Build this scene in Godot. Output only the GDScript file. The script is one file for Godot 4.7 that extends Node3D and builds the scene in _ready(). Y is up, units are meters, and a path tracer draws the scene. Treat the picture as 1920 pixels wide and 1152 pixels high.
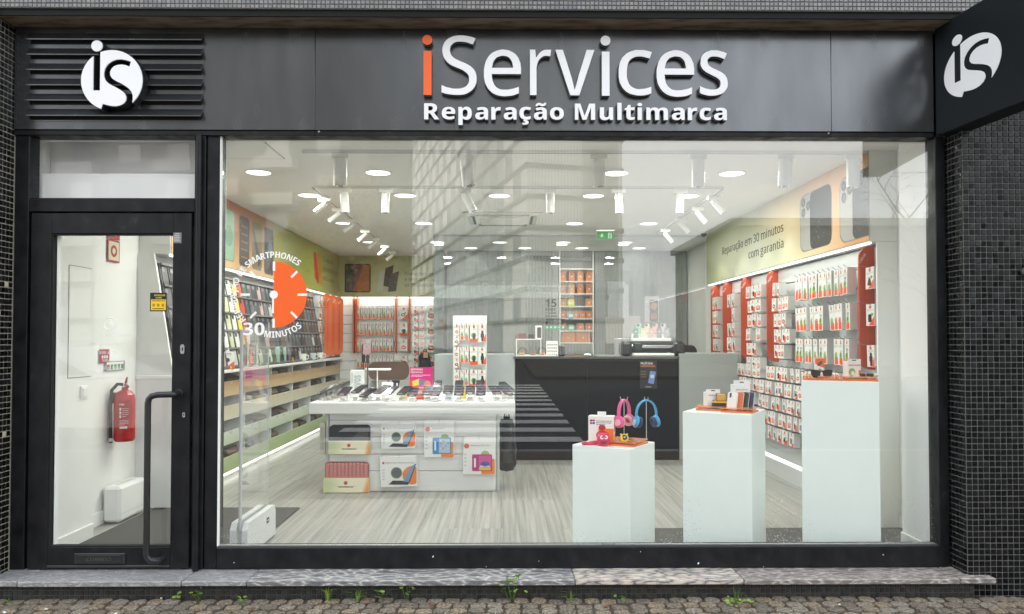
extends Node3D

# ---------------------------------------------------------------- mesh building
class MB:
	var v := PackedVector3Array()
	var n := PackedVector3Array()
	var u := PackedVector2Array()
	var x := Transform3D()
	func at(t: Transform3D) -> MB:
		x = t
		return self
	func tri(a: Vector3, b: Vector3, c: Vector3, ua := Vector2.ZERO, ub := Vector2.ZERO, uc := Vector2.ZERO) -> void:
		# a, b, c run anticlockwise as seen from outside
		a = x * a
		b = x * b
		c = x * c
		var m := (b - a).cross(c - a).normalized()
		v.append_array([a, c, b])
		n.append_array([m, m, m])
		u.append_array([ua, uc, ub])
	func stri(a: Vector3, b: Vector3, c: Vector3, na: Vector3, nb: Vector3, nc: Vector3, ua := Vector2.ZERO, ub := Vector2.ZERO, uc := Vector2.ZERO) -> void:
		v.append_array([x * a, x * c, x * b])
		n.append_array([(x.basis * na).normalized(), (x.basis * nc).normalized(), (x.basis * nb).normalized()])
		u.append_array([ua, uc, ub])
	func quad(a: Vector3, b: Vector3, c: Vector3, d: Vector3, r := Rect2(0, 0, 1, 1)) -> void:
		# a bottom left, b bottom right, c top right, d top left, seen from outside
		var p := r.position
		var q := r.end
		tri(a, b, c, Vector2(p.x, q.y), Vector2(q.x, q.y), Vector2(q.x, p.y))
		tri(a, c, d, Vector2(p.x, q.y), Vector2(q.x, p.y), Vector2(p.x, p.y))
	func box(c: Vector3, s: Vector3, front := Rect2(0, 0, 1, 1), rest := Rect2(0, 0, 1, 1)) -> MB:
		var h := s / 2
		var p := []
		for i in 8:
			p.append(c + Vector3(h.x if i & 1 else -h.x, h.y if i & 2 else -h.y, h.z if i & 4 else -h.z))
		quad(p[4], p[5], p[7], p[6], front)
		quad(p[1], p[0], p[2], p[3], rest)
		quad(p[5], p[1], p[3], p[7], rest)
		quad(p[0], p[4], p[6], p[2], rest)
		quad(p[6], p[7], p[3], p[2], rest)
		quad(p[0], p[1], p[5], p[4], rest)
		return self
	func lo_hi(a: Vector3, b: Vector3) -> MB:
		return box((a + b) / 2, (b - a).abs())
	func cbox(c: Vector3, s: Vector3, e: float, front := Rect2(0, 0, 1, 1), rest := Rect2(0, 0, 1, 1)) -> MB:
		# a box with chamfered edges
		var h := s / 2
		e = minf(e, minf(h.x, minf(h.y, h.z)) * 0.9)
		for ax in 3:
			for sg in [-1.0, 1.0]:
				var nn := Vector3.ZERO
				nn[ax] = sg
				var uu := Vector3.ZERO
				var ww := Vector3.ZERO
				if ax == 2:
					uu = Vector3(sg, 0, 0)
					ww = Vector3(0, 1, 0)
				elif ax == 0:
					uu = Vector3(0, 0, -sg)
					ww = Vector3(0, 1, 0)
				else:
					uu = Vector3(1, 0, 0)
					ww = Vector3(0, 0, -sg)
				var hu: float = absf(uu.dot(h)) - e
				var hw: float = absf(ww.dot(h)) - e
				var o := c + nn * h[ax]
				quad(o - uu * hu - ww * hw, o + uu * hu - ww * hw, o + uu * hu + ww * hw, o - uu * hu + ww * hw, front if ax == 2 and sg > 0 else rest)
		for ax in 3:
			var b1 := (ax + 1) % 3
			var b2 := (ax + 2) % 3
			for s1 in [-1.0, 1.0]:
				for s2 in [-1.0, 1.0]:
					var p := c
					p[b1] += s1 * h[b1]
					p[b2] += s2 * (h[b2] - e)
					var q := c
					q[b1] += s1 * (h[b1] - e)
					q[b2] += s2 * h[b2]
					var l := Vector3.ZERO
					l[ax] = h[ax] - e
					if s1 * s2 > 0:
						quad(p - l, q - l, q + l, p + l, rest) if (q - p).cross(l).dot(p - c) > 0 else quad(q - l, p - l, p + l, q + l, rest)
					else:
						quad(p - l, q - l, q + l, p + l, rest) if (q - p).cross(l).dot(p - c) > 0 else quad(q - l, p - l, p + l, q + l, rest)
		for i in 8:
			var sg := Vector3(1 if i & 1 else -1, 1 if i & 2 else -1, 1 if i & 4 else -1)
			var k := h * sg
			var i1 := c + Vector3(k.x, k.y - sg.y * e, k.z - sg.z * e)
			var i2 := c + Vector3(k.x - sg.x * e, k.y, k.z - sg.z * e)
			var i3 := c + Vector3(k.x - sg.x * e, k.y - sg.y * e, k.z)
			if sg.x * sg.y * sg.z > 0:
				tri(i1, i2, i3)
			else:
				tri(i1, i3, i2)
		return self
	func tube(path: Array, r, seg := 8, caps := true, closed := false) -> MB:
		# r is one radius or an array of radii
		var k := path.size()
		var rings := []
		var nor := []
		var up := Vector3.ZERO
		for i in k:
			var d: Vector3
			if closed:
				d = (path[(i + 1) % k] - path[(i + k - 1) % k]).normalized()
			else:
				d = (path[mini(i + 1, k - 1)] - path[maxi(i - 1, 0)]).normalized()
			if up == Vector3.ZERO:
				up = d.cross(Vector3.UP if absf(d.y) < 0.9 else Vector3.RIGHT).normalized()
			up = (up - d * up.dot(d)).normalized()
			var w := d.cross(up)
			var rr: float = r[i] if r is Array else r
			var ring := []
			var rn := []
			for j in seg:
				var a := TAU * j / seg
				var q := up * cos(a) + w * sin(a)
				ring.append(path[i] + q * rr)
				rn.append(q)
			rings.append(ring)
			nor.append(rn)
		for i in (k if closed else k - 1):
			var i2 := (i + 1) % k
			for j in seg:
				var j2 := (j + 1) % seg
				stri(rings[i][j], rings[i][j2], rings[i2][j2], nor[i][j], nor[i][j2], nor[i2][j2])
				stri(rings[i][j], rings[i2][j2], rings[i2][j], nor[i][j], nor[i2][j2], nor[i2][j])
		if caps and not closed:
			for j in range(1, seg - 1):
				tri(rings[0][0], rings[0][j + 1], rings[0][j])
				tri(rings[k - 1][0], rings[k - 1][j], rings[k - 1][j + 1])
		return self
	func lathe(prof: Array, seg := 20, c := Vector3.ZERO, smooth := true, sx := 1.0, sz := 1.0) -> MB:
		# prof: Vector2(radius, height) from bottom to top
		for i in prof.size() - 1:
			var p: Vector2 = prof[i]
			var q: Vector2 = prof[i + 1]
			var t := (q - p)
			var m := Vector2(t.y, -t.x).normalized()
			for j in seg:
				var a := TAU * j / seg
				var b := TAU * (j + 1) / seg
				var da := Vector3(cos(a) * sx, 0, -sin(a) * sz)
				var db := Vector3(cos(b) * sx, 0, -sin(b) * sz)
				var pa := c + da * p.x + Vector3(0, p.y, 0)
				var pb := c + db * p.x + Vector3(0, p.y, 0)
				var qa := c + da * q.x + Vector3(0, q.y, 0)
				var qb := c + db * q.x + Vector3(0, q.y, 0)
				var na := Vector3(cos(a) * m.x, m.y, -sin(a) * m.x)
				var nb := Vector3(cos(b) * m.x, m.y, -sin(b) * m.x)
				if not smooth:
					na = (na + nb).normalized()
					nb = na
				if p.x > 1e-6:
					stri(pa, pb, qb, na, nb, nb) if q.x > 1e-6 else stri(pa, pb, qa, na, nb, na)
				if q.x > 1e-6:
					stri(pa, qb, qa, na, nb, na)
		return self
	func cyl(c: Vector3, r: float, h: float, seg := 16, e := 0.0) -> MB:
		return lathe([Vector2(0, 0), Vector2(r - e, 0), Vector2(r, e), Vector2(r, h - e), Vector2(r - e, h), Vector2(0, h)] if e > 0 else [Vector2(0, 0), Vector2(r, 0), Vector2(r, h), Vector2(0, h)], seg, c)
	func ball(c: Vector3, r: Vector3, seg := 14, rings := 8) -> MB:
		var pr := []
		for i in rings + 1:
			var a := -PI / 2 + PI * i / rings
			pr.append(Vector2(maxf(cos(a), 0.0 if i in [0, rings] else 1e-4), sin(a)))
		var old := x
		x = x * Transform3D(Basis.from_scale(r), c)
		for i in rings:
			for j in seg:
				var a := TAU * j / seg
				var b := TAU * (j + 1) / seg
				var p := []
				for w in [[pr[i], a], [pr[i], b], [pr[i + 1], b], [pr[i + 1], a]]:
					p.append(Vector3(cos(w[1]) * w[0].x, w[0].y, -sin(w[1]) * w[0].x))
				var q := []
				for w in p:
					q.append(Vector3(w.x / (r.x * r.x), w.y / (r.y * r.y), w.z / (r.z * r.z)))
				if i > 0:
					stri(p[0], p[1], p[2], q[0], q[1], q[2])
				if i < rings - 1:
					stri(p[0], p[2], p[3], q[0], q[2], q[3])
		x = old
		return self
	func prism(poly: PackedVector2Array, z0: float, z1: float, r := Rect2(), smooth := false) -> MB:
		# poly in x, y; front at z1. r: when given, front uv = position in this rect
		if Geometry2D.is_polygon_clockwise(poly):
			poly.reverse()
		var ix := Geometry2D.triangulate_polygon(poly)
		var has := r.size.x > 0
		for i in range(0, ix.size(), 3):
			var a := poly[ix[i]]
			var b := poly[ix[i + 1]]
			var c := poly[ix[i + 2]]
			if (b - a).cross(c - a) < 0:
				var t := b
				b = c
				c = t
			var ua := Vector2.ZERO
			var ub := Vector2.ZERO
			var uc := Vector2.ZERO
			if has:
				ua = Vector2((a.x - r.position.x) / r.size.x, 1 - (a.y - r.position.y) / r.size.y)
				ub = Vector2((b.x - r.position.x) / r.size.x, 1 - (b.y - r.position.y) / r.size.y)
				uc = Vector2((c.x - r.position.x) / r.size.x, 1 - (c.y - r.position.y) / r.size.y)
			tri(Vector3(a.x, a.y, z1), Vector3(b.x, b.y, z1), Vector3(c.x, c.y, z1), ua, ub, uc)
			tri(Vector3(a.x, a.y, z0), Vector3(c.x, c.y, z0), Vector3(b.x, b.y, z0))
		var k := poly.size()
		for i in k:
			var a := poly[i]
			var b := poly[(i + 1) % k]
			quad(Vector3(a.x, a.y, z0), Vector3(b.x, b.y, z0), Vector3(b.x, b.y, z1), Vector3(a.x, a.y, z1))
		return self
	func mesh() -> ArrayMesh:
		var a := []
		a.resize(Mesh.ARRAY_MAX)
		a[Mesh.ARRAY_VERTEX] = v
		a[Mesh.ARRAY_NORMAL] = n
		a[Mesh.ARRAY_TEX_UV] = u
		var m := ArrayMesh.new()
		m.add_surface_from_arrays(Mesh.PRIMITIVE_TRIANGLES, a)
		return m

func mb() -> MB:
	return MB.new()

func xf(p: Vector3, ry := 0.0, rx := 0.0, rz := 0.0) -> Transform3D:
	return Transform3D(Basis(Vector3.UP, ry) * Basis(Vector3.RIGHT, rx) * Basis(Vector3.BACK, rz), p)

func rrect(w: float, h: float, r: float, k := 4, c := Vector2.ZERO) -> PackedVector2Array:
	var o := PackedVector2Array()
	for q in 4:
		var s := Vector2([1, -1, -1, 1][q], [1, 1, -1, -1][q])
		for i in k + 1:
			var a := PI / 2 * (q + float(i) / k)
			o.append(c + Vector2(s.x * (w / 2 - r), s.y * (h / 2 - r)) + Vector2(cos(a), sin(a)) * r)
	return o

func disc(r: float, k := 32, c := Vector2.ZERO, a0 := 0.0, a1 := TAU) -> PackedVector2Array:
	var o := PackedVector2Array()
	var full := absf(a1 - a0 - TAU) < 1e-4
	for i in (k if full else k + 1):
		var a := a0 + (a1 - a0) * i / k
		o.append(c + Vector2(cos(a), sin(a)) * r)
	return o

# ---------------------------------------------------------------- naming
var taken := {}
func numbered(called: String) -> String:
	var k: int = taken.get(called, -1) + 1
	taken[called] = k
	return called if k == 0 else "%s_%03d" % [called, k]

func tag(o: Node3D, label: String, category: String, group := "") -> Node3D:
	o.set_meta("label", label)
	o.set_meta("category", category)
	if group:
		o.set_meta("group", group)
	return o

func thing(called: String, label: String, category: String, at := Vector3.ZERO, group := "", turn := 0.0) -> Node3D:
	var o := Node3D.new()
	o.name = numbered(called)
	o.position = at
	o.rotation.y = turn
	add_child(o)
	return tag(o, label, category, group)

func put(called: String, m: Mesh, mat: Material, parent: Node3D = null, t := Transform3D()) -> MeshInstance3D:
	var o := MeshInstance3D.new()
	o.mesh = m
	o.material_override = mat
	o.transform = t
	o.cast_shadow = GeometryInstance3D.SHADOW_CASTING_SETTING_ON
	if parent:
		var k := 0
		var nm := called
		while parent.has_node(NodePath(nm)):
			k = int(parent.get_meta("_n_" + called, 0)) + 1
			parent.set_meta("_n_" + called, k)
			nm = "%s_%03d" % [called, k]
		o.name = nm
		parent.add_child(o, true)
	else:
		o.name = numbered(called)
		add_child(o, true)
	return o

func struct(called: String, m: Mesh, mat: Material, t := Transform3D()) -> MeshInstance3D:
	var o := put(called, m, mat, null, t)
	o.set_meta("kind", "structure")
	return o

func stuff(o: Node3D) -> Node3D:
	o.set_meta("kind", "stuff")
	return o

func solid(a: Vector3, b: Vector3) -> ArrayMesh:
	return mb().lo_hi(a, b).mesh()

func soft(a: Vector3, b: Vector3, e := 0.003) -> ArrayMesh:
	return mb().cbox((a + b) / 2, (b - a).abs(), e).mesh()

func nth(i: int) -> String:
	var w := ["first", "second", "third", "fourth", "fifth", "sixth", "seventh", "eighth", "ninth", "tenth", "eleventh", "twelfth", "thirteenth", "fourteenth", "fifteenth", "sixteenth", "seventeenth", "eighteenth", "nineteenth", "twentieth"]
	if i < w.size():
		return w[i]
	var t := i + 1
	var tens: String = ["", "", "twenty", "thirty", "forty"][t / 10]
	return tens + ("-" + w[t % 10 - 1] if t % 10 else "th")

# ---------------------------------------------------------------- materials
func lin(r: float, g: float, b: float, a := 1.0) -> Color:
	var c := Color(r, g, b).linear_to_srgb()
	c.a = a
	return c

var mats := {}
func mk(r: float, g: float, b: float, rough := 0.5, metal := 0.0) -> StandardMaterial3D:
	var key := "%s %s %s %s %s" % [r, g, b, rough, metal]
	if mats.has(key):
		return mats[key]
	var m := StandardMaterial3D.new()
	m.albedo_color = lin(r, g, b)
	m.roughness = rough
	m.metallic = metal
	mats[key] = m
	return m

func glow(r: float, g: float, b: float, e: float) -> StandardMaterial3D:
	var m := StandardMaterial3D.new()
	m.albedo_color = Color(0.9, 0.9, 0.9)
	m.emission_enabled = true
	m.emission = lin(r, g, b)
	m.emission_energy_multiplier = e
	return m

func glassy(r := 1.0, g := 1.0, b := 1.0, a := 0.04, rough := 0.0) -> StandardMaterial3D:
	var m := StandardMaterial3D.new()
	m.transparency = BaseMaterial3D.TRANSPARENCY_ALPHA
	m.albedo_color = Color(r, g, b, a)
	m.roughness = rough
	return m

func noise_tex(sz: int, freq: float, ramp: Array, seed_ := 1, oct := 4, kind := FastNoiseLite.TYPE_SIMPLEX_SMOOTH, as_normal := 0.0, warp := 0.0) -> NoiseTexture2D:
	var f := FastNoiseLite.new()
	f.seed = seed_
	f.noise_type = kind
	f.frequency = freq
	f.fractal_octaves = oct
	if warp > 0:
		f.domain_warp_enabled = true
		f.domain_warp_amplitude = warp
		f.domain_warp_frequency = freq * 0.7
	var t := NoiseTexture2D.new()
	t.width = sz
	t.height = sz
	t.seamless = true
	t.generate_mipmaps = false
	t.noise = f
	if as_normal > 0:
		t.as_normal_map = true
		t.bump_strength = as_normal
	elif ramp.size():
		var g := Gradient.new()
		var off := PackedFloat32Array()
		var col := PackedColorArray()
		for i in ramp.size():
			off.append(ramp[i][0])
			col.append(ramp[i][1])
		g.offsets = off
		g.colors = col
		t.color_ramp = g
	return t

func grey(x: float) -> Color:
	return Color(x, x, x)

# ---------------------------------------------------------------- lettering
var f_reg: Font
var f_bold: Font
func fonts() -> void:
	var a := SystemFont.new()
	a.font_names = PackedStringArray(["Droid Sans"])
	var b := SystemFont.new()
	b.font_names = PackedStringArray(["Droid Sans"])
	b.font_weight = 700
	f_reg = a
	f_bold = b

var base_of := {}
func raw_text(s: String, bold: bool, px: float, depth: float, step := 1.2) -> ArrayMesh:
	var t := TextMesh.new()
	t.font = f_bold if bold else f_reg
	t.font_size = 48
	t.pixel_size = px
	t.depth = depth
	t.curve_step = step
	t.text = s
	t.horizontal_alignment = HORIZONTAL_ALIGNMENT_LEFT
	t.vertical_alignment = VERTICAL_ALIGNMENT_CENTER
	var m := ArrayMesh.new()
	var vv := PackedVector3Array()
	var nn := PackedVector3Array()
	for k in t.get_surface_count():
		var a := t.surface_get_arrays(k)
		var p: PackedVector3Array = a[Mesh.ARRAY_VERTEX]
		var q: PackedVector3Array = a[Mesh.ARRAY_NORMAL]
		if a[Mesh.ARRAY_INDEX] == null or a[Mesh.ARRAY_INDEX].size() == 0:
			vv.append_array(p)
			nn.append_array(q)
		else:
			for i in a[Mesh.ARRAY_INDEX]:
				vv.append(p[i])
				nn.append(q[i])
	if vv.is_empty():
		return m
	var o := []
	o.resize(Mesh.ARRAY_MAX)
	o[Mesh.ARRAY_VERTEX] = vv
	o[Mesh.ARRAY_NORMAL] = nn
	m.add_surface_from_arrays(Mesh.PRIMITIVE_TRIANGLES, o)
	return m

func text_mesh(s: String, cap: float, width := 0.0, depth := 0.001, bold := false, step := 1.2) -> ArrayMesh:
	# origin at the left end of the base line; back face at z 0
	var px := cap / (48.0 * 0.714)
	if not base_of.has(bold):
		base_of[bold] = raw_text("H", bold, 1.0, 1.0).get_aabb().position.y
	var m := raw_text(s, bold, px, depth, step)
	if m.get_surface_count() == 0:
		return m
	var bb := m.get_aabb()
	var k := width / bb.size.x if width > 0 else 1.0
	var a := m.surface_get_arrays(0)
	var vv: PackedVector3Array = a[Mesh.ARRAY_VERTEX]
	for i in vv.size():
		var q := vv[i]
		vv[i] = Vector3((q.x - bb.position.x) * k, q.y - float(base_of[bold]) * px, q.z - bb.position.z)
	a[Mesh.ARRAY_VERTEX] = vv
	var o := ArrayMesh.new()
	o.add_surface_from_arrays(Mesh.PRIMITIVE_TRIANGLES, a)
	return o

func write(parent: Node3D, s: String, mat: Material, t: Transform3D, cap: float, width := 0.0, depth := 0.0008, bold := false, centre := false, called := "lettering", step := 1.2) -> void:
	var m := text_mesh(s, cap, width, depth, bold, step)
	if m.get_surface_count() == 0:
		return
	if centre:
		t = t * Transform3D(Basis(), Vector3(-m.get_aabb().size.x / 2, 0, 0))
	put(called, m, mat, parent, t)

# ---------------------------------------------------------------- flat print
func i_circle(im: Image, cx: float, cy: float, r: float, c: Color, x0 := 0, x1 := 99999) -> void:
	for y in range(maxi(0, int(cy - r)), mini(im.get_height(), int(cy + r) + 1)):
		var d := r * r - (y + 0.5 - cy) * (y + 0.5 - cy)
		if d > 0:
			var w := sqrt(d)
			var a := maxi(x0, int(round(cx - w)))
			var b := mini(mini(x1, im.get_width()), int(round(cx + w)))
			if b > a:
				im.fill_rect(Rect2i(a, y, b - a, 1), c)

func i_rrect(im: Image, x: float, y: float, w: float, h: float, r: float, c: Color) -> void:
	for j in int(h):
		var e := 0.0
		var d := minf(j + 0.5, h - j - 0.5)
		if d < r:
			e = r - sqrt(maxf(0.0, r * r - (r - d) * (r - d)))
		im.fill_rect(Rect2i(int(x + e), int(y) + j, int(w - 2 * e), 1), c)

func i_poly(im: Image, p: Array, c: Color) -> void:
	var lo := 1e9
	var hi := -1e9
	for q in p:
		lo = minf(lo, q.y)
		hi = maxf(hi, q.y)
	for y in range(maxi(0, int(lo)), mini(im.get_height(), int(hi) + 1)):
		var xs := []
		for i in p.size():
			var a: Vector2 = p[i]
			var b: Vector2 = p[(i + 1) % p.size()]
			if (a.y <= y + 0.5) != (b.y <= y + 0.5):
				xs.append(a.x + (y + 0.5 - a.y) / (b.y - a.y) * (b.x - a.x))
		xs.sort()
		for i in range(0, xs.size() - 1, 2):
			var l := int(round(xs[i]))
			var r := int(round(xs[i + 1]))
			if r > l:
				im.fill_rect(Rect2i(l, y, r - l, 1), c)

func i_lines(im: Image, x: int, y: int, w: int, rows: int, gap: int, th: int, c: Color, rng: RandomNumberGenerator) -> void:
	for i in rows:
		var l := x
		var stop := x + int(w * (1.0 if i < rows - 1 else 0.6))
		while l < stop:
			var k := rng.randi_range(3, 12)
			im.fill_rect(Rect2i(l, y + i * gap, mini(k, stop - l), th), c)
			l += k + 2

func i_tex(im: Image) -> ImageTexture:
	return ImageTexture.create_from_image(im)

func printed(im: Image, rough := 0.5, emit := 0.0) -> StandardMaterial3D:
	var m := StandardMaterial3D.new()
	m.albedo_texture = i_tex(im)
	m.roughness = rough
	if emit > 0:
		m.emission_enabled = true
		m.emission_texture = m.albedo_texture
		m.emission_operator = BaseMaterial3D.EMISSION_OP_MULTIPLY
		m.emission = Color.WHITE
		m.emission_energy_multiplier = emit
	return m

# metres from measurements taken off the photograph at a known distance behind (or before) the shop front
func mx(px: float, z: float) -> float:
	return (px - 946.0) * (4.3 - z) / 1400.0
func my(py: float, z: float) -> float:
	return 1.34 + (637.0 - py) * (4.3 - z) / 1400.0

var M := {}
var rng := RandomNumberGenerator.new()

func _ready() -> void:
	rng.seed = 7
	var cam := Camera3D.new()
	cam.name = "camera"
	cam.position = Vector3(0, 1.34, 4.3)
	cam.rotation = Vector3(atan(30.0 / 1400.0), -atan(14.0 / 1400.0), 0)
	cam.projection = Camera3D.PROJECTION_FRUSTUM
	cam.near = 0.05
	cam.far = 900.0
	cam.size = 2.0 * 0.05 * 576.0 / 1400.0
	cam.frustum_offset = Vector2(0, 0.05 * 31.0 / 1400.0)
	add_child(cam)
	var we := WorldEnvironment.new()
	we.name = "world_environment"
	var e := Environment.new()
	e.background_mode = Environment.BG_SKY
	var sm := ProceduralSkyMaterial.new()
	sm.sky_top_color = Color(0.86, 0.88, 0.90)
	sm.sky_horizon_color = Color(0.95, 0.955, 0.95)
	sm.sky_curve = 0.2
	sm.sky_energy_multiplier = 1.0
	sm.ground_bottom_color = Color(0.35, 0.34, 0.33)
	sm.ground_horizon_color = Color(0.75, 0.77, 0.79)
	var cover := noise_tex(512, 0.008, [[0.0, Color(0, 0, 0, 0)], [0.45, Color(0.5, 0.52, 0.55, 0.25)], [1.0, Color(0.95, 0.96, 0.98, 0.6)]], 11, 5)
	sm.sky_cover = cover
	sm.sky_cover_modulate = Color(1, 1, 1, 0.35)
	var sky := Sky.new()
	sky.sky_material = sm
	e.sky = sky
	e.background_energy_multiplier = 3.2
	e.tonemap_mode = Environment.TONE_MAPPER_LINEAR
	e.tonemap_exposure = 1.0
	e.sdfgi_enabled = true
	e.ssao_enabled = true
	e.ssil_enabled = true
	we.environment = e
	add_child(we)
	var sun := DirectionalLight3D.new()
	sun.name = "sun"
	sun.light_energy = 1.6
	sun.light_color = Color(1, 0.96, 0.9)
	sun.light_angular_distance = 2.0
	sun.shadow_enabled = true
	sun.look_at_from_position(Vector3.ZERO, Vector3(0.5, -0.42, 0.76))
	add_child(sun)
	fonts()
	palette()
	street()
	facade()
	door_and_window()
	signs()
	ground_bits()
	room()
	ceiling_things()
	left_unit()
	back_left()
	right_unit()
	back_of_shop()
	counter()
	table()
	pedestals()
	near_things()
	glass_prints()

func palette() -> void:
	M.white = mk(0.82, 0.83, 0.81, 0.35)
	var mw := StandardMaterial3D.new()
	mw.albedo_texture = noise_tex(512, 0.006, [[0.0, Color(0.895, 0.90, 0.89)], [0.4, Color(0.918, 0.923, 0.912)], [1.0, Color(0.93, 0.933, 0.922)]], 2, 5)
	mw.uv1_triplanar = true
	mw.uv1_world_triplanar = true
	mw.uv1_scale = Vector3(0.6, 0.45, 0.6)
	mw.roughness = 0.75
	M.matt_white = mw
	M.paper = mk(0.78, 0.78, 0.76, 0.6)
	M.black = mk(0.012, 0.012, 0.014, 0.45)
	M.gap = mk(0.004, 0.004, 0.004, 0.9)
	M.orange = mk(0.8, 0.16, 0.02, 0.4)
	M.red = mk(0.5, 0.03, 0.02, 0.4)
	M.chrome = mk(0.6, 0.6, 0.62, 0.22, 1.0)
	M.steel = mk(0.45, 0.46, 0.48, 0.35, 1.0)
	M.dark_grey = mk(0.05, 0.05, 0.055, 0.5)
	M.grey = mk(0.3, 0.31, 0.32, 0.5)
	M.pale_grey = mk(0.55, 0.57, 0.57, 0.45)
	M.acrylic = glassy(1, 1, 1, 0.28)
	M.clear = glassy(0.97, 1.0, 0.99, 0.0015)
	# weathered dark paint of door and window frames
	var fr := StandardMaterial3D.new()
	fr.albedo_texture = noise_tex(512, 0.012, [[0.0, Color(0.06, 0.06, 0.068)], [0.45, Color(0.095, 0.098, 0.108)], [0.8, Color(0.12, 0.122, 0.132)], [1.0, Color(0.21, 0.21, 0.21)]], 3, 5)
	fr.uv1_triplanar = true
	fr.uv1_world_triplanar = true
	fr.uv1_scale = Vector3(1.3, 0.9, 1.3)
	fr.roughness_texture = noise_tex(256, 0.02, [[0.0, grey(0.28)], [1.0, grey(0.6)]], 5, 4)
	fr.roughness = 1.0
	fr.metallic_specular = 0.35
	M.frame = fr
	# anthracite metal of the fascia
	var fa := StandardMaterial3D.new()
	fa.albedo_texture = noise_tex(512, 0.006, [[0.0, Color(0.36, 0.37, 0.385)], [0.6, Color(0.385, 0.395, 0.408)], [1.0, Color(0.405, 0.412, 0.424)]], 8, 4)
	fa.uv1_triplanar = true
	fa.uv1_world_triplanar = true
	fa.uv1_scale = Vector3(1.1, 0.35, 1.1)
	fa.roughness_texture = noise_tex(256, 0.012, [[0.0, grey(0.20)], [0.6, grey(0.25)], [1.0, grey(0.34)]], 9, 4)
	fa.roughness = 1.0
	fa.metallic = 0.82
	fa.metallic_specular = 0.6
	M.fascia = fa
	var sg := mk(0.011, 0.014, 0.016, 0.42)
	sg.metallic_specular = 0.3
	M.sign = sg
	M.tiles = []
	for k in 5:
		var t: float = [0.003, 0.004, 0.0055, 0.007, 0.0095][k]
		var tm := mk(t * 0.95, t, t * 1.12, 0.2 + 0.05 * k)
		tm.metallic_specular = 0.36
		M.tiles.append(tm)
	M.pale_tile = mk(0.5, 0.46, 0.36, 0.4)
	M.grout = mk(0.115, 0.115, 0.11, 0.9)
	M.grout_light = mk(0.34, 0.32, 0.26, 0.9)
	var so := StandardMaterial3D.new()
	so.albedo_texture = noise_tex(512, 0.01, [[0.0, Color(0.30, 0.25, 0.20)], [0.45, Color(0.47, 0.42, 0.36)], [1.0, Color(0.54, 0.49, 0.43)]], 21, 5)
	so.uv1_triplanar = true
	so.uv1_world_triplanar = true
	so.uv1_scale = Vector3(0.8, 0.8, 3.0)
	so.roughness = 0.85
	M.soffit = so
	M.marbles = []
	for k in 4:
		var m := StandardMaterial3D.new()
		var ramps := [
			[[0.0, Color(0.68, 0.67, 0.67)], [0.35, Color(0.58, 0.575, 0.58)], [0.62, Color(0.46, 0.46, 0.47)], [0.8, Color(0.60, 0.60, 0.60)], [1.0, Color(0.84, 0.83, 0.82)]],
			[[0.0, Color(0.32, 0.32, 0.34)], [0.45, Color(0.44, 0.44, 0.45)], [0.66, Color(0.56, 0.55, 0.55)], [0.82, Color(0.76, 0.75, 0.73)], [1.0, Color(0.88, 0.87, 0.85)]],
			[[0.0, Color(0.84, 0.80, 0.74)], [0.45, Color(0.76, 0.72, 0.67)], [0.62, Color(0.62, 0.59, 0.57)], [0.80, Color(0.42, 0.41, 0.43)], [1.0, Color(0.30, 0.30, 0.32)]],
			[[0.0, Color(0.36, 0.35, 0.34)], [0.4, Color(0.45, 0.43, 0.42)], [0.62, Color(0.55, 0.52, 0.50)], [0.82, Color(0.73, 0.70, 0.67)], [1.0, Color(0.86, 0.84, 0.81)]]]
		var nt := noise_tex(512, 0.011 + 0.001 * k, ramps[k], 31 + k, 6, FastNoiseLite.TYPE_SIMPLEX_SMOOTH, 0.0, 40.0)
		(nt.noise as FastNoiseLite).fractal_type = FastNoiseLite.FRACTAL_RIDGED
		m.albedo_texture = nt
		m.uv1_triplanar = true
		m.uv1_world_triplanar = true
		m.uv1_scale = Vector3(1.15, 3.6, 3.0)
		m.roughness = 0.45
		M.marbles.append(m)
	M.cobbles = []
	var cb := noise_tex(512, 0.03, [[0.0, Color(0.24, 0.22, 0.19)], [0.5, Color(0.46, 0.43, 0.39)], [0.8, Color(0.58, 0.55, 0.50)], [1.0, Color(0.74, 0.71, 0.66)]], 41, 5)
	var cbn := noise_tex(512, 0.05, [], 42, 5, FastNoiseLite.TYPE_SIMPLEX_SMOOTH, 5.0)
	for k in 4:
		var m := StandardMaterial3D.new()
		m.albedo_texture = cb
		m.albedo_color = [Color(1, 1, 1), Color(0.90, 0.88, 0.86), Color(1.0, 0.96, 0.9), Color(0.84, 0.83, 0.82)][k]
		m.normal_enabled = true
		m.normal_texture = cbn
		m.uv1_triplanar = true
		m.uv1_world_triplanar = true
		m.uv1_scale = Vector3(3.1, 3.1, 3.1)
		m.roughness = 0.85
		M.cobbles.append(m)
	var ds := StandardMaterial3D.new()
	ds.albedo_texture = noise_tex(512, 0.04, [[0.0, Color(0.16, 0.13, 0.10)], [1.0, Color(0.34, 0.29, 0.23)]], 44, 5)
	ds.uv1_triplanar = true
	ds.uv1_world_triplanar = true
	ds.uv1_scale = Vector3(2.5, 2.5, 2.5)
	ds.roughness = 0.95
	M.dirt = ds

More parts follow.
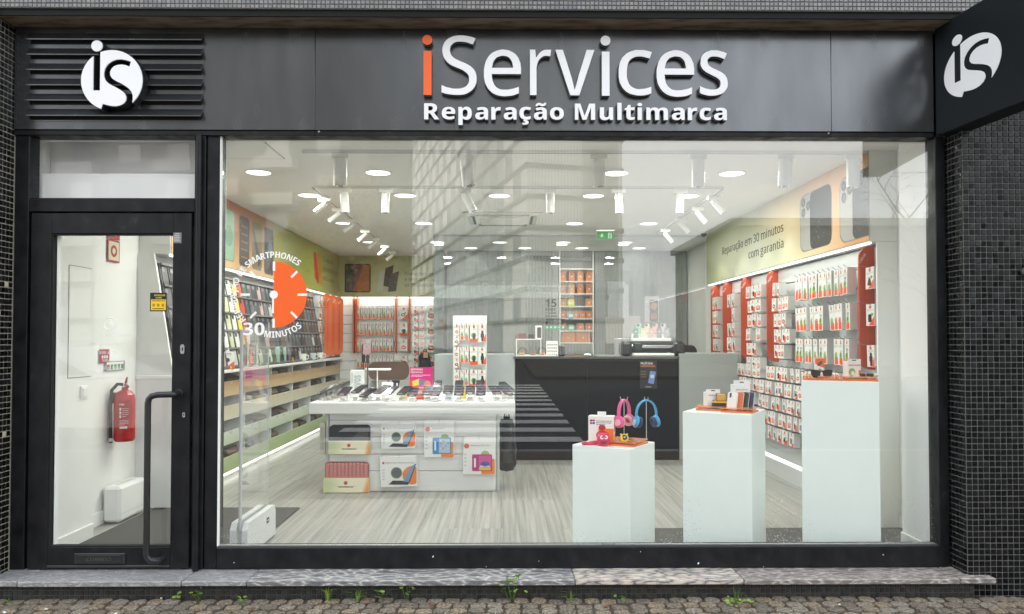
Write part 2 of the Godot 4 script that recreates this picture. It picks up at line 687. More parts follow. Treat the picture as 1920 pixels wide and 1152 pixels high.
# ---------------------------------------------------------------- the street that the glass mirrors
func street() -> void:
	var asphalt := StandardMaterial3D.new()
	asphalt.albedo_texture = noise_tex(512, 0.05, [[0.0, Color(0.20, 0.20, 0.21)], [1.0, Color(0.30, 0.30, 0.31)]], 51, 5)
	asphalt.uv1_triplanar = true
	asphalt.uv1_world_triplanar = true
	asphalt.uv1_scale = Vector3(0.4, 0.4, 0.4)
	asphalt.roughness = 0.85
	struct("ground", solid(Vector3(-400, -0.6, -60), Vector3(400, -0.42, 500)), mk(0.12, 0.12, 0.11, 0.95))
	struct("road", solid(Vector3(-220, -0.40, 5.4), Vector3(220, -0.22, 24.5)), asphalt)
	struct("side_road", solid(Vector3(-7.5, -0.40, 24.5), Vector3(1.2, -0.22, 220)), asphalt)
	var far_p := mk(0.07, 0.068, 0.062, 0.9)
	struct("far_pavement", solid(Vector3(1.2, -0.40, 24.5), Vector3(120, -0.08, 44)), far_p)
	struct("far_pavement", solid(Vector3(-120, -0.40, 24.5), Vector3(-7.5, -0.08, 60)), far_p)
	struct("kerb", soft(Vector3(-80, -0.40, 5.15), Vector3(80, -0.09, 5.4), 0.02), mk(0.35, 0.34, 0.32, 0.8))
	var paint := mk(0.72, 0.72, 0.70, 0.7)
	var cw := thing("pedestrian_crossing", "white striped pedestrian crossing over the dark road, mirrored in the black counter front", "crossing", Vector3(-0.8, -0.216, 0))
	for k in 12:
		put("stripe", solid(Vector3(-2.0, 0, 7.0 + k * 1.25), Vector3(2.0, 0.006, 7.55 + k * 1.25)), paint, cw)
	# grey striped tower block, its end towards the shop, its long side along the side road
	var wall_pale := StandardMaterial3D.new()
	wall_pale.albedo_color = lin(0.88, 0.88, 0.84)
	wall_pale.roughness = 0.8
	var band := mk(0.05, 0.05, 0.05, 0.7)
	var pane := mk(0.05, 0.055, 0.06, 0.1)
	var tw := thing("striped_office_tower", "tall pale grey office block with dark floor bands, mirrored in the shop glass", "building", Vector3(2.1, -0.1, 66), "", deg_to_rad(-15.0))
	put("wall", solid(Vector3(0, 0, 0), Vector3(9.8, 45, 90)), wall_pale, tw)
	for f in 15:
		var y := 3.0 + f * 2.95
		put("floor_band", solid(Vector3(-0.10, y, -0.10), Vector3(9.9, y + 0.5, 90)), band, tw)
	for f in 14:
		var y := 3.42 + f * 2.95
		for k in 13:
			var z := 2.0 + k * 6.6 + (3.1 if f % 2 else 0.0)
			put("window", solid(Vector3(-0.05, y, z), Vector3(0.05, y + 2.53, z + 2.6)), pane, tw)
		if f % 1 == 0:
			put("window", solid(Vector3(5.6, y, -0.05), Vector3(9.3, y + 2.53, 0.05)), mk(0.30, 0.30, 0.28, 0.3), tw)
	for k in 30:
		put("rib", solid(Vector3(0.15 + k * 0.325, 0, -0.13), Vector3(0.22 + k * 0.325, 45, -0.1)), mk(0.42, 0.42, 0.40, 0.8), tw)
	# low building opposite, on the right-hand side
	var lb := thing("low_building", "long low two-storey building with a flat roof across the road, mirrored under the sky", "building", Vector3(12.5, -0.1, 36))
	put("wall", solid(Vector3(0, 0, 0), Vector3(70, 7.6, 14)), mk(0.08, 0.08, 0.08, 0.8), lb)
	put("roof", solid(Vector3(-0.3, 7.6, -0.4), Vector3(70.3, 8.0, 14.3)), mk(0.3, 0.3, 0.3, 0.8), lb)
	for f in 2:
		for k in 20:
			put("window", solid(Vector3(0.8 + k * 3.4, 1.0 + f * 3.6, -0.06), Vector3(3.2 + k * 3.4, 2.9 + f * 3.6, 0.04)), pane, lb)
	# apartment block on the left
	var ap := thing("apartment_block", "pale apartment block with rows of windows and balconies, mirrored in the glass above the door", "building", Vector3(-44, -0.1, 62), "", deg_to_rad(8))
	put("wall", solid(Vector3(0, 0, 0), Vector3(33, 36, 14)), mk(0.13, 0.125, 0.12, 0.85), ap)
	var frame_w := mk(0.38, 0.38, 0.37, 0.6)
	for f in 11:
		for k in 7:
			var wx := 1.6 + k * 4.5
			put("window", solid(Vector3(wx, 1.3 + f * 3.1, -0.07), Vector3(wx + 2.0, 2.8 + f * 3.1, 0.05)), frame_w if (f + k) % 3 else pane, ap)
			if k % 2 == 1:
				put("balcony", solid(Vector3(wx - 0.6, 0.2 + f * 3.1, -1.2), Vector3(wx + 2.8, 1.2 + f * 3.1, 0)), frame_w, ap)
	# trees across the road
	var bark := mk(0.06, 0.05, 0.04, 0.9)
	autumn_tree(Vector3(-8.6, -0.1, 38), 11.0, 3.6, "orange brown autumn tree with thinning leaves at the far corner of the side road", bark, 5)
	autumn_tree(Vector3(-12.5, -0.1, 46), 10.0, 3.4, "orange brown autumn tree before the apartment block, behind the other autumn tree", bark, 6)
	var bt := thing("bare_tree", "leafless street tree with long drooping twigs, mirrored at the top right of the glass", "tree", Vector3(11.2, -0.1, 13.5))
	var b := mb()
	branch(b, Vector3(0, 0, 0), Vector3(0, 1, 0), 2.9, 0.13, 0)
	put("trunk", b.mesh(), bark, bt)
	# a parked car
	car(Vector3(-7.4, -0.22, 7.4))

func branch(b: MB, p: Vector3, d: Vector3, l: float, r: float, lev: int) -> void:
	var path := [p]
	var rad := [r]
	var q := p
	var dd := d
	for i in 4:
		dd = (dd + Vector3(rng.randf_range(-0.2, 0.2), rng.randf_range(-0.1, 0.12) - (0.10 if lev > 2 else 0.0), rng.randf_range(-0.2, 0.2))).normalized()
		q += dd * l / 4
		path.append(q)
		rad.append(r * (1 - 0.14 * (i + 1)))
	b.tube(path, rad, 5 if lev else 8, false)
	if lev < 5:
		for i in (4 if lev < 2 else 3):
			var s: Vector3 = path[4 if i == 0 else 2 + i % 3]
			var nd := (dd + Vector3(rng.randf_range(-1, 1), rng.randf_range(-0.25, 0.5), rng.randf_range(-1, 1)) * 0.95).normalized()
			branch(b, s, nd, l * rng.randf_range(0.55, 0.75), r * 0.48, lev + 1)

func autumn_tree(at: Vector3, h: float, r: float, label: String, bark: Material, sd: int) -> void:
	var o := thing("autumn_tree", label, "tree", at, "autumn trees across the road")
	var b := mb()
	var g := RandomNumberGenerator.new()
	g.seed = sd
	b.tube([Vector3(0, 0, 0), Vector3(0.1, h * 0.3, 0), Vector3(0, h * 0.6, 0.1)], [0.22, 0.17, 0.1], 8)
	for k in 9:
		var a := g.randf() * TAU
		b.tube([Vector3(0.05, h * (0.3 + 0.03 * k), 0), Vector3(cos(a) * r * 0.5, h * (0.5 + 0.03 * k), sin(a) * r * 0.5), Vector3(cos(a) * r * 0.85, h * (0.62 + 0.035 * k), sin(a) * r * 0.85)], [0.08, 0.05, 0.02], 5)
	put("trunk", b.mesh(), bark, o)
	for t in 2:
		var c := mb()
		for k in 1500:
			var u := Vector3(g.randfn(), g.randfn(), g.randfn()).normalized() * pow(g.randf(), 0.4)
			var p := Vector3(u.x * r, h * 0.66 + u.y * h * 0.34, u.z * r)
			c.x = Transform3D(Basis(Vector3(g.randfn(), g.randfn(), g.randfn()).normalized(), g.randf() * TAU).scaled(Vector3.ONE * g.randf_range(0.12, 0.26)), p)
			c.tri(Vector3(-1, 0, 0), Vector3(1, 0, 0), Vector3(0, 1.2, 0))
		put("crown", c.mesh(), [mk(0.30, 0.13, 0.04, 0.8), mk(0.22, 0.15, 0.05, 0.8)][t], o)

func car(at: Vector3) -> void:
	var o := thing("parked_car", "white parked car at the kerb, faintly mirrored in the door glass", "car", at)
	var side := PackedVector2Array([Vector2(-2.1, 0.28), Vector2(-2.12, 0.75), Vector2(-1.95, 0.92), Vector2(-1.3, 1.0), Vector2(-0.6, 1.42), Vector2(0.75, 1.45), Vector2(1.55, 1.05), Vector2(2.05, 0.95), Vector2(2.12, 0.6), Vector2(2.1, 0.28)])
	put("body", mb().prism(side, -0.85, 0.85).mesh(), mk(0.7, 0.7, 0.7, 0.25), o)
	var win := PackedVector2Array([Vector2(-1.15, 1.02), Vector2(-0.58, 1.37), Vector2(0.72, 1.39), Vector2(1.35, 1.05)])
	for s in [-1.0, 1.0]:
		put("side_window", mb().prism(win, 0.85 * s, 0.86 * s).mesh(), mk(0.02, 0.02, 0.02, 0.1), o)
		for wx in [-1.3, 1.3]:
			var w := put("wheel", mb().at(xf(Vector3(wx, 0.31, 0.7 * s), 0, PI / 2)).lathe([Vector2(0, -0.1), Vector2(0.28, -0.1), Vector2(0.31, -0.07), Vector2(0.31, 0.07), Vector2(0.28, 0.1), Vector2(0, 0.1)], 20).mesh(), M.black, o)
			put("rim", mb().at(xf(Vector3(wx, 0.31, 0.81 * s), 0, PI / 2)).cyl(Vector3(0, -0.01, 0), 0.18, 0.02).mesh(), M.steel, w)

# ---------------------------------------------------------------- shop front
func tile_mesh(w: float) -> ArrayMesh:
	var b := mb()
	var h := w / 2
	var e := 0.0022
	var d := 0.004
	b.quad(Vector3(-h + e, -h + e, d), Vector3(h - e, -h + e, d), Vector3(h - e, h - e, d), Vector3(-h + e, h - e, d))
	b.quad(Vector3(-h, -h, 0), Vector3(h, -h, 0), Vector3(h - e, -h + e, d), Vector3(-h + e, -h + e, d))
	b.quad(Vector3(h, -h, 0), Vector3(h, h, 0), Vector3(h - e, h - e, d), Vector3(h - e, -h + e, d))
	b.quad(Vector3(h, h, 0), Vector3(-h, h, 0), Vector3(-h + e, h - e, d), Vector3(h - e, h - e, d))
	b.quad(Vector3(-h, h, 0), Vector3(-h, -h, 0), Vector3(-h + e, -h + e, d), Vector3(-h + e, h - e, d))
	return b.mesh()

func tiling(parent: Node3D, o: Vector3, across: Vector3, w: float, h: float, pitch: float, most: int, near: Vector3, pale := 0.004) -> void:
	# mosaic tiles from o, along across and up, that many of them (the nearest) as parts and the others joined
	var up := Vector3.UP
	var nn := across.cross(up)
	var tm := tile_mesh(pitch * 0.87)
	var spots := []
	for i in int(w / pitch):
		for j in int(h / pitch):
			var p := o + across * ((i + 0.5) * pitch) + up * ((j + 0.5) * pitch)
			spots.append([p.distance_to(near), p])
	if most > 0:
		spots.sort_custom(func(a, b): return a[0] < b[0])
	var bulk := [mb(), mb(), mb()]
	var arr := tm.surface_get_arrays(0)
	for k in spots.size():
		var p: Vector3 = spots[k][1]
		var tilt := Basis(up, rng.randfn() * 0.035) * Basis(across, rng.randfn() * 0.035)
		var bs := tilt * Basis(across, up, nn)
		var t := Transform3D(bs, p + across * rng.randf_range(-0.0007, 0.0007) + up * rng.randf_range(-0.0007, 0.0007))
		if k < most:
			put("tile", tm, M.pale_tile if rng.randf() < pale else M.tiles[rng.randi() % 5], parent, t)
		else:
			var b: MB = bulk[rng.randi() % 3]
			for q in arr[Mesh.ARRAY_VERTEX]:
				b.v.append(t * q)
			for q in arr[Mesh.ARRAY_NORMAL]:
				b.n.append(t.basis * q)
			b.u.append_array(arr[Mesh.ARRAY_TEX_UV])
	for k in 3:
		if bulk[k].v.size():
			stuff(put("tiling", bulk[k].mesh(), M.tiles[k + 1], parent))

func facade() -> void:
	var eye := Vector3(0, 1.34, 4.3)
	var p := 0.0325
	# pillar on the left: only its reveal shows
	var lp := thing("tiled_pillar", "dark mosaic tiled pillar with pale joints beside the shop door", "pillar", Vector3(-3.4, -0.3, 0.1), "mosaic pillars of the shop front")
	put("core", solid(Vector3(-0.9, 0, -0.4), Vector3(0.58, 3.5, 0.1)), M.grout_light, lp)
	tiling(lp, Vector3(0.58, 0.05, 0.1), Vector3(0, 0, -1), 0.2, 3.42, p, 300, Vector3(0.58, 1.6, 0.05), 0.012)
	tiling(lp, Vector3(-0.3, 0.05, 0.1), Vector3(1, 0, 0), 0.88, 3.42, p, 0, eye)
	# pillar on the right
	var rp := thing("tiled_pillar", "dark mosaic tiled pillar below the projecting sign, beside the display window", "pillar", Vector3(3.2, -0.3, 0.07), "mosaic pillars of the shop front")
	put("core", solid(Vector3(-0.62, 0, -0.4), Vector3(1.2, 3.5, 0.07)), M.grout, rp)
	tiling(rp, Vector3(-0.62, 0.05, 0.07), Vector3(1, 0, 0), 1.1, 3.42, p, 300, Vector3(-0.5, 1.9, 0.1), 0.0)
	tiling(rp, Vector3(-0.62, 0.05, -0.0935), Vector3(0, 0, 1), 0.1635, 3.42, p, 0, eye)
	var bell := put("door_bell", mb().at(xf(Vector3(-0.285, 2.02, 0.075), 0, PI / 2)).cyl(Vector3.ZERO, 0.022, 0.02, 20, 0.004).mesh(), M.dark_grey, rp)
	put("button", mb().at(xf(Vector3(-0.285, 2.02, 0.095), 0, PI / 2)).cyl(Vector3.ZERO, 0.009, 0.004, 12).mesh(), M.steel, bell)
	# what is above
	var cp := thing("canopy_edge", "mosaic tiled edge of the floor above with a stained plaster soffit over the shop sign", "canopy", Vector3(0, 3.137, 0))
	put("soffit", solid(Vector3(-2.82, 0, -0.3), Vector3(2.66, 0.05, 0.16)), M.soffit, cp)
	put("drip_edge", solid(Vector3(-4.4, 0.002, 0.16), Vector3(4.4, 0.05, 0.172)), M.gap, cp)
	put("upper_wall", solid(Vector3(-9, 0.05, -0.4), Vector3(9, 10, 0.168)), mk(0.3, 0.3, 0.29, 0.9), cp)
	put("mortar_bed", solid(Vector3(-4.4, 0.038, 0.168), Vector3(4.4, 0.32, 0.182)), mk(0.10, 0.10, 0.10, 0.9), cp)
	var keep: Array = M.tiles
	M.tiles = [mk(0.14, 0.14, 0.15, 0.35), mk(0.17, 0.17, 0.18, 0.35), mk(0.20, 0.19, 0.19, 0.4), mk(0.23, 0.22, 0.22, 0.4), mk(0.18, 0.17, 0.16, 0.35)]
	tiling(cp, Vector3(-4.4, 0.04, 0.182), Vector3(1, 0, 0), 8.8, 0.27, 0.0245, 0, eye)
	M.tiles = keep
	var nb := thing("neighbouring_walls", "plain grey wall of the building on both sides of the shop", "wall", Vector3(0, -0.4, -0.1))
	put("wall", solid(Vector3(-14, 0, -0.3), Vector3(-4.3, 3.6, 0.2)), mk(0.2, 0.2, 0.2, 0.9), nb)
	put("wall", solid(Vector3(4.4, 0, -0.3), Vector3(14, 3.6, 0.15)), mk(0.2, 0.2, 0.2, 0.9), nb)
	# fascia
	var fb := thing("fascia_board", "anthracite metal fascia board in three panels over the shop window", "fascia", Vector3(0, 2.545, 0))
	var cuts := [-2.815, -1.093, 1.895, 2.493]
	for k in 3:
		put("panel", soft(Vector3(cuts[k] + 0.0012, 0, -0.04), Vector3(cuts[k + 1] - 0.0012, 0.59, 0.02), 0.0015), M.fascia, fb)
	put("backing", solid(Vector3(-2.82, 0.01, -0.12), Vector3(2.56, 0.62, -0.042)), M.gap, fb)
	for k in 3:
		put("bottom_lip", soft(Vector3(cuts[k] + 0.001, -0.03, -0.03), Vector3(cuts[k + 1] - 0.001, -0.002, 0.012), 0.002), M.frame, fb)
	put("rivet", mb().ball(Vector3(-1.07, -0.008, 0.014), Vector3(0.006, 0.006, 0.004)).mesh(), M.steel, fb)
	put("rivet", mb().ball(Vector3(1.88, -0.01, 0.014), Vector3(0.006, 0.006, 0.004)).mesh(), M.steel, fb)
	var lv := thing("louvre_vent", "six-slat dark metal louvre set in the fascia above the door", "vent", Vector3(-2.23, 2.57, 0.0215))
	put("back_plate", solid(Vector3(-0.5, 0.02, 0), Vector3(0.5, 0.5, 0.002)), M.fascia, lv)
	for k in 6:
		var y := 0.036 + k * 0.0875
		var pr := PackedVector2Array([Vector2(0.0, y + 0.056), Vector2(0.034, y + 0.012), Vector2(0.034, y + 0.006), Vector2(0.030, y + 0.005), Vector2(0.0, y + 0.042)])
		put("slat", mb().at(Transform3D(Basis(Vector3.UP, PI / 2) * Basis(Vector3.UP, PI), Vector3(0, 0, 0.002))).prism(pr_flip(pr), -0.497, 0.497).mesh(), M.fascia, lv)
		put("slot", solid(Vector3(-0.49, y - 0.008, 0.002), Vector3(0.49, y + 0.038, 0.004)), M.gap, lv)

func pr_flip(p: PackedVector2Array) -> PackedVector2Array:
	var o := PackedVector2Array()
	for q in p:
		o.append(Vector2(q.x, q.y))
	return o

func door_and_window() -> void:
	var fm: Material = M.frame
	# the sill
	var si := thing("marble_sill", "grey and white veined marble sill in slabs under the door and window", "sill", Vector3(0, 0, 0))
	var cuts := [-2.85, -2.64, -1.755, -1.40, 0.385, 1.31, 2.50, 2.70]
	for k in 7:
		put("slab", soft(Vector3(cuts[k] + 0.002, 0.0 - 0.001 * (k % 2), -0.12), Vector3(cuts[k + 1] - 0.002, 0.03 - 0.0015 * (k % 3), 0.205 + 0.002 * (k % 2)), 0.004), M.marbles[[0, 0, 0, 1, 2, 3, 3][k]], si)
	# the strip of mosaic beneath it
	var pl := thing("mosaic_plinth", "low dark mosaic strip under the marble sill, splashed with dirt", "plinth", Vector3(0, -0.2, 0.165))
	put("core", solid(Vector3(-2.82, 0, -0.2), Vector3(2.6, 0.196, 0)), mk(0.07, 0.068, 0.06, 0.95), pl)
	var keep: Array = M.tiles
	M.tiles = [mk(0.012, 0.012, 0.012, 0.4), mk(0.016, 0.015, 0.015, 0.5), mk(0.02, 0.019, 0.018, 0.5), mk(0.028, 0.026, 0.024, 0.6), M.tiles[1]]
	tiling(pl, Vector3(-2.82, 0.058, 0), Vector3(1, 0, 0), 5.42, 0.139, 0.0275, 0, Vector3.ZERO)
	M.tiles = keep
	# door frame with transom light
	var df := thing("door_frame", "black metal frame round the shop door with a glazed light above", "door frame", Vector3(-2.26, 0.03, 0))
	var L := -2.26
	put("jamb", soft(Vector3(-2.815 - L, 0, -0.1), Vector3(-2.735 - L, 2.49, 0.0)), fm, df)
	put("jamb", soft(Vector3(-1.785 - L, 0, -0.1), Vector3(-1.722 - L, 2.49, 0.004)), fm, df)
	put("jamb", soft(Vector3(-1.716 - L, 0, -0.1), Vector3(-1.643 - L, 2.49, -0.004)), fm, df)
	put("groove", solid(Vector3(-1.722 - L, 0, -0.1), Vector3(-1.716 - L, 2.49, -0.03)), M.gap, df)
	put("mid_rail", soft(Vector3(-2.735 - L, 2.045, -0.1), Vector3(-1.785 - L, 2.118, 0.0)), fm, df)
	put("head_rail", soft(Vector3(-2.735 - L, 2.484, -0.1), Vector3(-1.785 - L, 2.515, 0.004)), fm, df)
	put("gasket", solid(Vector3(-2.735 - L, 2.118, -0.06), Vector3(-1.785 - L, 2.126, -0.012)), M.gap, df)
	put("stop", solid(Vector3(-2.735 - L, 0.0, -0.09), Vector3(-2.722 - L, 2.045, -0.03)), M.gap, df)
	put("pane", solid(Vector3(-2.735 - L, 2.118, -0.034), Vector3(-1.785 - L, 2.484, -0.030)), M.clear, df)
	put("pipe", mb().tube([Vector3(-1.753 - L, -0.002, 0.022), Vector3(-1.753 - L, 1.0, 0.022), Vector3(-1.753 - L, 2.48, 0.022)], 0.017, 12).mesh(), fm, df)
	# door leaf
	var d := thing("shop_door", "black metal glazed shop door with a long bow handle and a letter slot", "door", Vector3(-2.72, 0.036, 0))
	var D := -2.72
	put("stile", soft(Vector3(-2.715 - D, 0, -0.07), Vector3(-2.60 - D, 2.03, 0.006)), fm, d)
	put("stile", soft(Vector3(-1.905 - D, 0, -0.07), Vector3(-1.797 - D, 2.03, 0.006)), fm, d)
	put("top_rail", soft(Vector3(-2.60 - D, 1.912, -0.07), Vector3(-1.905 - D, 2.03, 0.005)), fm, d)
	put("bottom_rail", soft(Vector3(-2.60 - D, 0.0, -0.07), Vector3(-1.905 - D, 0.122, 0.004)), fm, d)
	put("glazing_bead", solid(Vector3(-2.60 - D, 0.122, -0.03), Vector3(-1.905 - D, 0.130, 0.0)), M.gap, d)
	put("glazing_bead", solid(Vector3(-2.60 - D, 1.904, -0.03), Vector3(-1.905 - D, 1.912, 0.0)), M.gap, d)
	put("glazing_bead", solid(Vector3(-2.60 - D, 0.130, -0.03), Vector3(-2.592 - D, 1.904, 0.0)), M.gap, d)
	put("pane", solid(Vector3(-2.60 - D, 0.122, -0.034), Vector3(-1.905 - D, 1.912, -0.030)), M.clear, d)
	put("inner_stop", soft(Vector3(-2.592 - D, 0.12, -0.075), Vector3(-2.586 - D, 1.91, -0.036)), M.matt_white, d)
	var hx := -2.005 - D
	var hp := [Vector3(-1.862 - D, 0.995, 0.006), Vector3(-1.862 - D, 0.995, 0.06), Vector3(-1.875 - D, 0.995, 0.074), Vector3(-1.95 - D, 0.993, 0.076), Vector3(hx + 0.02, 0.985, 0.076), Vector3(hx + 0.005, 0.968, 0.076), Vector3(hx, 0.945, 0.076)]
	for k in 7:
		hp.append(Vector3(hx, 0.945 - 0.84 * (k + 1) / 7.0, 0.076))
	hp.append_array([Vector3(hx + 0.006, 0.083, 0.074), Vector3(hx + 0.02, 0.066, 0.07), Vector3(hx + 0.05, 0.058, 0.05), Vector3(hx + 0.06, 0.057, 0.004)])
	put("handle", mb().tube(hp, 0.0175, 14).mesh(), mk(0.02, 0.02, 0.022, 0.35), d)
	put("handle_rose", mb().at(xf(Vector3(-1.862 - D, 0.995, 0.006), 0, PI / 2)).cyl(Vector3.ZERO, 0.026, 0.008, 20, 0.002).mesh(), M.black, d)
	var lk := put("lock_plate", mb().prism(rrect(0.024, 0.055, 0.011), 0.0, 0.006).mesh(), M.chrome, d, xf(Vector3(mx(346, 0) - D, my(655, 0) - 0.036, 0.006)))
	put("keyhole", mb().prism(rrect(0.006, 0.02, 0.003), 0.006, 0.007).mesh(), M.gap, lk)
	var cy := put("lock_cylinder", mb().prism(rrect(0.016, 0.03, 0.0075), 0.0, 0.008).mesh(), M.chrome, d, xf(Vector3(mx(350, 0) - D, my(777, 0) - 0.036, 0.006)))
	put("keyhole", mb().prism(rrect(0.004, 0.009, 0.0018), 0.008, 0.009).mesh(), M.gap, cy)
	var ls := put("letter_slot", soft(Vector3(-2.445 - D, 0.028, 0.004), Vector3(-2.155 - D, 0.09, 0.014), 0.004), mk(0.02, 0.02, 0.022, 0.3), d)
	put("flap", soft(Vector3(-2.425 - D, 0.036, 0.014), Vector3(-2.175 - D, 0.082, 0.018), 0.002), mk(0.018, 0.018, 0.02, 0.25), ls)
	write(ls, "CORREIO", mk(0.06, 0.06, 0.06, 0.4), xf(Vector3(-2.30 - D, 0.049, 0.018)), 0.018, 0.14, 0.0015, false, true)
	put("kick_ledge", soft(Vector3(-2.60 - D, 0.008, 0.004), Vector3(-1.905 - D, 0.022, 0.012), 0.003), mk(0.03, 0.03, 0.03, 0.4), d)
	var st := put("small_plate", soft(Vector3(-1.902 - D, 1.857, 0.006), Vector3(-1.855 - D, 1.918, 0.008), 0.001), mk(0.18, 0.18, 0.18, 0.5), d)
	st.set_meta("label", "worn grey maker's plate in the door corner")
	for k in 4:
		put("print_line", solid(Vector3(-1.897 - D, 1.868 + k * 0.01, 0.008), Vector3(-1.863 - D - 0.004 * (k % 2), 1.873 + k * 0.01, 0.0086)), mk(0.45, 0.45, 0.45, 0.5), d)
	for k in 3:
		put("screw", mb().ball(Vector3(-1.887 - D + k * 0.008, 1.911, 0.008), Vector3(0.0025, 0.0025, 0.0015), 8, 5).mesh(), M.paper, d)
	# big display window
	var w := thing("display_window", "wide black framed shop window, one clear pane from sill to fascia", "window", Vector3(0.43, 0.03, 0))
	var O := 0.43
	put("bottom_rail", soft(Vector3(-1.643 - O, 0, -0.1), Vector3(2.56 - O, 0.120, 0.002)), fm, w)
	put("bottom_bead", solid(Vector3(-1.643 - O, 0.120, -0.03), Vector3(2.5 - O, 0.129, -0.004)), mk(0.05, 0.05, 0.05, 0.5), w)
	put("right_jamb", soft(Vector3(2.505 - O, 0.12, -0.1), Vector3(2.56 - O, 2.49, 0.004)), fm, w)
	put("left_gasket", solid(Vector3(-1.643 - O, 0.129, -0.03), Vector3(-1.637 - O, 2.488, -0.006)), M.paper, w)
	put("head_rail", soft(Vector3(-1.643 - O, 2.488, -0.1), Vector3(2.505 - O, 2.515, 0.0)), fm, w)
	put("pane", solid(Vector3(-1.637 - O, 0.125, -0.034), Vector3(2.505 - O, 2.49, -0.030)), M.clear, w)
	for q in [[813, 1041, 0.006], [1308, 1055, 0.007], [1200, 1033, 0.003], [912, 1060, 0.003], [444, 1051, 0.0035], [1655, 1040, 0.004], [1010, 1050, 0.0025], [1430, 1062, 0.003]]:
		put("paint_speck", mb().ball(Vector3.ZERO, Vector3(q[2] * 0.6, q[2], 0.0015), 8, 5).mesh(), M.paper, w, xf(Vector3(mx(q[0], 0) - O, my(q[1], 0) - 0.03, 0.0025), 0, 0, -0.5))
	var dr := mb()
	for k in 1100:
		var zone: Array = [[-1.63, -1.40], [0.90, 1.16], [1.50, 1.78], [2.2, 2.5], [-1.4, 0.9]][rng.randi() % 5]
		var hgt := 0.128 + pow(rng.randf(), 2.2) * (0.28 if zone[0] > 0.5 else 0.10)
		var r := rng.randf_range(0.0008, 0.0022)
		dr.ball(Vector3(rng.randf_range(zone[0], zone[1]) - O, hgt, -0.0295), Vector3(r, r * 1.2, r * 0.5), 6, 4)
	stuff(put("water_drops", dr.mesh(), glassy(1, 1, 1, 0.35, 0.1), w))
	var film := mb()
	film.quad(Vector3(-1.637 - O, 0.127, -0.0355), Vector3(2.505 - O, 0.127, -0.0355), Vector3(2.505 - O, 2.488, -0.0355), Vector3(-1.637 - O, 2.488, -0.0355))
	put("safety_film", film.mesh(), M.clear, w)
	put("inner_sill", soft(Vector3(-1.643 - O, 0.095, -0.049), Vector3(2.505 - O, 0.127, -0.036)), M.white, w)

# ---------------------------------------------------------------- signs
func logo_parts() -> Array:
	# the round mark in units of its radius: what is left of the disc, then the dot
	var u := func(a: Array) -> PackedVector2Array:
		var o := PackedVector2Array()
		for q in a:
			o.append(Vector2((q.x - 832.0) / 229.0, (603.0 - q.y) / 229.0))
		return o
	var big := disc(1.0, 72)
	var stem: PackedVector2Array = u.call([Vector2(693, 680), Vector2(745, 680), Vector2(745, 340), Vector2(693, 340)])
	var low := [Vector2(974, 462), Vector2(935, 449), Vector2(900, 443), Vector2(862, 447), Vector2(830, 460), Vector2(800, 484), Vector2(781, 513), Vector2(773, 545), Vector2(774, 575), Vector2(784, 602), Vector2(803, 623), Vector2(832, 640), Vector2(870, 660), Vector2(905, 680), Vector2(930, 702), Vector2(941, 728), Vector2(940, 752), Vector2(926, 775), Vector2(900, 791), Vector2(868, 798), Vector2(835, 797), Vector2(800, 790), Vector2(767, 780), Vector2(752, 822), Vector2(750, 900), Vector2(1120, 900), Vector2(1010, 790)]
	var high := [Vector2(986, 776), Vector2(991, 745), Vector2(990, 715), Vector2(980, 688), Vector2(960, 664), Vector2(930, 642), Vector2(895, 622), Vector2(860, 605), Vector2(835, 588), Vector2(820, 565), Vector2(819, 540), Vector2(829, 516), Vector2(848, 497), Vector2(875, 486), Vector2(905, 483), Vector2(935, 488), Vector2(963, 499)]
	var s: PackedVector2Array = u.call(low + high)
	var out := []
	for a in Geometry2D.clip_polygons(big, stem):
		for b in Geometry2D.clip_polygons(a, s):
			if b.size() > 8 and not Geometry2D.is_polygon_clockwise(b):
				out.append(b)
	out.append(disc(42.0 / 229.0, 24, Vector2((718 - 832) / 229.0, (603 - 343) / 229.0)))
	return out

func scaled(p: PackedVector2Array, k: float) -> PackedVector2Array:
	var o := PackedVector2Array()
	for q in p:
		o.append(q * k)
	return o

func grown(p: PackedVector2Array, k: float, by: float) -> PackedVector2Array:
	var g := Geometry2D.offset_polygon(scaled(p, k), by)
	return g[0] if g.size() else scaled(p, k)

func stacked_letter(parent: Node3D, m_of: Callable, face: Material, at: Vector3, z: float) -> void:
	# white or orange face on a black return, with a thin pale back plate
	var p := put("letter", m_of.call(0.006), face, parent, xf(at + Vector3(0, 0, z + 0.036)))
	put("letter_return", m_of.call(0.018), M.black, p, xf(Vector3(0, 0, -0.018)))
	put("back_plate", m_of.call(0.003), M.white, p, xf(Vector3(0, 0, -0.021)))
	put("spacer", m_of.call(0.015), M.black, p, xf(Vector3(0, 0, -0.036)))

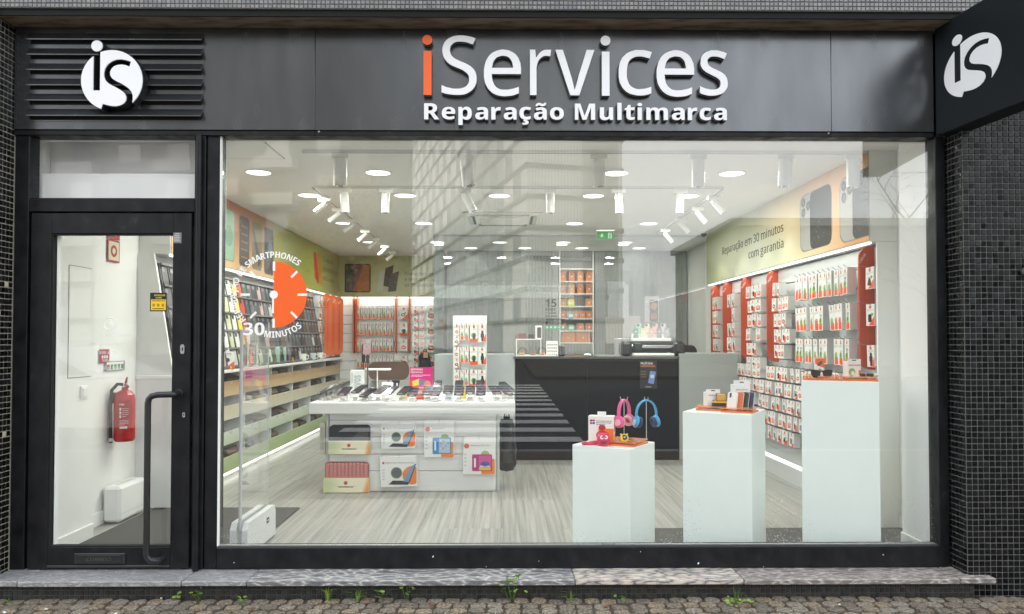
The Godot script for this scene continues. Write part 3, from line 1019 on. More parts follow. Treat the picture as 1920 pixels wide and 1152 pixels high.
func signs() -> void:
	var face := mk(0.80, 0.80, 0.82, 0.4)
	var org := mk(0.85, 0.12, 0.015, 0.4)
	var z := 0.062
	var y0 := my(176, z)
	var nm := thing("shop_name_sign", "large raised white lettering with an orange first letter on the fascia", "sign", Vector3(mx(1080, z), y0, 0.022))
	var cap := (176 - 62) * (4.3 - z) / 1400.0
	# stems of the two letters i, then the others
	for q in [[793, 808, 92, 71, 800, org], [1130, 1144.5, 92, 71, 1137, face]]:
		var x0 := mx(q[0], z) - nm.position.x
		var x1 := mx(q[1], z) - nm.position.x
		var hgt: float = my(q[2], z) - y0
		var low := 0.0
		var stem := func(d: float) -> ArrayMesh: return mb().lo_hi(Vector3(0, low, 0), Vector3(x1 - x0, hgt, d)).mesh()
		stacked_letter(nm, stem, q[5], Vector3(x0, 0, 0), 0.0)
		var dot := func(d: float) -> ArrayMesh: return mb().prism(disc(0.0285, 28), 0, d).mesh()
		stacked_letter(nm, dot, q[5], Vector3(mx(q[4], z) - nm.position.x, my(q[3], z) - y0, 0), 0.0)
	for q in [["S", 827, 893], ["e", 907, 977], ["r", 994, 1034], ["v", 1042, 1116], ["c", 1162, 1225], ["e", 1234, 1305], ["s", 1316, 1369]]:
		var wd: float = (q[2] - q[1]) * (4.3 - z) / 1400.0
		var ch: String = q[0]
		var f := func(d: float) -> ArrayMesh: return text_mesh(ch, cap, wd, d, false, 0.8)
		stacked_letter(nm, f, face, Vector3(mx(q[1], z) - nm.position.x, 0.002, 0), 0.0)
	var y1 := my(222, z)
	var sub := thing("subtitle_sign", "small bold raised white lettering under the shop name", "sign", Vector3(mx(1080, z), y1, 0.022))
	var s := "Reparação Multimarca"
	var widths := PackedFloat32Array()
	var total := 0.0
	for c in s:
		var a := f_bold.get_string_size(c, HORIZONTAL_ALIGNMENT_LEFT, -1, 48).x
		widths.append(a)
		total += a
	var k := (1370.0 - 792.0) * (4.3 - z) / 1400.0 / total
	var cur: float = mx(792, z) - sub.position.x
	var cap2: float = (222 - 192) * (4.3 - z) / 1400.0
	for i in s.length():
		var ch := s[i]
		if ch != " ":
			var adv := widths[i] * k
			var wd := text_mesh(ch, cap2, 0.0, 0.01, true, 3.0).get_aabb().size.x * k / (cap2 / (48.0 * 0.714))
			var f := func(d: float) -> ArrayMesh: return text_mesh(ch, cap2, wd, d, true, 1.2)
			stacked_letter(sub, f, face, Vector3(cur + (adv - wd) / 2, 0, 0), 0.0)
		cur += widths[i] * k
	# round mark over the louvre
	var r := 57.3 * (4.3 - 0.1) / 1400.0
	var lg := thing("round_logo_sign", "round raised white logo on the louvre above the door", "sign", Vector3(mx(208.5, 0.1), my(150.5, 0.1), 0.07))
	for p in logo_parts():
		var b := put("logo_face", mb().prism(scaled(p, r), 0.03, 0.036).mesh(), face, lg)
		put("logo_return", mb().prism(grown(p, r, 0.003), 0.014, 0.030).mesh(), M.black, b)
		put("back_plate", mb().prism(scaled(p, r), 0.011, 0.014).mesh(), M.white, b)
		put("spacer", mb().prism(grown(p, r, 0.003), -0.03, 0.011).mesh(), M.black, b)
	# sign that stands out from the wall
	var ps := thing("projecting_sign", "black box sign standing out from the wall with a white round logo", "sign", Vector3(2.562, 2.52, 0.02), "", 0.11)
	put("box", soft(Vector3(-0.065, 0, 0), Vector3(0.065, 0.625, 1.0), 0.004), M.sign, ps)
	put("wall_bracket", soft(Vector3(-0.03, 0.1, -0.15), Vector3(0.03, 0.5, 0.0)), M.black, ps)
	var zc := 0.29
	for p in logo_parts():
		for sd in [-1.0, 1.0]:
			put("logo_face", mb().prism(scaled(p, 0.158), 0.0, 0.002).mesh(), face, ps, xf(Vector3(0.066 * sd, my(119, zc) - 2.52, zc), PI / 2 * sd) * Transform3D(Basis.from_scale(Vector3(1.34, 1, 1)), Vector3.ZERO))

# ---------------------------------------------------------------- pavement, weeds, litter
func ground_bits() -> void:
	var pv := struct("pavement", solid(Vector3(-60, -0.40, 0.165), Vector3(60, -0.0875, 0.78)), M.dirt)
	var made := 0
	var shapes := []
	for k in 10:
		var b := mb()
		var w := rng.randf_range(0.080, 0.094)
		var d := rng.randf_range(0.068, 0.078)
		var top := []
		var low := []
		var n := 8
		for i in n:
			var a := TAU * (i + 0.5) / n
			var q := Vector2(cos(a), sin(a)) * 1.32
			q = Vector2(clampf(q.x, -1, 1), clampf(q.y, -1, 1)) * Vector2(w, d) / 2 * rng.randf_range(0.92, 1.03)
			low.append(Vector3(q.x, -0.035, q.y))
			top.append(Vector3(q.x * 0.94, 0.0 + rng.randf_range(-0.002, 0.0015), q.y * 0.94))
		var mid := []
		for i in n:
			mid.append(Vector3(low[i].x * 0.99, -0.0035, low[i].z * 0.99))
		for i in n:
			var j := (i + 1) % n
			b.quad(low[j], low[i], mid[i], mid[j])
			b.quad(mid[j], mid[i], top[i], top[j])
			b.tri(Vector3(0, 0.001, 0), top[j], top[i])
		shapes.append(b.mesh())
	var spots := []
	for row in 8:
		var z := 0.165 + 0.04 + row * 0.080
		var x := -3.6 + rng.randf() * 0.08
		while x < 3.6:
			spots.append(Vector3(x + (0.012 * row), -0.079 + rng.randf_range(-0.004, 0.003), z + rng.randf_range(-0.006, 0.006) + 0.012 * sin(x * 3.1)))
			x += rng.randf_range(0.088, 0.100)
	spots.sort_custom(func(a, b): return absf(a.x) + absf(a.z - 0.33) * 8 < absf(b.x) + absf(b.z - 0.33) * 8)
	var rest := mb()
	for k in spots.size():
		var t := xf(spots[k], rng.randfn() * 0.09 + (PI if rng.randf() < 0.5 else 0.0), rng.randfn() * 0.025, rng.randfn() * 0.025)
		var m: ArrayMesh = shapes[rng.randi() % 10]
		if k < 300:
			put("cobble", m, M.cobbles[rng.randi() % 4], pv, t)
		else:
			var a := m.surface_get_arrays(0)
			for q in a[Mesh.ARRAY_VERTEX]:
				rest.v.append(t * q)
			for q in a[Mesh.ARRAY_NORMAL]:
				rest.n.append(t.basis * q)
			rest.u.append_array(a[Mesh.ARRAY_TEX_UV])
	if rest.v.size():
		stuff(put("cobble_paving", rest.mesh(), M.cobbles[1], pv))
	struct("pavement_beyond", solid(Vector3(-60, -0.40, 0.78), Vector3(60, -0.082, 5.15)), M.cobbles[1])
	# weeds along the plinth
	var green := [mk(0.12, 0.22, 0.03, 0.6), mk(0.20, 0.30, 0.045, 0.6), mk(0.09, 0.18, 0.03, 0.6)]
	for m in green:
		m.backlight_enabled = true
		m.backlight = Color(0.25, 0.4, 0.08)
	for q in [[380, 1118, 0.05, 9, "clover", "clump of round-leaved weed by the plinth below the door post"], [340, 1113, 0.03, 5, "clover", "small clump of weed just left of the clover below the door post"],
			[457, 1128, 0.035, 7, "clover", "pale weed between cobbles beside a brown dry leaf"], [617, 1118, 0.055, 22, "grass", "wide tuft of narrow grass blades at the foot of the plinth, the leftmost grass"],
			[672, 1120, 0.05, 14, "grass", "thin tuft of grass beside a broad-leaved weed"], [718, 1123, 0.04, 4, "broad", "broad-leaved weed with three smooth oval leaves"],
			[765, 1114, 0.055, 9, "clover", "upright round-leaved weed against the plinth right of the broad-leaved one"], [960, 1117, 0.085, 26, "clover", "biggest weed, a bushy clump below the middle of the window"],
			[1070, 1122, 0.05, 5, "grass", "few thin grass blades right of the bushy weed"], [1162, 1128, 0.03, 5, "clover", "tiny weed seedling below the leftmost white pedestal"],
			[1378, 1130, 0.06, 30, "moss", "spreading yellow green creeping weed below the middle pedestal"], [30, 1120, 0.02, 6, "grass", "tiny tuft of grass below the left pillar"]]:
		var zz: float = 0.19 + maxf(0.0, (q[1] - 1118) * 0.006)
		var o := thing("weed", q[5], "weed", Vector3(mx(q[0], zz), -0.085, zz), "weeds along the shop plinth")
		for k in q[3]:
			var a := rng.randf() * TAU
			var rad: float = 1.1 * q[2] * rng.randf_range(0.1, 0.75)
			var hgt: float = q[2] * rng.randf_range(0.6, 1.7)
			var foot := Vector3(cos(a) * rad * 0.3, 0, absf(sin(a)) * rad * 0.3)
			var tip := Vector3(cos(a) * rad * 1.2, hgt, absf(sin(a)) * rad * 0.9)
			var m: Material = green[rng.randi() % 3]
			if q[4] == "grass":
				var sdw := Vector3(-sin(a), 0, cos(a)) * 0.0032
				var b := mb()
				var mid := (foot + tip) / 2 + Vector3(0, hgt * 0.25, 0)
				tip += Vector3(cos(a), -0.2, absf(sin(a))) * rad
				b.quad(foot - sdw, foot + sdw, mid + sdw * 0.8, mid - sdw * 0.8)
				b.tri(mid - sdw * 0.8, mid + sdw * 0.8, tip)
				put("blade", b.mesh(), m, o)
			else:
				if k % 2 == 0:
					put("stem", mb().tube([foot, (foot + tip) / 2 + Vector3(0, 0.004, 0), tip], 0.0009, 5).mesh(), green[2], o)
				var r: float = {"clover": 0.0115, "broad": 0.019, "moss": 0.011}[q[4]] * rng.randf_range(0.7, 1.25)
				var lf := disc(1.0, 10)
				var pp := PackedVector2Array()
				for v in lf:
					pp.append(Vector2(v.x * r, v.y * r * (0.6 if q[4] != "clover" else 0.85)))
				if q[4] == "moss":
					tip = Vector3((rng.randf() - 0.5) * 0.16, rng.randf_range(0.004, 0.05), rng.randf_range(-0.01, 0.07))
				put("leaf", mb().prism(pp, 0, 0.0008).mesh(), m if q[4] != "moss" else green[1], o, xf(tip, rng.randf() * TAU, -PI / 2 + rng.randf_range(0.1, 0.9)))
	# dry leaves and bits
	for q in [[478, 1134, "curled brown dry leaf between cobbles next to a pale weed"], [690, 1125, "rust red dry leaf below the grass tuft"], [810, 1129, "flat brown leaf lying against the plinth"], [555, 1141, "small orange scrap of leaf on the cobbles"], [1135, 1133, "pale brown leaf stuck in a joint below the left pedestal"], [1400, 1135, "brown leaf at the edge of the creeping weed"]]:
		var zz: float = 0.2 + (q[1] - 1120) * 0.009
		var o := put("dry_leaf", mb().prism(rrect(0.035, 0.02, 0.009, 3), 0, 0.001).mesh(), [mk(0.16, 0.05, 0.02, 0.8), mk(0.22, 0.10, 0.05, 0.8), mk(0.14, 0.09, 0.06, 0.8)][rng.randi() % 3], null, xf(Vector3(mx(q[0], zz), -0.073, zz), rng.randf() * TAU, -PI / 2 + rng.randf_range(-0.3, 0.3)))
		tag(o, q[2], "leaf", "dry leaves on the cobbles")
	for q in [[22, 1140, "white pebble on the cobbles at the left end"], [98, 1135, "largest white chip of stone, below the door"], [310, 1117, "thin white scrap leaning on the plinth below the door"], [1572, 1132, "pale strip of wood on the cobbles below the tallest pedestal"], [225, 1143, "small white chip of stone below the letter slot"]]:
		var zz: float = 0.2 + (q[1] - 1120) * 0.009
		var o := put("litter", mb().cbox(Vector3.ZERO, Vector3(0.022, 0.006, 0.012), 0.002).mesh(), mk(0.6, 0.57, 0.52, 0.8), null, xf(Vector3(mx(q[0], zz), -0.072, zz), rng.randf() * TAU, 0, 0.2))
		tag(o, q[2], "litter", "chips and scraps on the cobbles")

# ---------------------------------------------------------------- the shop inside
const CEIL := 2.70

func area_light(parent: Node3D, at: Vector3, b: Basis, size: Vector2, energy: float, col := Color(0.985, 1.0, 0.955)) -> void:
	var l := AreaLight3D.new()
	l.name = "light"
	l.area_size = size
	l.area_normalize_energy = true
	l.light_energy = energy
	l.light_color = col
	l.set("area_range", 12.0)
	l.set("area_attenuation", 2.0)
	l.shadow_enabled = true
	l.transform = Transform3D(b, at)
	parent.add_child(l, true)

func room() -> void:
	var w: Material = M.matt_white
	# floor boards
	var boards := []
	for k in 5:
		var m := StandardMaterial3D.new()
		m.albedo_texture = noise_tex(512, 0.016, [[0.0, Color(0.50, 0.50, 0.485)], [0.35, Color(0.585, 0.585, 0.57)], [0.6, Color(0.635, 0.635, 0.615)], [1.0, Color(0.70, 0.70, 0.68)]], 60 + k, 6)
		m.uv1_triplanar = true
		m.uv1_world_triplanar = true
		m.uv1_scale = Vector3(3.0, 1.0, 0.07)
		m.uv1_offset = Vector3(0.37 * k, 0, 0.21 * k)
		m.roughness = 0.38
		boards.append(m)
	M.boards = boards
	var fl := struct("floor", solid(Vector3(-3.0, -0.30, -8.4), Vector3(3.0, -0.006, -0.121)), mk(0.2, 0.19, 0.17, 0.8))
	var lens := []
	for k in 14:
		var x := -2.95 + k * 0.42
		var z := -0.125 - (0.0 if k % 2 else 0.9)
		var first := true
		while z > -8.2:
			var l := 1.84
			if first and k % 2 == 0:
				l = 0.9
				z = -0.125
			first = false
			var z2 := maxf(z - l, -8.3)
			put("floor_board", solid(Vector3(x + 0.0006, -0.006, z2 + 0.0006), Vector3(x + 0.4194, 0.0, z - 0.0006)), boards[rng.randi() % 5], fl)
			z = z2
	struct("ceiling", solid(Vector3(-3.2, CEIL, -8.6), Vector3(3.2, CEIL + 0.2, -0.1)), mk(0.84, 0.845, 0.82, 0.8))
	struct("front_bulkhead", solid(Vector3(-2.95, 2.52, -0.16), Vector3(2.95, CEIL, -0.121)), w)
	struct("left_wall", solid(Vector3(-3.2, -0.05, -8.5), Vector3(-2.93, CEIL, -0.121)), w)
	struct("left_pier", solid(Vector3(-2.93, 0, -0.80), Vector3(-2.79, CEIL, -0.121)), w)
	struct("right_wall", solid(Vector3(2.82, -0.05, -8.5), Vector3(3.2, CEIL, -0.121)), w)
	struct("right_pier", solid(Vector3(2.57, 0, -0.52), Vector3(2.82, CEIL, -0.121)), mk(0.80, 0.81, 0.80, 0.7))
	struct("back_wall", solid(Vector3(-3.2, -0.05, -8.6), Vector3(3.2, CEIL, -8.25)), w)
	var sk := [[Vector3(-2.79, 0, -0.80), Vector3(-2.776, 0.1, -0.121)], [Vector3(-2.93, 0, -1.70), Vector3(-2.916, 0.1, -0.80)], [Vector3(2.556, 0, -0.52), Vector3(2.57, 0.1, -0.121)], [Vector3(2.806, 0, -1.2), Vector3(2.82, 0.1, -0.52)], [Vector3(-2.79, 0, -0.814), Vector3(-2.916, 0.1, -0.80)], [Vector3(2.57, 0, -0.534), Vector3(2.806, 0.1, -0.52)]]
	for s in sk:
		struct("skirting", mb().cbox((s[0] + s[1]) / 2, (s[1] - s[0]).abs(), 0.003).mesh(), M.white)
	# joint of the wall panels in the right niche
	struct("wall_joint", solid(Vector3(2.815, 0.1, -0.86), Vector3(2.8195, CEIL, -0.856)), M.grey)
	# entrance mats, speckled grey
	var mat := StandardMaterial3D.new()
	mat.albedo_texture = noise_tex(512, 0.35, [[0.0, Color(0.17, 0.17, 0.17)], [0.5, Color(0.30, 0.30, 0.295)], [0.72, Color(0.42, 0.42, 0.41)], [0.9, Color(0.62, 0.62, 0.60)], [1.0, Color(0.8, 0.8, 0.78)]], 71, 2)
	mat.uv1_triplanar = true
	mat.uv1_world_triplanar = true
	mat.uv1_scale = Vector3(1.1, 1.1, 1.1)
	mat.roughness = 0.95
	var ma := put("entrance_mat", soft(Vector3(-2.77, 0.002, -1.66), Vector3(-1.62, 0.012, -0.15), 0.004), mat)
	tag(ma, "dark grey speckled entrance mat inside the door", "mat", "speckled mats behind the shop front")
	ma = put("entrance_mat", soft(Vector3(0.98, 0.002, -0.98), Vector3(2.80, 0.012, -0.15), 0.004), mat)
	tag(ma, "dark grey speckled mat under the two taller white pedestals", "mat", "speckled mats behind the shop front")

func downlight(x: float, z: float, label: String, e := 0.75) -> void:
	var o := thing("ceiling_light", label, "light", Vector3(x, CEIL, z), "round recessed ceiling lights")
	put("trim_ring", mb().lathe([Vector2(0.096, -0.001), Vector2(0.100, -0.006), Vector2(0.112, -0.006), Vector2(0.116, -0.001)], 32).mesh(), M.white, o)
	put("diffuser", mb().at(xf(Vector3(0, -0.004, 0))).lathe([Vector2(0, 0), Vector2(0.097, 0), Vector2(0.097, 0.003), Vector2(0, 0.003)], 32).mesh(), M.lamp, o)
	area_light(o, Vector3(0, -0.008, 0), Basis(Vector3.RIGHT, -PI / 2), Vector2(0.13, 0.13), e)

func track_spot(at: Vector3, aim: Vector3, label: String, r := 0.045, l := 0.20, power := 0.18) -> void:
	var o := thing("track_spotlight", label, "spotlight", at, "white cylinder spotlights on the ceiling tracks")
	put("adapter", mb().cbox(Vector3(0, -0.022, 0), Vector3(0.12, 0.04, 0.036), 0.004).mesh(), M.white, o)
	put("stem", mb().cyl(Vector3(0, -0.075, 0), 0.009, 0.04, 10).mesh(), M.white, o)
	var d := aim.normalized()
	var side := d.cross(Vector3.RIGHT if absf(d.x) < 0.9 else Vector3.BACK).normalized()
	var b := Basis(side, -d, side.cross(-d))
	var t := Transform3D(b, Vector3(0, -0.062, 0) + d * (l - 0.02))
	put("barrel", mb().lathe([Vector2(r * 0.93, 0.002), Vector2(r, 0.0), Vector2(r, l - 0.006), Vector2(r - 0.006, l), Vector2(0, l)], 24).mesh(), M.white, o, t)
	put("reflector", mb().lathe([Vector2(r * 0.93, 0.002), Vector2(r * 0.55, 0.03)], 24).mesh(), M.chrome, o, t)
	put("bulb", mb().cyl(Vector3(0, 0.022, 0), r * 0.5, 0.006, 16).mesh(), M.lamp, o, t)
	var s := SpotLight3D.new()
	s.name = "light"
	s.light_energy = power
	s.light_size = 0.02
	s.light_color = Color(1, 0.97, 0.93)
	s.spot_angle = 32
	s.spot_angle_attenuation = 0.6
	s.spot_range = 12
	s.spot_attenuation = 2
	s.shadow_enabled = true
	o.add_child(s)
	s.transform = Transform3D(Basis(side, (d.cross(side)), -d), t.origin + d * 0.006)

func ceiling_things() -> void:
	M.lamp = glow(1.0, 1.0, 0.96, 2.2)
	var rows := [[-1.76, [-2.0, -1.03, 0.91, 1.86]], [-2.72, [-1.84, -0.94, -0.05, 0.84, 1.74]], [-4.4, [-1.87, -0.945, 0.82, 1.69]], [-6.1, [-1.88, -0.94, -0.07, 0.82, 1.69]], [-6.75, [-0.5, 0.30, 1.15, 2.0]]]
	for i in 5:
		for j in rows[i][1].size():
			var x: float = rows[i][1][j]
			var dim := 1.0 if i < 3 or x < -0.91 else 0.22
			downlight(x, rows[i][0], "round recessed ceiling light, %s from the door side in the %s row behind the glass" % [nth(j), nth(i)], 1.3 * dim)
	# tracks
	var tr := func(a: Vector3, b: Vector3, label: String) -> void:
		var o := thing("lighting_track", label, "lighting track", (a + b) / 2, "slim white ceiling tracks")
		var h := (b - a) / 2
		var w := Vector3(0.017, 0, 0) if absf(h.z) > absf(h.x) else Vector3(0, 0, 0.017)
		put("rail", solid(-h - w - Vector3(0, 0.018, 0), h + w), M.white, o)
		put("slot", solid(-h - w * 0.35 - Vector3(0, 0.0195, 0), h + w * 0.35 - Vector3(0, 0.016, 0)), M.grey, o)
	tr.call(Vector3(-1.45, CEIL, -1.05), Vector3(2.72, CEIL, -1.05), "white ceiling track across the shop, nearest to the window")
	tr.call(Vector3(-1.66, CEIL, -2.3), Vector3(1.95, CEIL, -2.3), "white ceiling track across the shop, second from the window")
	tr.call(Vector3(-1.70, CEIL, -7.4), Vector3(-1.70, CEIL, -2.34), "white ceiling track running to the back along the phone case wall")
	tr.call(Vector3(1.95, CEIL, -5.2), Vector3(1.95, CEIL, -2.34), "white ceiling track running to the back along the packet wall")
	var k := 0
	for q in [[637, Vector3(0, -1, 0.0)], [873, Vector3(0.14, -1, 0.05)], [1124, Vector3(0.02, -1, 0)], [1312, Vector3(0, -1, 0)], [1478, Vector3(-0.08, -1, 0.05)], [1606, Vector3(0.0, -1, 0)]]:
		track_spot(Vector3(mx(q[0], -1.05), CEIL - 0.018, -1.05), q[1], "white cylinder spotlight, %s from the left on the nearest cross track" % nth(k), 0.046, 0.2)
		k += 1
	k = 0
	for q in [645, 722, 872, 1032, 1162, 1278]:
		track_spot(Vector3(mx(q, -2.3), CEIL - 0.018, -2.3), Vector3([0.05, 0, 0.5, 0, 0, -0.06][k], -1, 0.02), "white cylinder spotlight, %s from the left on the second cross track" % nth(k), 0.036, 0.18)
		k += 1
	k = 0
	for z in [-2.75, -3.3, -4.0, -4.8, -5.5, -6.3, -7.0]:
		track_spot(Vector3(-1.70, CEIL - 0.018, z), Vector3(-1.0, -0.85, 0.1), "white spotlight tilted to the phone case wall, %s from the window on its track" % nth(k), 0.024, 0.14)
		k += 1
	k = 0
	for z in [-2.6, -3.2, -3.9, -4.7]:
		track_spot(Vector3(1.95, CEIL - 0.018, z), Vector3(0.8, -1.0, 0.1), "white spotlight tilted to the packet wall, %s from the window on its track" % nth(k), 0.028, 0.15)
		k += 1
	# access hatch
	var ha := thing("ceiling_hatch", "square white access hatch in the ceiling just behind the door side of the window", "hatch", Vector3(-2.0, CEIL, -0.95))
	put("panel", soft(Vector3(-0.34, -0.004, -0.34), Vector3(0.34, 0.0, 0.34), 0.001), M.matt_white, ha)
	for s in [-1.0, 1.0]:
		put("joint", solid(Vector3(-0.352, -0.003, 0.345 * s - 0.004), Vector3(0.352, 0.0, 0.345 * s + 0.004)), M.grey, ha)
		put("joint", solid(Vector3(0.348 * s - 0.004, -0.003, -0.34), Vector3(0.348 * s + 0.004, 0.0, 0.34)), M.grey, ha)
	# air conditioning cassette
	var ac := thing("air_conditioner", "square white ceiling air conditioner with four dark slots", "air conditioner", Vector3(-0.02, CEIL, -4.05))
	put("cover", mb().cbox(Vector3(0, -0.012, 0), Vector3(0.86, 0.024, 0.86), 0.008).mesh(), M.white, ac)
	put("grille", mb().cbox(Vector3(0, -0.03, 0), Vector3(0.5, 0.014, 0.5), 0.005).mesh(), M.matt_white, ac)
	for q in [[0, 0.33, 0.56, 0.05], [0, -0.33, 0.56, 0.05], [0.33, 0, 0.05, 0.56], [-0.33, 0, 0.05, 0.56]]:
		put("slot", mb().box(Vector3(q[0], -0.0245, q[1]), Vector3(q[2], 0.002, q[3])).mesh(), M.dark_grey, ac)
		put("vane", mb().cbox(Vector3(q[0] * 1.08, -0.03, q[1] * 1.08), Vector3(q[2] * 0.95, 0.006, q[3] * 0.95), 0.002).mesh(), M.pale_grey, ac)
	var sd := put("smoke_detector", mb().lathe([Vector2(0, -0.03), Vector2(0.03, -0.03), Vector2(0.045, -0.012), Vector2(0.045, 0)], 20).mesh(), M.white, null, xf(Vector3(-0.05, CEIL, -5.0)))
	tag(sd, "tiny round smoke detector on the ceiling behind the air conditioner", "smoke detector")
	# exit sign
	var z := -4.95
	var ex := thing("exit_sign", "small green exit sign with white arrow and running figure under a lit bar", "sign", Vector3(mx(1136, z), my(432, z), z))
	put("lamp_bar", mb().cbox(Vector3(0, 0.02, 0), Vector3(0.24, 0.03, 0.05), 0.006).mesh(), M.white, ex)
	put("lamp_tube", mb().box(Vector3(0, 0.003, 0.0), Vector3(0.22, 0.006, 0.03)).mesh(), glow(1, 0.9, 0.7, 1.6), ex)
	var gsn := glow(0.02, 0.28, 0.06, 0.35)
	gsn.albedo_color = lin(0.02, 0.3, 0.07)
	put("green_panel", mb().box(Vector3(0, -0.06, 0), Vector3(0.20, 0.085, 0.006)).mesh(), gsn, ex)
	var arrow := PackedVector2Array([Vector2(-0.012, 0.02), Vector2(0.012, 0.02), Vector2(0.012, -0.002), Vector2(0.026, -0.002), Vector2(0, -0.028), Vector2(-0.026, -0.002), Vector2(-0.012, -0.002)])
	put("arrow", mb().prism(arrow, 0.003, 0.005).mesh(), M.paper, ex, xf(Vector3(-0.045, -0.058, 0)))
	put("doorway", mb().box(Vector3(0.055, -0.06, 0.0035), Vector3(0.045, 0.068, 0.002)).mesh(), M.paper, ex)
	var run := mb()
	run.box(Vector3(0.055, -0.055, 0.0052), Vector3(0.012, 0.026, 0.001))
	run.at(xf(Vector3(0.048, -0.078, 0.0052), 0, 0, 0.5)).box(Vector3.ZERO, Vector3(0.008, 0.026, 0.001))
	run.at(xf(Vector3(0.063, -0.077, 0.0052), 0, 0, -0.5)).box(Vector3.ZERO, Vector3(0.008, 0.024, 0.001))
	run.at(xf(Vector3(0.057, -0.036, 0.0052))).prism(disc(0.007, 10), -0.0005, 0.0005)
	put("running_figure", run.mesh(), gsn, ex)
	put("hanger", mb().cyl(Vector3(0, 0.03, 0), 0.006, CEIL - my(432, z) - 0.03, 8).mesh(), M.white, ex)
	z = -5.1
	var cm := thing("security_camera", "small black dome camera on the ceiling in the far corner of the packet wall", "camera", Vector3(mx(1322, z), CEIL, z))
	put("mount", mb().cyl(Vector3(0, -0.02, 0), 0.05, 0.02, 20).mesh(), M.white, cm)
	put("dome", mb().ball(Vector3(0, -0.028, 0), Vector3(0.036, 0.036, 0.036)).mesh(), M.black, cm)

# ---------------------------------------------------------------- packets
var atlas: StandardMaterial3D
const PD := ["white cable packet, orange foot", "white packet, green dot", "white packet, black plugs", "white packet, orange block", "white earphone packet, orange corner", "white packet, black charger", "white packet, dark gadget", "white holder packet, orange corner", "small packet, dark ring", "small packet, orange label", "small packet, red stripe", "small packet, brown picture", "white box, black watch", "white box, orange headphones", "white box, green picture", "white box, grey picture"]
func make_atlas() -> void:
	M.hook = mk(0.22, 0.22, 0.23, 0.35, 0.6)
	var im := Image.create(1024, 512, false, Image.FORMAT_RGB8)
	im.fill(Color(0.90, 0.90, 0.885))
	var o := Color(0.95, 0.32, 0.06)
	var g := Color(0.45, 0.68, 0.22)
	var k := Color(0.10, 0.10, 0.11)
	var r := Color(0.80, 0.22, 0.15)
	for i in 16:
		var x := (i % 8) * 128
		var y := (i / 8) * 256
		im.fill_rect(Rect2i(x + 52, y + 10, 24, 7), Color(0.45, 0.45, 0.45))
		i_circle(im, x + 64, y + 38, 18, r)
		i_circle(im, x + 67, y + 37, 5, Color(0.95, 0.8, 0.75))
		i_lines(im, x + 16, y + 62, 96, 3, 9, 4, Color(0.62, 0.62, 0.62), rng)
		match i:
			0, 1, 2, 3:
				im.fill_rect(Rect2i(x + 20, y + 182, 86, 66), o)
				i_circle(im, x + 56, y + 164, 34, g if i != 3 else o)
				for dx in [46, 76]:
					im.fill_rect(Rect2i(x + dx, y + [120, 150, 100, 140][i], 10, 70), k if i == 2 else Color(0.5, 0.5, 0.52))
					im.fill_rect(Rect2i(x + dx - 3, y + [110, 140, 90, 130][i], 16, 22), k if i == 2 else Color(0.7, 0.7, 0.72))
			4, 5, 6, 7:
				i_poly(im, [Vector2(x + 128, y + 130), Vector2(x + 128, y + 250), Vector2(x + 40, y + 250)], o)
				i_circle(im, x + 90, y + 120, 18, g)
				if i == 5:
					i_rrect(im, x + 34, y + 120, 50, 90, 12, k)
				elif i == 4:
					i_circle(im, x + 56, y + 160, 32, k)
					i_circle(im, x + 56, y + 160, 18, Color(0.9, 0.9, 0.88))
				elif i == 6:
					i_rrect(im, x + 30, y + 100, 28, 120, 8, k)
					i_circle(im, x + 74, y + 170, 24, Color(0.25, 0.18, 0.14))
				else:
					i_poly(im, [Vector2(x + 30, y + 210), Vector2(x + 50, y + 110), Vector2(x + 80, y + 150), Vector2(x + 90, y + 220)], Color(0.2, 0.2, 0.22))
			8:
				i_circle(im, x + 64, y + 160, 40, k)
				i_circle(im, x + 64, y + 160, 24, o)
				i_circle(im, x + 64, y + 160, 16, Color(0.88, 0.88, 0.86))
				im.fill_rect(Rect2i(x + 80, y + 200, 48, 50), o)
			9:
				im.fill_rect(Rect2i(x + 26, y + 130, 80, 90), o)
				i_rrect(im, x + 44, y + 110, 40, 80, 8, Color(0.75, 0.75, 0.75))
			10:
				i_circle(im, x + 64, y + 170, 38, r)
				im.fill_rect(Rect2i(x + 38, y + 158, 52, 22), Color(0.9, 0.85, 0.8))
			11:
				im.fill_rect(Rect2i(x + 66, y + 140, 62, 110), o)
				i_rrect(im, x + 34, y + 110, 36, 110, 10, Color(0.18, 0.11, 0.09))
				i_circle(im, x + 52, y + 150, 26, Color(0.22, 0.13, 0.11))
			12:
				i_poly(im, [Vector2(x + 60, y + 250), Vector2(x + 128, y + 120), Vector2(x + 128, y + 250)], o)
				i_rrect(im, x + 50, y + 90, 34, 150, 8, k)
				i_rrect(im, x + 40, y + 130, 54, 64, 12, Color(0.16, 0.18, 0.22))
			13:
				i_circle(im, x + 70, y + 165, 52, o)
				i_circle(im, x + 64, y + 165, 42, k)
				i_circle(im, x + 64, y + 168, 28, Color(0.85, 0.5, 0.3))
				i_circle(im, x + 34, y + 110, 12, k)
			14:
				im.fill_rect(Rect2i(x, y + 205, 128, 50), o)
				i_circle(im, x + 64, y + 160, 40, g)
				i_rrect(im, x + 46, y + 130, 40, 90, 10, Color(0.2, 0.25, 0.3))
			15:
				im.fill_rect(Rect2i(x + 70, y + 190, 58, 64), o)
				i_rrect(im, x + 26, y + 110, 64, 100, 8, Color(0.5, 0.5, 0.52))
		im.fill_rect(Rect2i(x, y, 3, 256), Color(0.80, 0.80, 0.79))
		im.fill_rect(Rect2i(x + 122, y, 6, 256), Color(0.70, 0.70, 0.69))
	atlas = printed(im, 0.35)

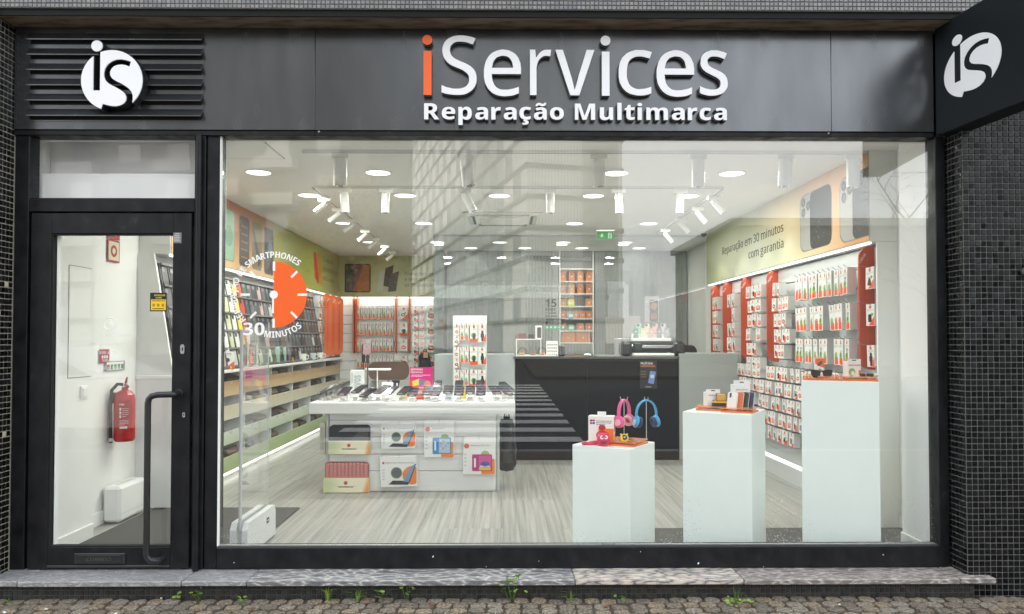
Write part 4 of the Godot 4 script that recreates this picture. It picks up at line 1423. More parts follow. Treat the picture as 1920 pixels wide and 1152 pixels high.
var pack_meshes := {}
func pack_mesh(i: int, w: float, h: float, d: float) -> ArrayMesh:
	var key := "%d %.3f %.3f %.3f" % [i, w, h, d]
	if not pack_meshes.has(key):
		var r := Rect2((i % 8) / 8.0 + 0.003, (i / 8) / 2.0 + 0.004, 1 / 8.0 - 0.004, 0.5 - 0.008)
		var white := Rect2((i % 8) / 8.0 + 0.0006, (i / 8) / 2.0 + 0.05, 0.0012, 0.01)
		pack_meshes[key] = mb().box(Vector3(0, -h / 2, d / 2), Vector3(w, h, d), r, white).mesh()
	return pack_meshes[key]

func packet(i: int, w: float, h: float, d: float, t: Transform3D, where: String, group: String) -> void:
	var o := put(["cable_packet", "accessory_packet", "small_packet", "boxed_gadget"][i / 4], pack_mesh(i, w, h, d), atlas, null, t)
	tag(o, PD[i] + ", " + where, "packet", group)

func hook(b: Node3D, t: Transform3D, l := 0.12) -> void:
	if not pack_meshes.has("hook"):
		pack_meshes["hook"] = mb().tube([Vector3(0, 0, 0), Vector3(0, 0.006, 0.145), Vector3(0, 0.028, 0.168)], 0.0026, 4).mesh()
	put("hook", pack_meshes["hook"], M.hook, b, b.transform.affine_inverse() * t)

func fin_mesh() -> ArrayMesh:
	# a flat board with rounded outer corners; x is how far it stands out, origin at the bottom on the wall
	var p := PackedVector2Array([Vector2(0, 0)])
	var r := 0.085
	for k in 7:
		var a := -PI / 2 + PI / 2 * k / 6
		p.append(Vector2(0.115 - r + cos(a) * r, r + sin(a) * r))
	for k in 7:
		var a := PI / 2 * k / 6
		p.append(Vector2(0.115 - r + cos(a) * r, 0.92 - r + sin(a) * r))
	p.append(Vector2(0, 0.92))
	return mb().prism(p, -0.009, 0.009).mesh()

func fin(at: Vector3, turn: float, label: String, word: String, group: String) -> void:
	var f := thing("fin_divider", label, "divider", at, group, turn)
	var sd := -1.0 if turn > 3.0 else 1.0
	put("board", fin_mesh(), M.fin, f)
	put("inner_board", mb().box(Vector3(0.055, 0.46, 0.0095 * sd), Vector3(0.012, 0.74, 0.001)).mesh(), mk(0.55, 0.08, 0.02, 0.5), f)
	for s in [sd]:
		write(f, word, M.paper, xf(Vector3(0.05, 0.80, 0.0095), 0, 0, 0.9) if sd > 0 else xf(Vector3(0.105, 0.79, -0.0095), PI, 0, 1.0), 0.022, 0.0, 0.0008, false, false, "lettering", 3.0)

# ---------------------------------------------------------------- right-hand wall
func header_print(wid: int, hei: int, right: bool) -> Image:
	var im := Image.create(wid, hei, false, Image.FORMAT_RGB8)
	for x in wid:
		var u := float(x) / wid
		for y in hei:
			var v := float(y) / hei
			var c: Color
			if right:
				# u runs from the back to the window
				c = Color(0.68, 0.71, 0.54).lerp(Color(0.80, 0.81, 0.70), smoothstep(0.02, 0.35, u + 0.1 * sin(v * 3.0)))
				c = c.lerp(Color(0.88, 0.80, 0.64), smoothstep(0.45, 0.7, u + 0.10 * sin(v * 4.0 + 1.0)))
				c = c.lerp(Color(0.87, 0.68, 0.50), smoothstep(0.72, 0.95, u + 0.1 * (1.0 - v)))
				c = c.lerp(Color(0.80, 0.56, 0.32), smoothstep(0.86, 1.0, u) * smoothstep(0.4, 0.9, v))
				c = c.lerp(Color(0.92, 0.93, 0.86), 0.7 * exp(-pow((u - 0.42) / 0.10, 2.0)) * smoothstep(0.0, 0.6, v))
			else:
				# u runs from the window to the back
				c = Color(0.72, 0.47, 0.24).lerp(Color(0.66, 0.40, 0.20), smoothstep(0.0, 0.25, u))
				c = c.lerp(Color(0.52, 0.55, 0.22), smoothstep(0.30, 0.55, u + 0.05 * sin(v * 5.0)))
				c = c.lerp(Color(0.60, 0.62, 0.42), smoothstep(0.6, 1.0, u))
				c = c.lerp(Color(0.88, 0.80, 0.62), 0.65 * smoothstep(0.35, 1.0, v) * (1 - smoothstep(0.35, 0.6, u)))
			im.set_pixel(x, y, c)
	return im

func i_phone(im: Image, x: float, y: float, w: float, h: float, back: Color, screen: Color, lens := true) -> void:
	i_rrect(im, x - 1, y - 1, w + 2, h + 2, w * 0.16, Color(0.45, 0.43, 0.41))
	i_rrect(im, x, y, w, h, w * 0.17, back)
	if screen.a > 0:
		i_rrect(im, x + w * 0.34, y, w * 0.66, h, w * 0.10, screen)
	if lens:
		for q in [Vector2(0.11, 0.12), Vector2(0.11, 0.30), Vector2(0.27, 0.21)]:
			i_circle(im, x + w * q.x, y + h * q.y, w * 0.065, Color(0.2, 0.2, 0.22))
			i_circle(im, x + w * q.x, y + h * q.y, w * 0.03, Color(0.42, 0.42, 0.46))

func right_unit() -> void:
	M.fin = mk(0.52, 0.065, 0.022, 0.45)
	var X0 := 2.62
	var u := thing("packet_wall_unit", "long white slatted wall unit full of hanging packets under a pale phone-picture header", "shelving", Vector3(2.8, 0, -3.27))
	var T := func(x: float, y: float, z: float) -> Vector3: return Vector3(x - 2.8, y, z + 3.27)
	put("header_box", solid(T.call(X0 + 0.004, 2.045, -5.33), T.call(2.82, CEIL, -1.02)), M.white, u)
	var im := header_print(640, 100, true)
	i_phone(im, 456, 16, 94, 75, Color(0.66, 0.66, 0.65), Color(0.09, 0.085, 0.08))
	i_phone(im, 572, 18, 92, 76, Color(0.66, 0.65, 0.63), Color(0.10, 0.09, 0.085))
	for c in [[512, 40, 46], [620, 36, 50]]:
		for k in 40:
			var a := rng.randf() * TAU
			im.set_pixel(clampi(c[0] + int(cos(a) * rng.randf() * 22), 0, 639), clampi(c[1] + int(rng.randf() * c[2]), 0, 99), Color(0.7, 0.7, 0.68))
	var hp := printed(im, 0.45)
	put("header_print", mb().at(xf(Vector3(X0 - 2.8, 2.375, 0.095), -PI / 2)).box(Vector3.ZERO, Vector3(4.31, 0.645, 0.004)).mesh(), hp, u)
	# words on the header
	for q in [["Reparação em 30 minutos", -4.62, -2.66, 2.355, 0.088], ["com garantia", -3.66, -2.66, 2.205, 0.088]]:
		write(u, q[0], mk(0.03, 0.03, 0.028, 0.6), Transform3D(Basis(Vector3.UP, -PI / 2), T.call(X0 - 0.0025, q[3], q[1])), q[4], q[2] - q[1], 0.001, false, false, "lettering", 2.0)
	put("led_strip", solid(T.call(X0 + 0.01, 2.030, -5.30), T.call(X0 + 0.03, 2.044, -1.05)), M.led, u)
	area_light(u, T.call(X0 + 0.06, 2.028, -3.27), Basis(Vector3.RIGHT, -PI / 2) * Basis(Vector3.BACK, PI / 2), Vector2(4.0, 0.03), 0.4)
	# slatted panel in boards
	for k in 11:
		var y := 0.40 + k * 0.1485
		put("slat", soft(T.call(2.755, y + 0.004, -5.33), T.call(2.815, y + 0.1445, -1.04), 0.003), M.pale_grey, u)
	put("slat_backing", solid(T.call(2.79, 0.4, -5.33), T.call(2.82, 2.045, -1.04)), M.grey, u)
	put("apron", solid(T.call(2.70, 0.18, -5.33), T.call(2.82, 0.395, -1.04)), M.pale_grey, u)
	put("base_light", solid(T.call(2.69, 0.156, -5.33), T.call(2.74, 0.168, -1.045)), M.led, u)
	put("plinth", solid(T.call(2.68, 0.0, -5.33), T.call(2.82, 0.148, -1.04)), M.pale_grey, u)
	put("end_panel", solid(T.call(2.675, 0.0, -1.038), T.call(2.82, 2.043, -1.02)), M.matt_white, u)
	var g := "packets hanging on the right-hand wall"
	var fz := [-1.23, -3.18, -4.00, -4.70, -5.22]
	var fn := ["nearest red fin", "second red fin", "third red fin", "fourth red fin", "farthest red fin"]
	for k in 5:
		fin(Vector3(2.755, 1.115, fz[k]), PI, ["tall rounded red fin on the packet wall, nearest the window", "tall rounded red fin on the packet wall, second from the window", "tall rounded red fin on the packet wall, third from the window", "tall rounded red fin on the packet wall, fourth from the window", "tall rounded red fin on the packet wall, nearest the glass partition"][k], ["Cabos", "Capas", "Áudio", "Som", "Casa"][k], "red fins of the packet wall")
	var ry := -PI / 2
	var add := func(i: int, w: float, h: float, d: float, y: float, z: float, where: String) -> void:
		if rng.randf() < 0.05:
			return
		packet(i, w, h, d, xf(Vector3(2.735 - d, y, z), ry + rng.randfn() * 0.05, rng.randfn() * 0.03, rng.randfn() * 0.03), where, g)
		hook(u, xf(Vector3(2.76, y - 0.004, z), ry))
	# cables in three tall rows behind the nearest fin
	for r in 3:
		for c in 11:
			var i: int = [[3, 3, 3, 1, 0, 2, 0, 1, 0, 1, 3, 2], [0, 3, 0, 0, 0, 3, 2, 0, 1, 3, 3, 2], [1, 2, 2, 1, 0, 1, 2, 1, 0, 1, 0, 2]][r][11 - c]
			add.call(i, 0.084, 0.205, rng.randf_range(0.056, 0.066), [1.89, 1.62, 1.345][r], -1.37 - c * 0.0965, "%s from the nearest red fin, %s tall row" % [nth(c), ["top", "middle", "lowest"][r]])
	# small packets before the second fin
	for r in 5:
		for c in 4:
			if r == 0 and c == 2:
				continue
			add.call([9, 8, 3, 11, 10][(c + r * 2) % 5] if r != 1 else [8, 9, 9, 10, 10][c], 0.088, 0.125, rng.randf_range(0.056, 0.066), 1.885 - r * 0.149, -2.89 + c * 0.108, "%s before second red fin, %s row" % [nth(c), nth(r)])
	# between the fins
	for r in 6:
		for c in 3:
			add.call(9 if c != 1 else 11, 0.135, 0.125, rng.randf_range(0.06, 0.07), 1.90 - r * 0.149, -3.33 - c * 0.15, "%s after second red fin, %s row" % [nth(c), nth(r)])
	for r in 5:
		for c in 2:
			if r == 1 and c == 1:
				continue
			add.call([7, 15, 6, 12][(r + c) % 4], 0.14, 0.15, 0.07, 1.86 - r * 0.165, -4.14 - c * 0.165, "%s behind the third red fin, %s row" % [nth(c), nth(r)])
	for r in 5:
		for c in 2:
			add.call([6, 4, 8][(r + c) % 3], 0.10, 0.15, 0.07, 1.86 - r * 0.17, -4.82 - c * 0.11, "%s behind the fourth red fin, %s row" % [nth(c), nth(r)])
	# lower rows, along the whole wall
	for r in 5:
		var z := -1.42
		var c := 0
		while z > -5.25:
			var w: float = [0.09, 0.10, 0.12][rng.randi() % 3]
			var i: int = [9, 11, 8, 6, 9, 10, 15, 7][rng.randi() % 8] if z > -3.9 else [4, 6, 12, 5, 7][rng.randi() % 5]
			if r < 4 or z < -2.0:
				if r < 4 and r > 0 or z < -2.4 or r == 0:
					add.call(i, w, 0.125, rng.randf_range(0.06, 0.072), 1.075 - r * 0.146, z, "%s from window, %s low row" % [nth(c), nth(r)])
			c += 1
			z -= w + 0.022
	# packets beside the nearest fin, on the window side
	for r in 3:
		add.call([7, 5, 12][r], 0.12, 0.16, 0.03, [1.87, 1.60, 1.30][r], -1.13, "hung on the window side of nearest fin, %s of three" % ["topmost", "middle", "lowest"][r])

# ---------------------------------------------------------------- left-hand wall
func left_unit() -> void:
	make_atlas()
	M.led = glow(1.0, 0.98, 0.94, 1.7)
	var X0 := -2.68
	var zc := -4.7
	var u := thing("phone_case_wall_unit", "long white wall unit with tan to green drawer fronts under orange header pictures", "shelving", Vector3(-2.8, 0, zc))
	var T := func(x: float, y: float, z: float) -> Vector3: return Vector3(x + 2.8, y, z - zc)
	put("header_box", solid(T.call(-2.93, 2.03, -7.8), T.call(X0 - 0.004, CEIL, -1.7)), M.white, u)
	var im := header_print(760, 84, false)
	i_phone(im, 138, 12, 36, 62, Color(0.52, 0.66, 0.56), Color(0, 0, 0, 0), false)
	i_circle(im, 156, 44, 13, Color(0.42, 0.58, 0.48))
	i_phone(im, 192, 12, 36, 64, Color(0.17, 0.13, 0.11), Color(0, 0, 0, 0))
	for k in 5:
		im.fill_rect(Rect2i(198, 24 + k * 10, 24, 2), Color(0.55, 0.35, 0.2))
	i_phone(im, 240, 12, 38, 64, Color(0.45, 0.38, 0.20), Color(0, 0, 0, 0), false)
	i_poly(im, [Vector2(240, 24), Vector2(248, 24), Vector2(276, 66), Vector2(264, 72)], Color(0.14, 0.13, 0.12))
	i_phone(im, 290, 12, 40, 66, Color(0.12, 0.13, 0.16), Color(0.18, 0.20, 0.25), false)
	i_circle(im, 316, 40, 10, Color(0.35, 0.42, 0.5))
	for s in [[556, Color(0.62, 0.16, 0.12)], [582, Color(0.68, 0.46, 0.12)]]:
		i_poly(im, [Vector2(s[0], 16), Vector2(s[0] + 18, 14), Vector2(s[0] + 40, 66), Vector2(s[0] + 34, 72), Vector2(s[0] + 10, 60)], s[1])
	put("header_print", mb().at(xf(Vector3(X0 + 2.8, 2.365, -0.05), PI / 2)).box(Vector3.ZERO, Vector3(6.08, 0.66, 0.004)).mesh(), printed(im, 0.45), u)
	for q in [["Capas", 2.50, 0.55], ["resistentes e", 2.36, 0.75], ["exclusivas", 2.22, 0.6]]:
		write(u, q[0], mk(0.16, 0.17, 0.08, 0.6), Transform3D(Basis(Vector3.UP, PI / 2), T.call(X0 + 0.0025, q[1], -6.72)), 0.075, q[2] * 1.2, 0.001, false, false, "lettering", 2.5)
	put("led_strip", solid(T.call(X0 - 0.03, 2.012, -7.75), T.call(X0 - 0.008, 2.028, -1.74)), M.led, u)
	area_light(u, T.call(X0 - 0.04, 2.010, -4.75), Basis(Vector3.RIGHT, -PI / 2) * Basis(Vector3.BACK, PI / 2), Vector2(5.8, 0.03), 0.5)
	put("back_panel", solid(T.call(-2.93, 1.06, -7.8), T.call(-2.90, 2.03, -1.7)), M.white, u)
	put("shelf_top", soft(T.call(-2.93, 1.025, -7.8), T.call(-2.60, 1.055, -1.66), 0.004), M.white, u)
	put("end_panel", solid(T.call(-2.93, 0, -1.7), T.call(-2.61, 1.025, -1.675)), M.matt_white, u)
	var ep := PackedVector2Array([Vector2(-2.93, 1.055), Vector2(-2.64, 1.055), Vector2(-2.80, 2.03), Vector2(-2.93, 2.03)])
	put("display_end", mb().at(xf(T.call(0, 0, 0))).prism(ep, -1.70, -1.675).mesh(), M.matt_white, u)
	# drawer fronts below: one printed run from tan to green
	var tier := [[0.937, 0.794, Color(0.73, 0.58, 0.40)], [0.70, 0.565, Color(0.78, 0.73, 0.62)], [0.453, 0.327, Color(0.80, 0.82, 0.78)], [0.21, 0.065, Color(0.68, 0.74, 0.57)]]
	for k in 4:
		var g := Image.create(16, 64, false, Image.FORMAT_RGB8)
		var nxt: Color = tier[mini(k + 1, 3)][2]
		for y in 64:
			g.fill_rect(Rect2i(0, y, 16, 1), tier[k][2].lerp(nxt if k < 3 else Color(0.6, 0.70, 0.42), y / 64.0 * 0.6))
		var m := printed(g, 0.4)
		for j in 7:
			var z := -1.72 - j * 0.87
			put("drawer_front", soft(T.call(X0, tier[k][1], z - 0.868), T.call(X0 + 0.018, tier[k][0], z - 0.002), 0.002), m, u)
			for t in 3:
				put("price_tag", solid(T.call(X0 + 0.018, tier[k][0] - 0.028, z - 0.2 - t * 0.25), T.call(X0 + 0.0195, tier[k][0] - 0.008, z - 0.13 - t * 0.25)), mk(0.5, 0.47, 0.4, 0.6), u)
		put("shelf_board", solid(T.call(-2.92, tier[k][1], -7.8), T.call(X0 - 0.002, tier[k][1] + 0.018, -1.7)), M.white, u)
	for j in 8:
		put("partition", solid(T.call(-2.92, 0.06, -1.735 - j * 0.866), T.call(X0 - 0.004, 1.025, -1.715 - j * 0.866)), M.white, u)
	put("plinth", solid(T.call(-2.93, 0.0, -7.8), T.call(X0 - 0.03, 0.06, -1.7)), M.white, u)
	put("base_light", solid(T.call(X0 - 0.029, 0.036, -7.8), T.call(X0 + 0.004, 0.060, -1.7)), M.led, u)
	area_light(u, T.call(X0 + 0.02, 0.04, -4.75), Basis(Vector3.UP, -PI / 2), Vector2(6.0, 0.03), 0.12)
	# stock in the openings
	var brown := [mk(0.10, 0.06, 0.04, 0.6), mk(0.20, 0.14, 0.10, 0.5), mk(0.06, 0.05, 0.05, 0.4), mk(0.35, 0.28, 0.22, 0.5)]
	for k in 4:
		for j in 14:
			if rng.randf() < 0.18:
				continue
			var y0: float = tier[k][1] + 0.02
			var o := put("stored_box", mb().at(xf(Vector3.ZERO, 0, 0, rng.randf_range(-0.5, 0.5))).cbox(Vector3.ZERO, Vector3(0.15, 0.06 + rng.randf() * 0.04, rng.randf_range(0.26, 0.40)), 0.012).mesh(), brown[rng.randi() % 4], null, Transform3D(Basis(), Vector3(-2.79, tier[k][0] + 0.0, -1.94 - j * 0.433)))
			tag(o, "dark packet lying in the %s tier, %s bay from the window" % [nth(k), nth(j)], "packet", "packets stored behind the drawer fronts")
			# each rests on a pile that the front hides
			put("pile", mb().cbox(Vector3(0, (y0 - tier[k][0]) / 2 - 0.02, 0), Vector3(0.12, tier[k][0] - y0 - 0.03, 0.2), 0.006).mesh(), brown[rng.randi() % 4], o)
	# black grid of slanted pockets, z from the window to the back
	var slant := 0.165
	var tilt := atan2(slant, 0.90)
	var grid := thing("phone_case_grid", "black slanted grid of pockets above the left-hand shelf, each with a phone case", "display rack", Vector3(-2.64, 1.06, -4.0))
	var G := func(y: float, z: float, out: float) -> Vector3:
		return Vector3(-slant * y / 0.90 + out * cos(tilt), y + out * sin(tilt), z + 4.0)
	var zb := -6.55
	var za := -1.74
	var bk := mb()
	var p0: Vector3 = G.call(0.0, za, -0.02)
	var p1: Vector3 = G.call(0.0, zb, -0.02)
	var p2: Vector3 = G.call(0.91, zb, -0.02)
	var p3: Vector3 = G.call(0.91, za, -0.02)
	bk.quad(p0, p1, p2, p3)
	bk.quad(p1 - Vector3(0.01, 0, 0), p0 - Vector3(0.01, 0, 0), p3 - Vector3(0.01, 0, 0), p2 - Vector3(0.01, 0, 0))
	put("back_board", bk.mesh(), mk(0.02, 0.02, 0.022, 0.5), grid)
	var bs := Basis(Vector3.BACK, tilt)
	var cols := 31
	var pitch := (za - zb) / cols
	for r in 6:
		put("pocket_rail", mb().at(Transform3D(bs, G.call(0.012 + r * 0.175, (za + zb) / 2, 0.0))).cbox(Vector3(0.008, 0, 0), Vector3(0.05, 0.02, za - zb), 0.003).mesh(), mk(0.13, 0.13, 0.135, 0.45), grid)
	for c in cols + 1:
		put("pocket_rib", mb().at(Transform3D(bs, G.call(0.45, za - c * pitch, 0.0))).cbox(Vector3(0.0, 0, 0), Vector3(0.034, 0.90, 0.012), 0.002).mesh(), mk(0.11, 0.11, 0.115, 0.45), grid)
	var pal := [mk(0.02, 0.02, 0.022, 0.35), mk(0.7, 0.7, 0.68, 0.4), mk(0.80, 0.62, 0.02, 0.4), mk(0.62, 0.03, 0.02, 0.4), mk(0.05, 0.09, 0.08, 0.4), mk(0.45, 0.50, 0.46, 0.4), mk(0.10, 0.035, 0.02, 0.5), mk(0.03, 0.045, 0.08, 0.4), mk(0.5, 0.35, 0.33, 0.4), mk(0.75, 0.10, 0.03, 0.4), mk(0.55, 0.6, 0.35, 0.4), mk(0.10, 0.10, 0.11, 0.5)]
	var cname := ["black", "white", "yellow", "red", "dark green", "pale grey", "brown leather", "navy", "pale pink", "orange", "lime", "charcoal"]
	var case_back := mb().prism(rrect(0.082, 0.150, 0.014, 3), 0, 0.009).mesh()
	var cam_m := mb().prism(rrect(0.036, 0.038, 0.009, 3), 0.009, 0.0115).mesh()
	var holder := {}
	for c in cols:
		for r in 5:
			var pick: int
			var zz := za - (c + 0.5) * pitch
			if c < 16:
				pick = [11, 0, 4, 0, 8, 10, 0, 1, 10, 1, 2, 9, 4, 11, 0, 8][c]
				if r == 0 or (r < 3 and rng.randf() < 0.2):
					pick = pick if pick in [2, 9] else [8, 5, 1, 7, 10][rng.randi() % 5]
			else:
				pick = [0, 6, 11, 7, 0, 6, 11][c % 7]
				if rng.randf() < 0.35:
					pick = [0, 11, 5, 6, 0, 4][rng.randi() % 6]
			if pick == 9 and r in [1, 2, 3]:
				pick = 3
			var pos: Vector3 = G.call(0.10 + r * 0.175, zz, 0.004) + Vector3(-2.64, 1.06, -4.0)
			var t := Transform3D(bs * Basis(Vector3.UP, PI / 2) * Basis(Vector3.UP, rng.randfn() * 0.06 - 0.12), pos)
			var o := put("phone_case", case_back, pal[pick], null, t)
			tag(o, "%s phone case, %s pocket from the window, %s row from the shelf" % [cname[pick], nth(c), nth(r)], "phone case", "phone cases in the black grid")
			put("camera_cutout", cam_m, M.black if pick in [1, 2, 3, 5, 8, 9, 10] else mk(0.2, 0.2, 0.21, 0.3), o, xf(Vector3(-0.018, 0.05, 0)))
	# red-orange fins and hanging packets further back
	M.fin = mk(0.70, 0.13, 0.025, 0.45)
	for k in 3:
		fin(Vector3(-2.68, 1.10, -6.82 - k * 0.38), 0.0, "rounded orange fin on the left-hand wall, %s of three before the back wall" % nth(k), "Som", "orange fins of the left wall")
	for r in 5:
		for c in 5:
			packet([4, 13, 7, 5, 14][(r + c) % 5], 0.12, 0.16, 0.08, xf(Vector3(-2.78, 1.98 - r * 0.185, -6.66 - c * 0.215 - (0.03 if c else 0.0)), PI / 2 + rng.randfn() * 0.05), "%s after the phone cases on left wall, %s row" % [nth(c), nth(r)], "packets on the left wall beyond the cases")
			hook(u, xf(Vector3(-2.90, 1.96 - r * 0.185, -6.66 - c * 0.215), PI / 2))
	# things standing on the shelf
	shelf_goods()

func shelf_goods() -> void:
	var y := 1.056
	var spot := func(px: float) -> float: return 4.3 - 2.6 * 1400.0 / (946.0 - px)
	var im := Image.create(64, 96, false, Image.FORMAT_RGB8)
	im.fill(Color(0.9, 0.9, 0.89))
	i_poly(im, [Vector2(64, 50), Vector2(64, 96), Vector2(24, 96)], Color(0.92, 0.36, 0.12))
	i_circle(im, 34, 46, 12, Color(0.2, 0.2, 0.22))
	i_lines(im, 8, 10, 44, 3, 7, 3, Color(0.5, 0.5, 0.5), rng)
	var z: float = spot.call(437)
	var b := thing("small_white_box", "white carton with orange corner on the left shelf, nearest the window", "box", Vector3(-2.66, y, z), "", 0.5)
	put("carton", mb().box(Vector3(0, 0.085, 0), Vector3(0.15, 0.17, 0.06), Rect2(0, 0, 1, 1), Rect2(0.01, 0.01, 0.05, 0.05)).mesh(), printed(im, 0.5), b)
	put("hang_tab", mb().box(Vector3(0, 0.185, 0), Vector3(0.06, 0.03, 0.002)).mesh(), M.paper, b)
	for q in [[466, "black upright phone display stand on the left shelf", 0], [483, "black upright phone display stand beside the first, further from the window", 0]]:
		z = spot.call(q[0])
		var o := thing("phone_stand", q[1], "stand", Vector3(-2.66, y, z), "black phone stands on the left shelf", 0.6)
		put("panel", mb().cbox(Vector3(0, 0.12, 0), Vector3(0.11, 0.23, 0.02), 0.006).mesh(), M.black, o)
		put("edge", mb().cbox(Vector3(0.06, 0.12, 0.0), Vector3(0.008, 0.23, 0.024), 0.002).mesh(), M.white, o)
		put("foot", mb().cbox(Vector3(0, 0.006, 0.02), Vector3(0.12, 0.012, 0.09), 0.004).mesh(), M.white, o)
	z = spot.call(470)
	var st := put("flyer", mb().box(Vector3(0, 0.29, 0), Vector3(0.16, 0.11, 0.002)).mesh(), M.paper, null, xf(Vector3(-2.72, y, z - 0.12), 0.6))
	tag(st, "small printed flyer standing above the black phone stands", "flyer")
	var sp := put("support", mb().box(Vector3(0, 0.12, -0.002), Vector3(0.02, 0.24, 0.002)).mesh(), M.acrylic, st)
	for q in [[527, 0.20, 0.055, "tall mint green insulated tumbler on the left shelf, the wider one"], [541, 0.19, 0.04, "slim mint green tumbler on the left shelf just behind the wider one"], [512, 0.10, 0.04, "short dark green canister left of the mint tumblers"]]:
		z = spot.call(q[0])
		var o := thing("tumbler", q[3], "tumbler", Vector3(-2.66, y, z), "drinking cups on the left shelf")
		var gm := mk(0.25, 0.42, 0.33, 0.35) if q[1] > 0.15 else mk(0.07, 0.13, 0.10, 0.4)
		put("cup", mb().lathe([Vector2(0, 0), Vector2(q[2] * 0.85, 0), Vector2(q[2], 0.02), Vector2(q[2], q[1] * 0.86), Vector2(q[2] * 0.9, q[1] * 0.9), Vector2(0, q[1] * 0.9)], 20).mesh(), gm, o)
		put("lid", mb().lathe([Vector2(q[2] * 0.95, q[1] * 0.9), Vector2(q[2] * 0.92, q[1] * 0.97), Vector2(q[2] * 0.8, q[1]), Vector2(0, q[1])], 20).mesh(), mk(0.3, 0.47, 0.38, 0.3), o)
	for q in [[572, "white mug with two small dark cups printed, on the left shelf"], [590, "pale blue translucent bowl on the left shelf beyond the tumblers"], [604, "white mug at the far end of the left shelf"]]:
		z = spot.call(q[0])
		var o := thing("mug", q[1], "mug", Vector3(-2.64, y, z), "mugs at the far end of the left shelf")
		put("cup", mb().lathe([Vector2(0, 0), Vector2(0.05, 0), Vector2(0.062, 0.02), Vector2(0.062, 0.10), Vector2(0.057, 0.10), Vector2(0.055, 0.015), Vector2(0, 0.012)], 20).mesh(), mk(0.55, 0.65, 0.68, 0.2) if q[0] == 590 else M.white, o)
		put("handle", mb().tube([Vector3(0.06, 0.085, 0), Vector3(0.09, 0.075, 0), Vector3(0.094, 0.05, 0), Vector3(0.08, 0.028, 0), Vector3(0.06, 0.025, 0)], 0.007, 8).mesh(), M.white, o)
	for q in [[552, mk(0.5, 0.22, 0.03), "little amber toy figure beside the mint tumblers"], [437, mk(0.55, 0.6, 0.1), "lime price wedge before the white carton"], [492, mk(0.55, 0.6, 0.1), "lime price wedge at the foot of the black phone stands"], [504, mk(0.55, 0.6, 0.1), "lime price wedge before the short green canister"]]:
		z = spot.call(q[0])
		var o := put("price_wedge" if q[0] != 552 else "toy_figure", mb().cbox(Vector3(0, 0.015, 0), Vector3(0.03, 0.03, 0.03), 0.008).mesh() if q[0] != 552 else mb().ball(Vector3(0, 0.02, 0), Vector3(0.022, 0.02, 0.018)).ball(Vector3(0.0, 0.048, 0), Vector3(0.014, 0.014, 0.013)).mesh(), q[1], null, xf(Vector3(-2.615, y, z)))
		tag(o, q[2], "toy" if q[0] == 552 else "price tag")

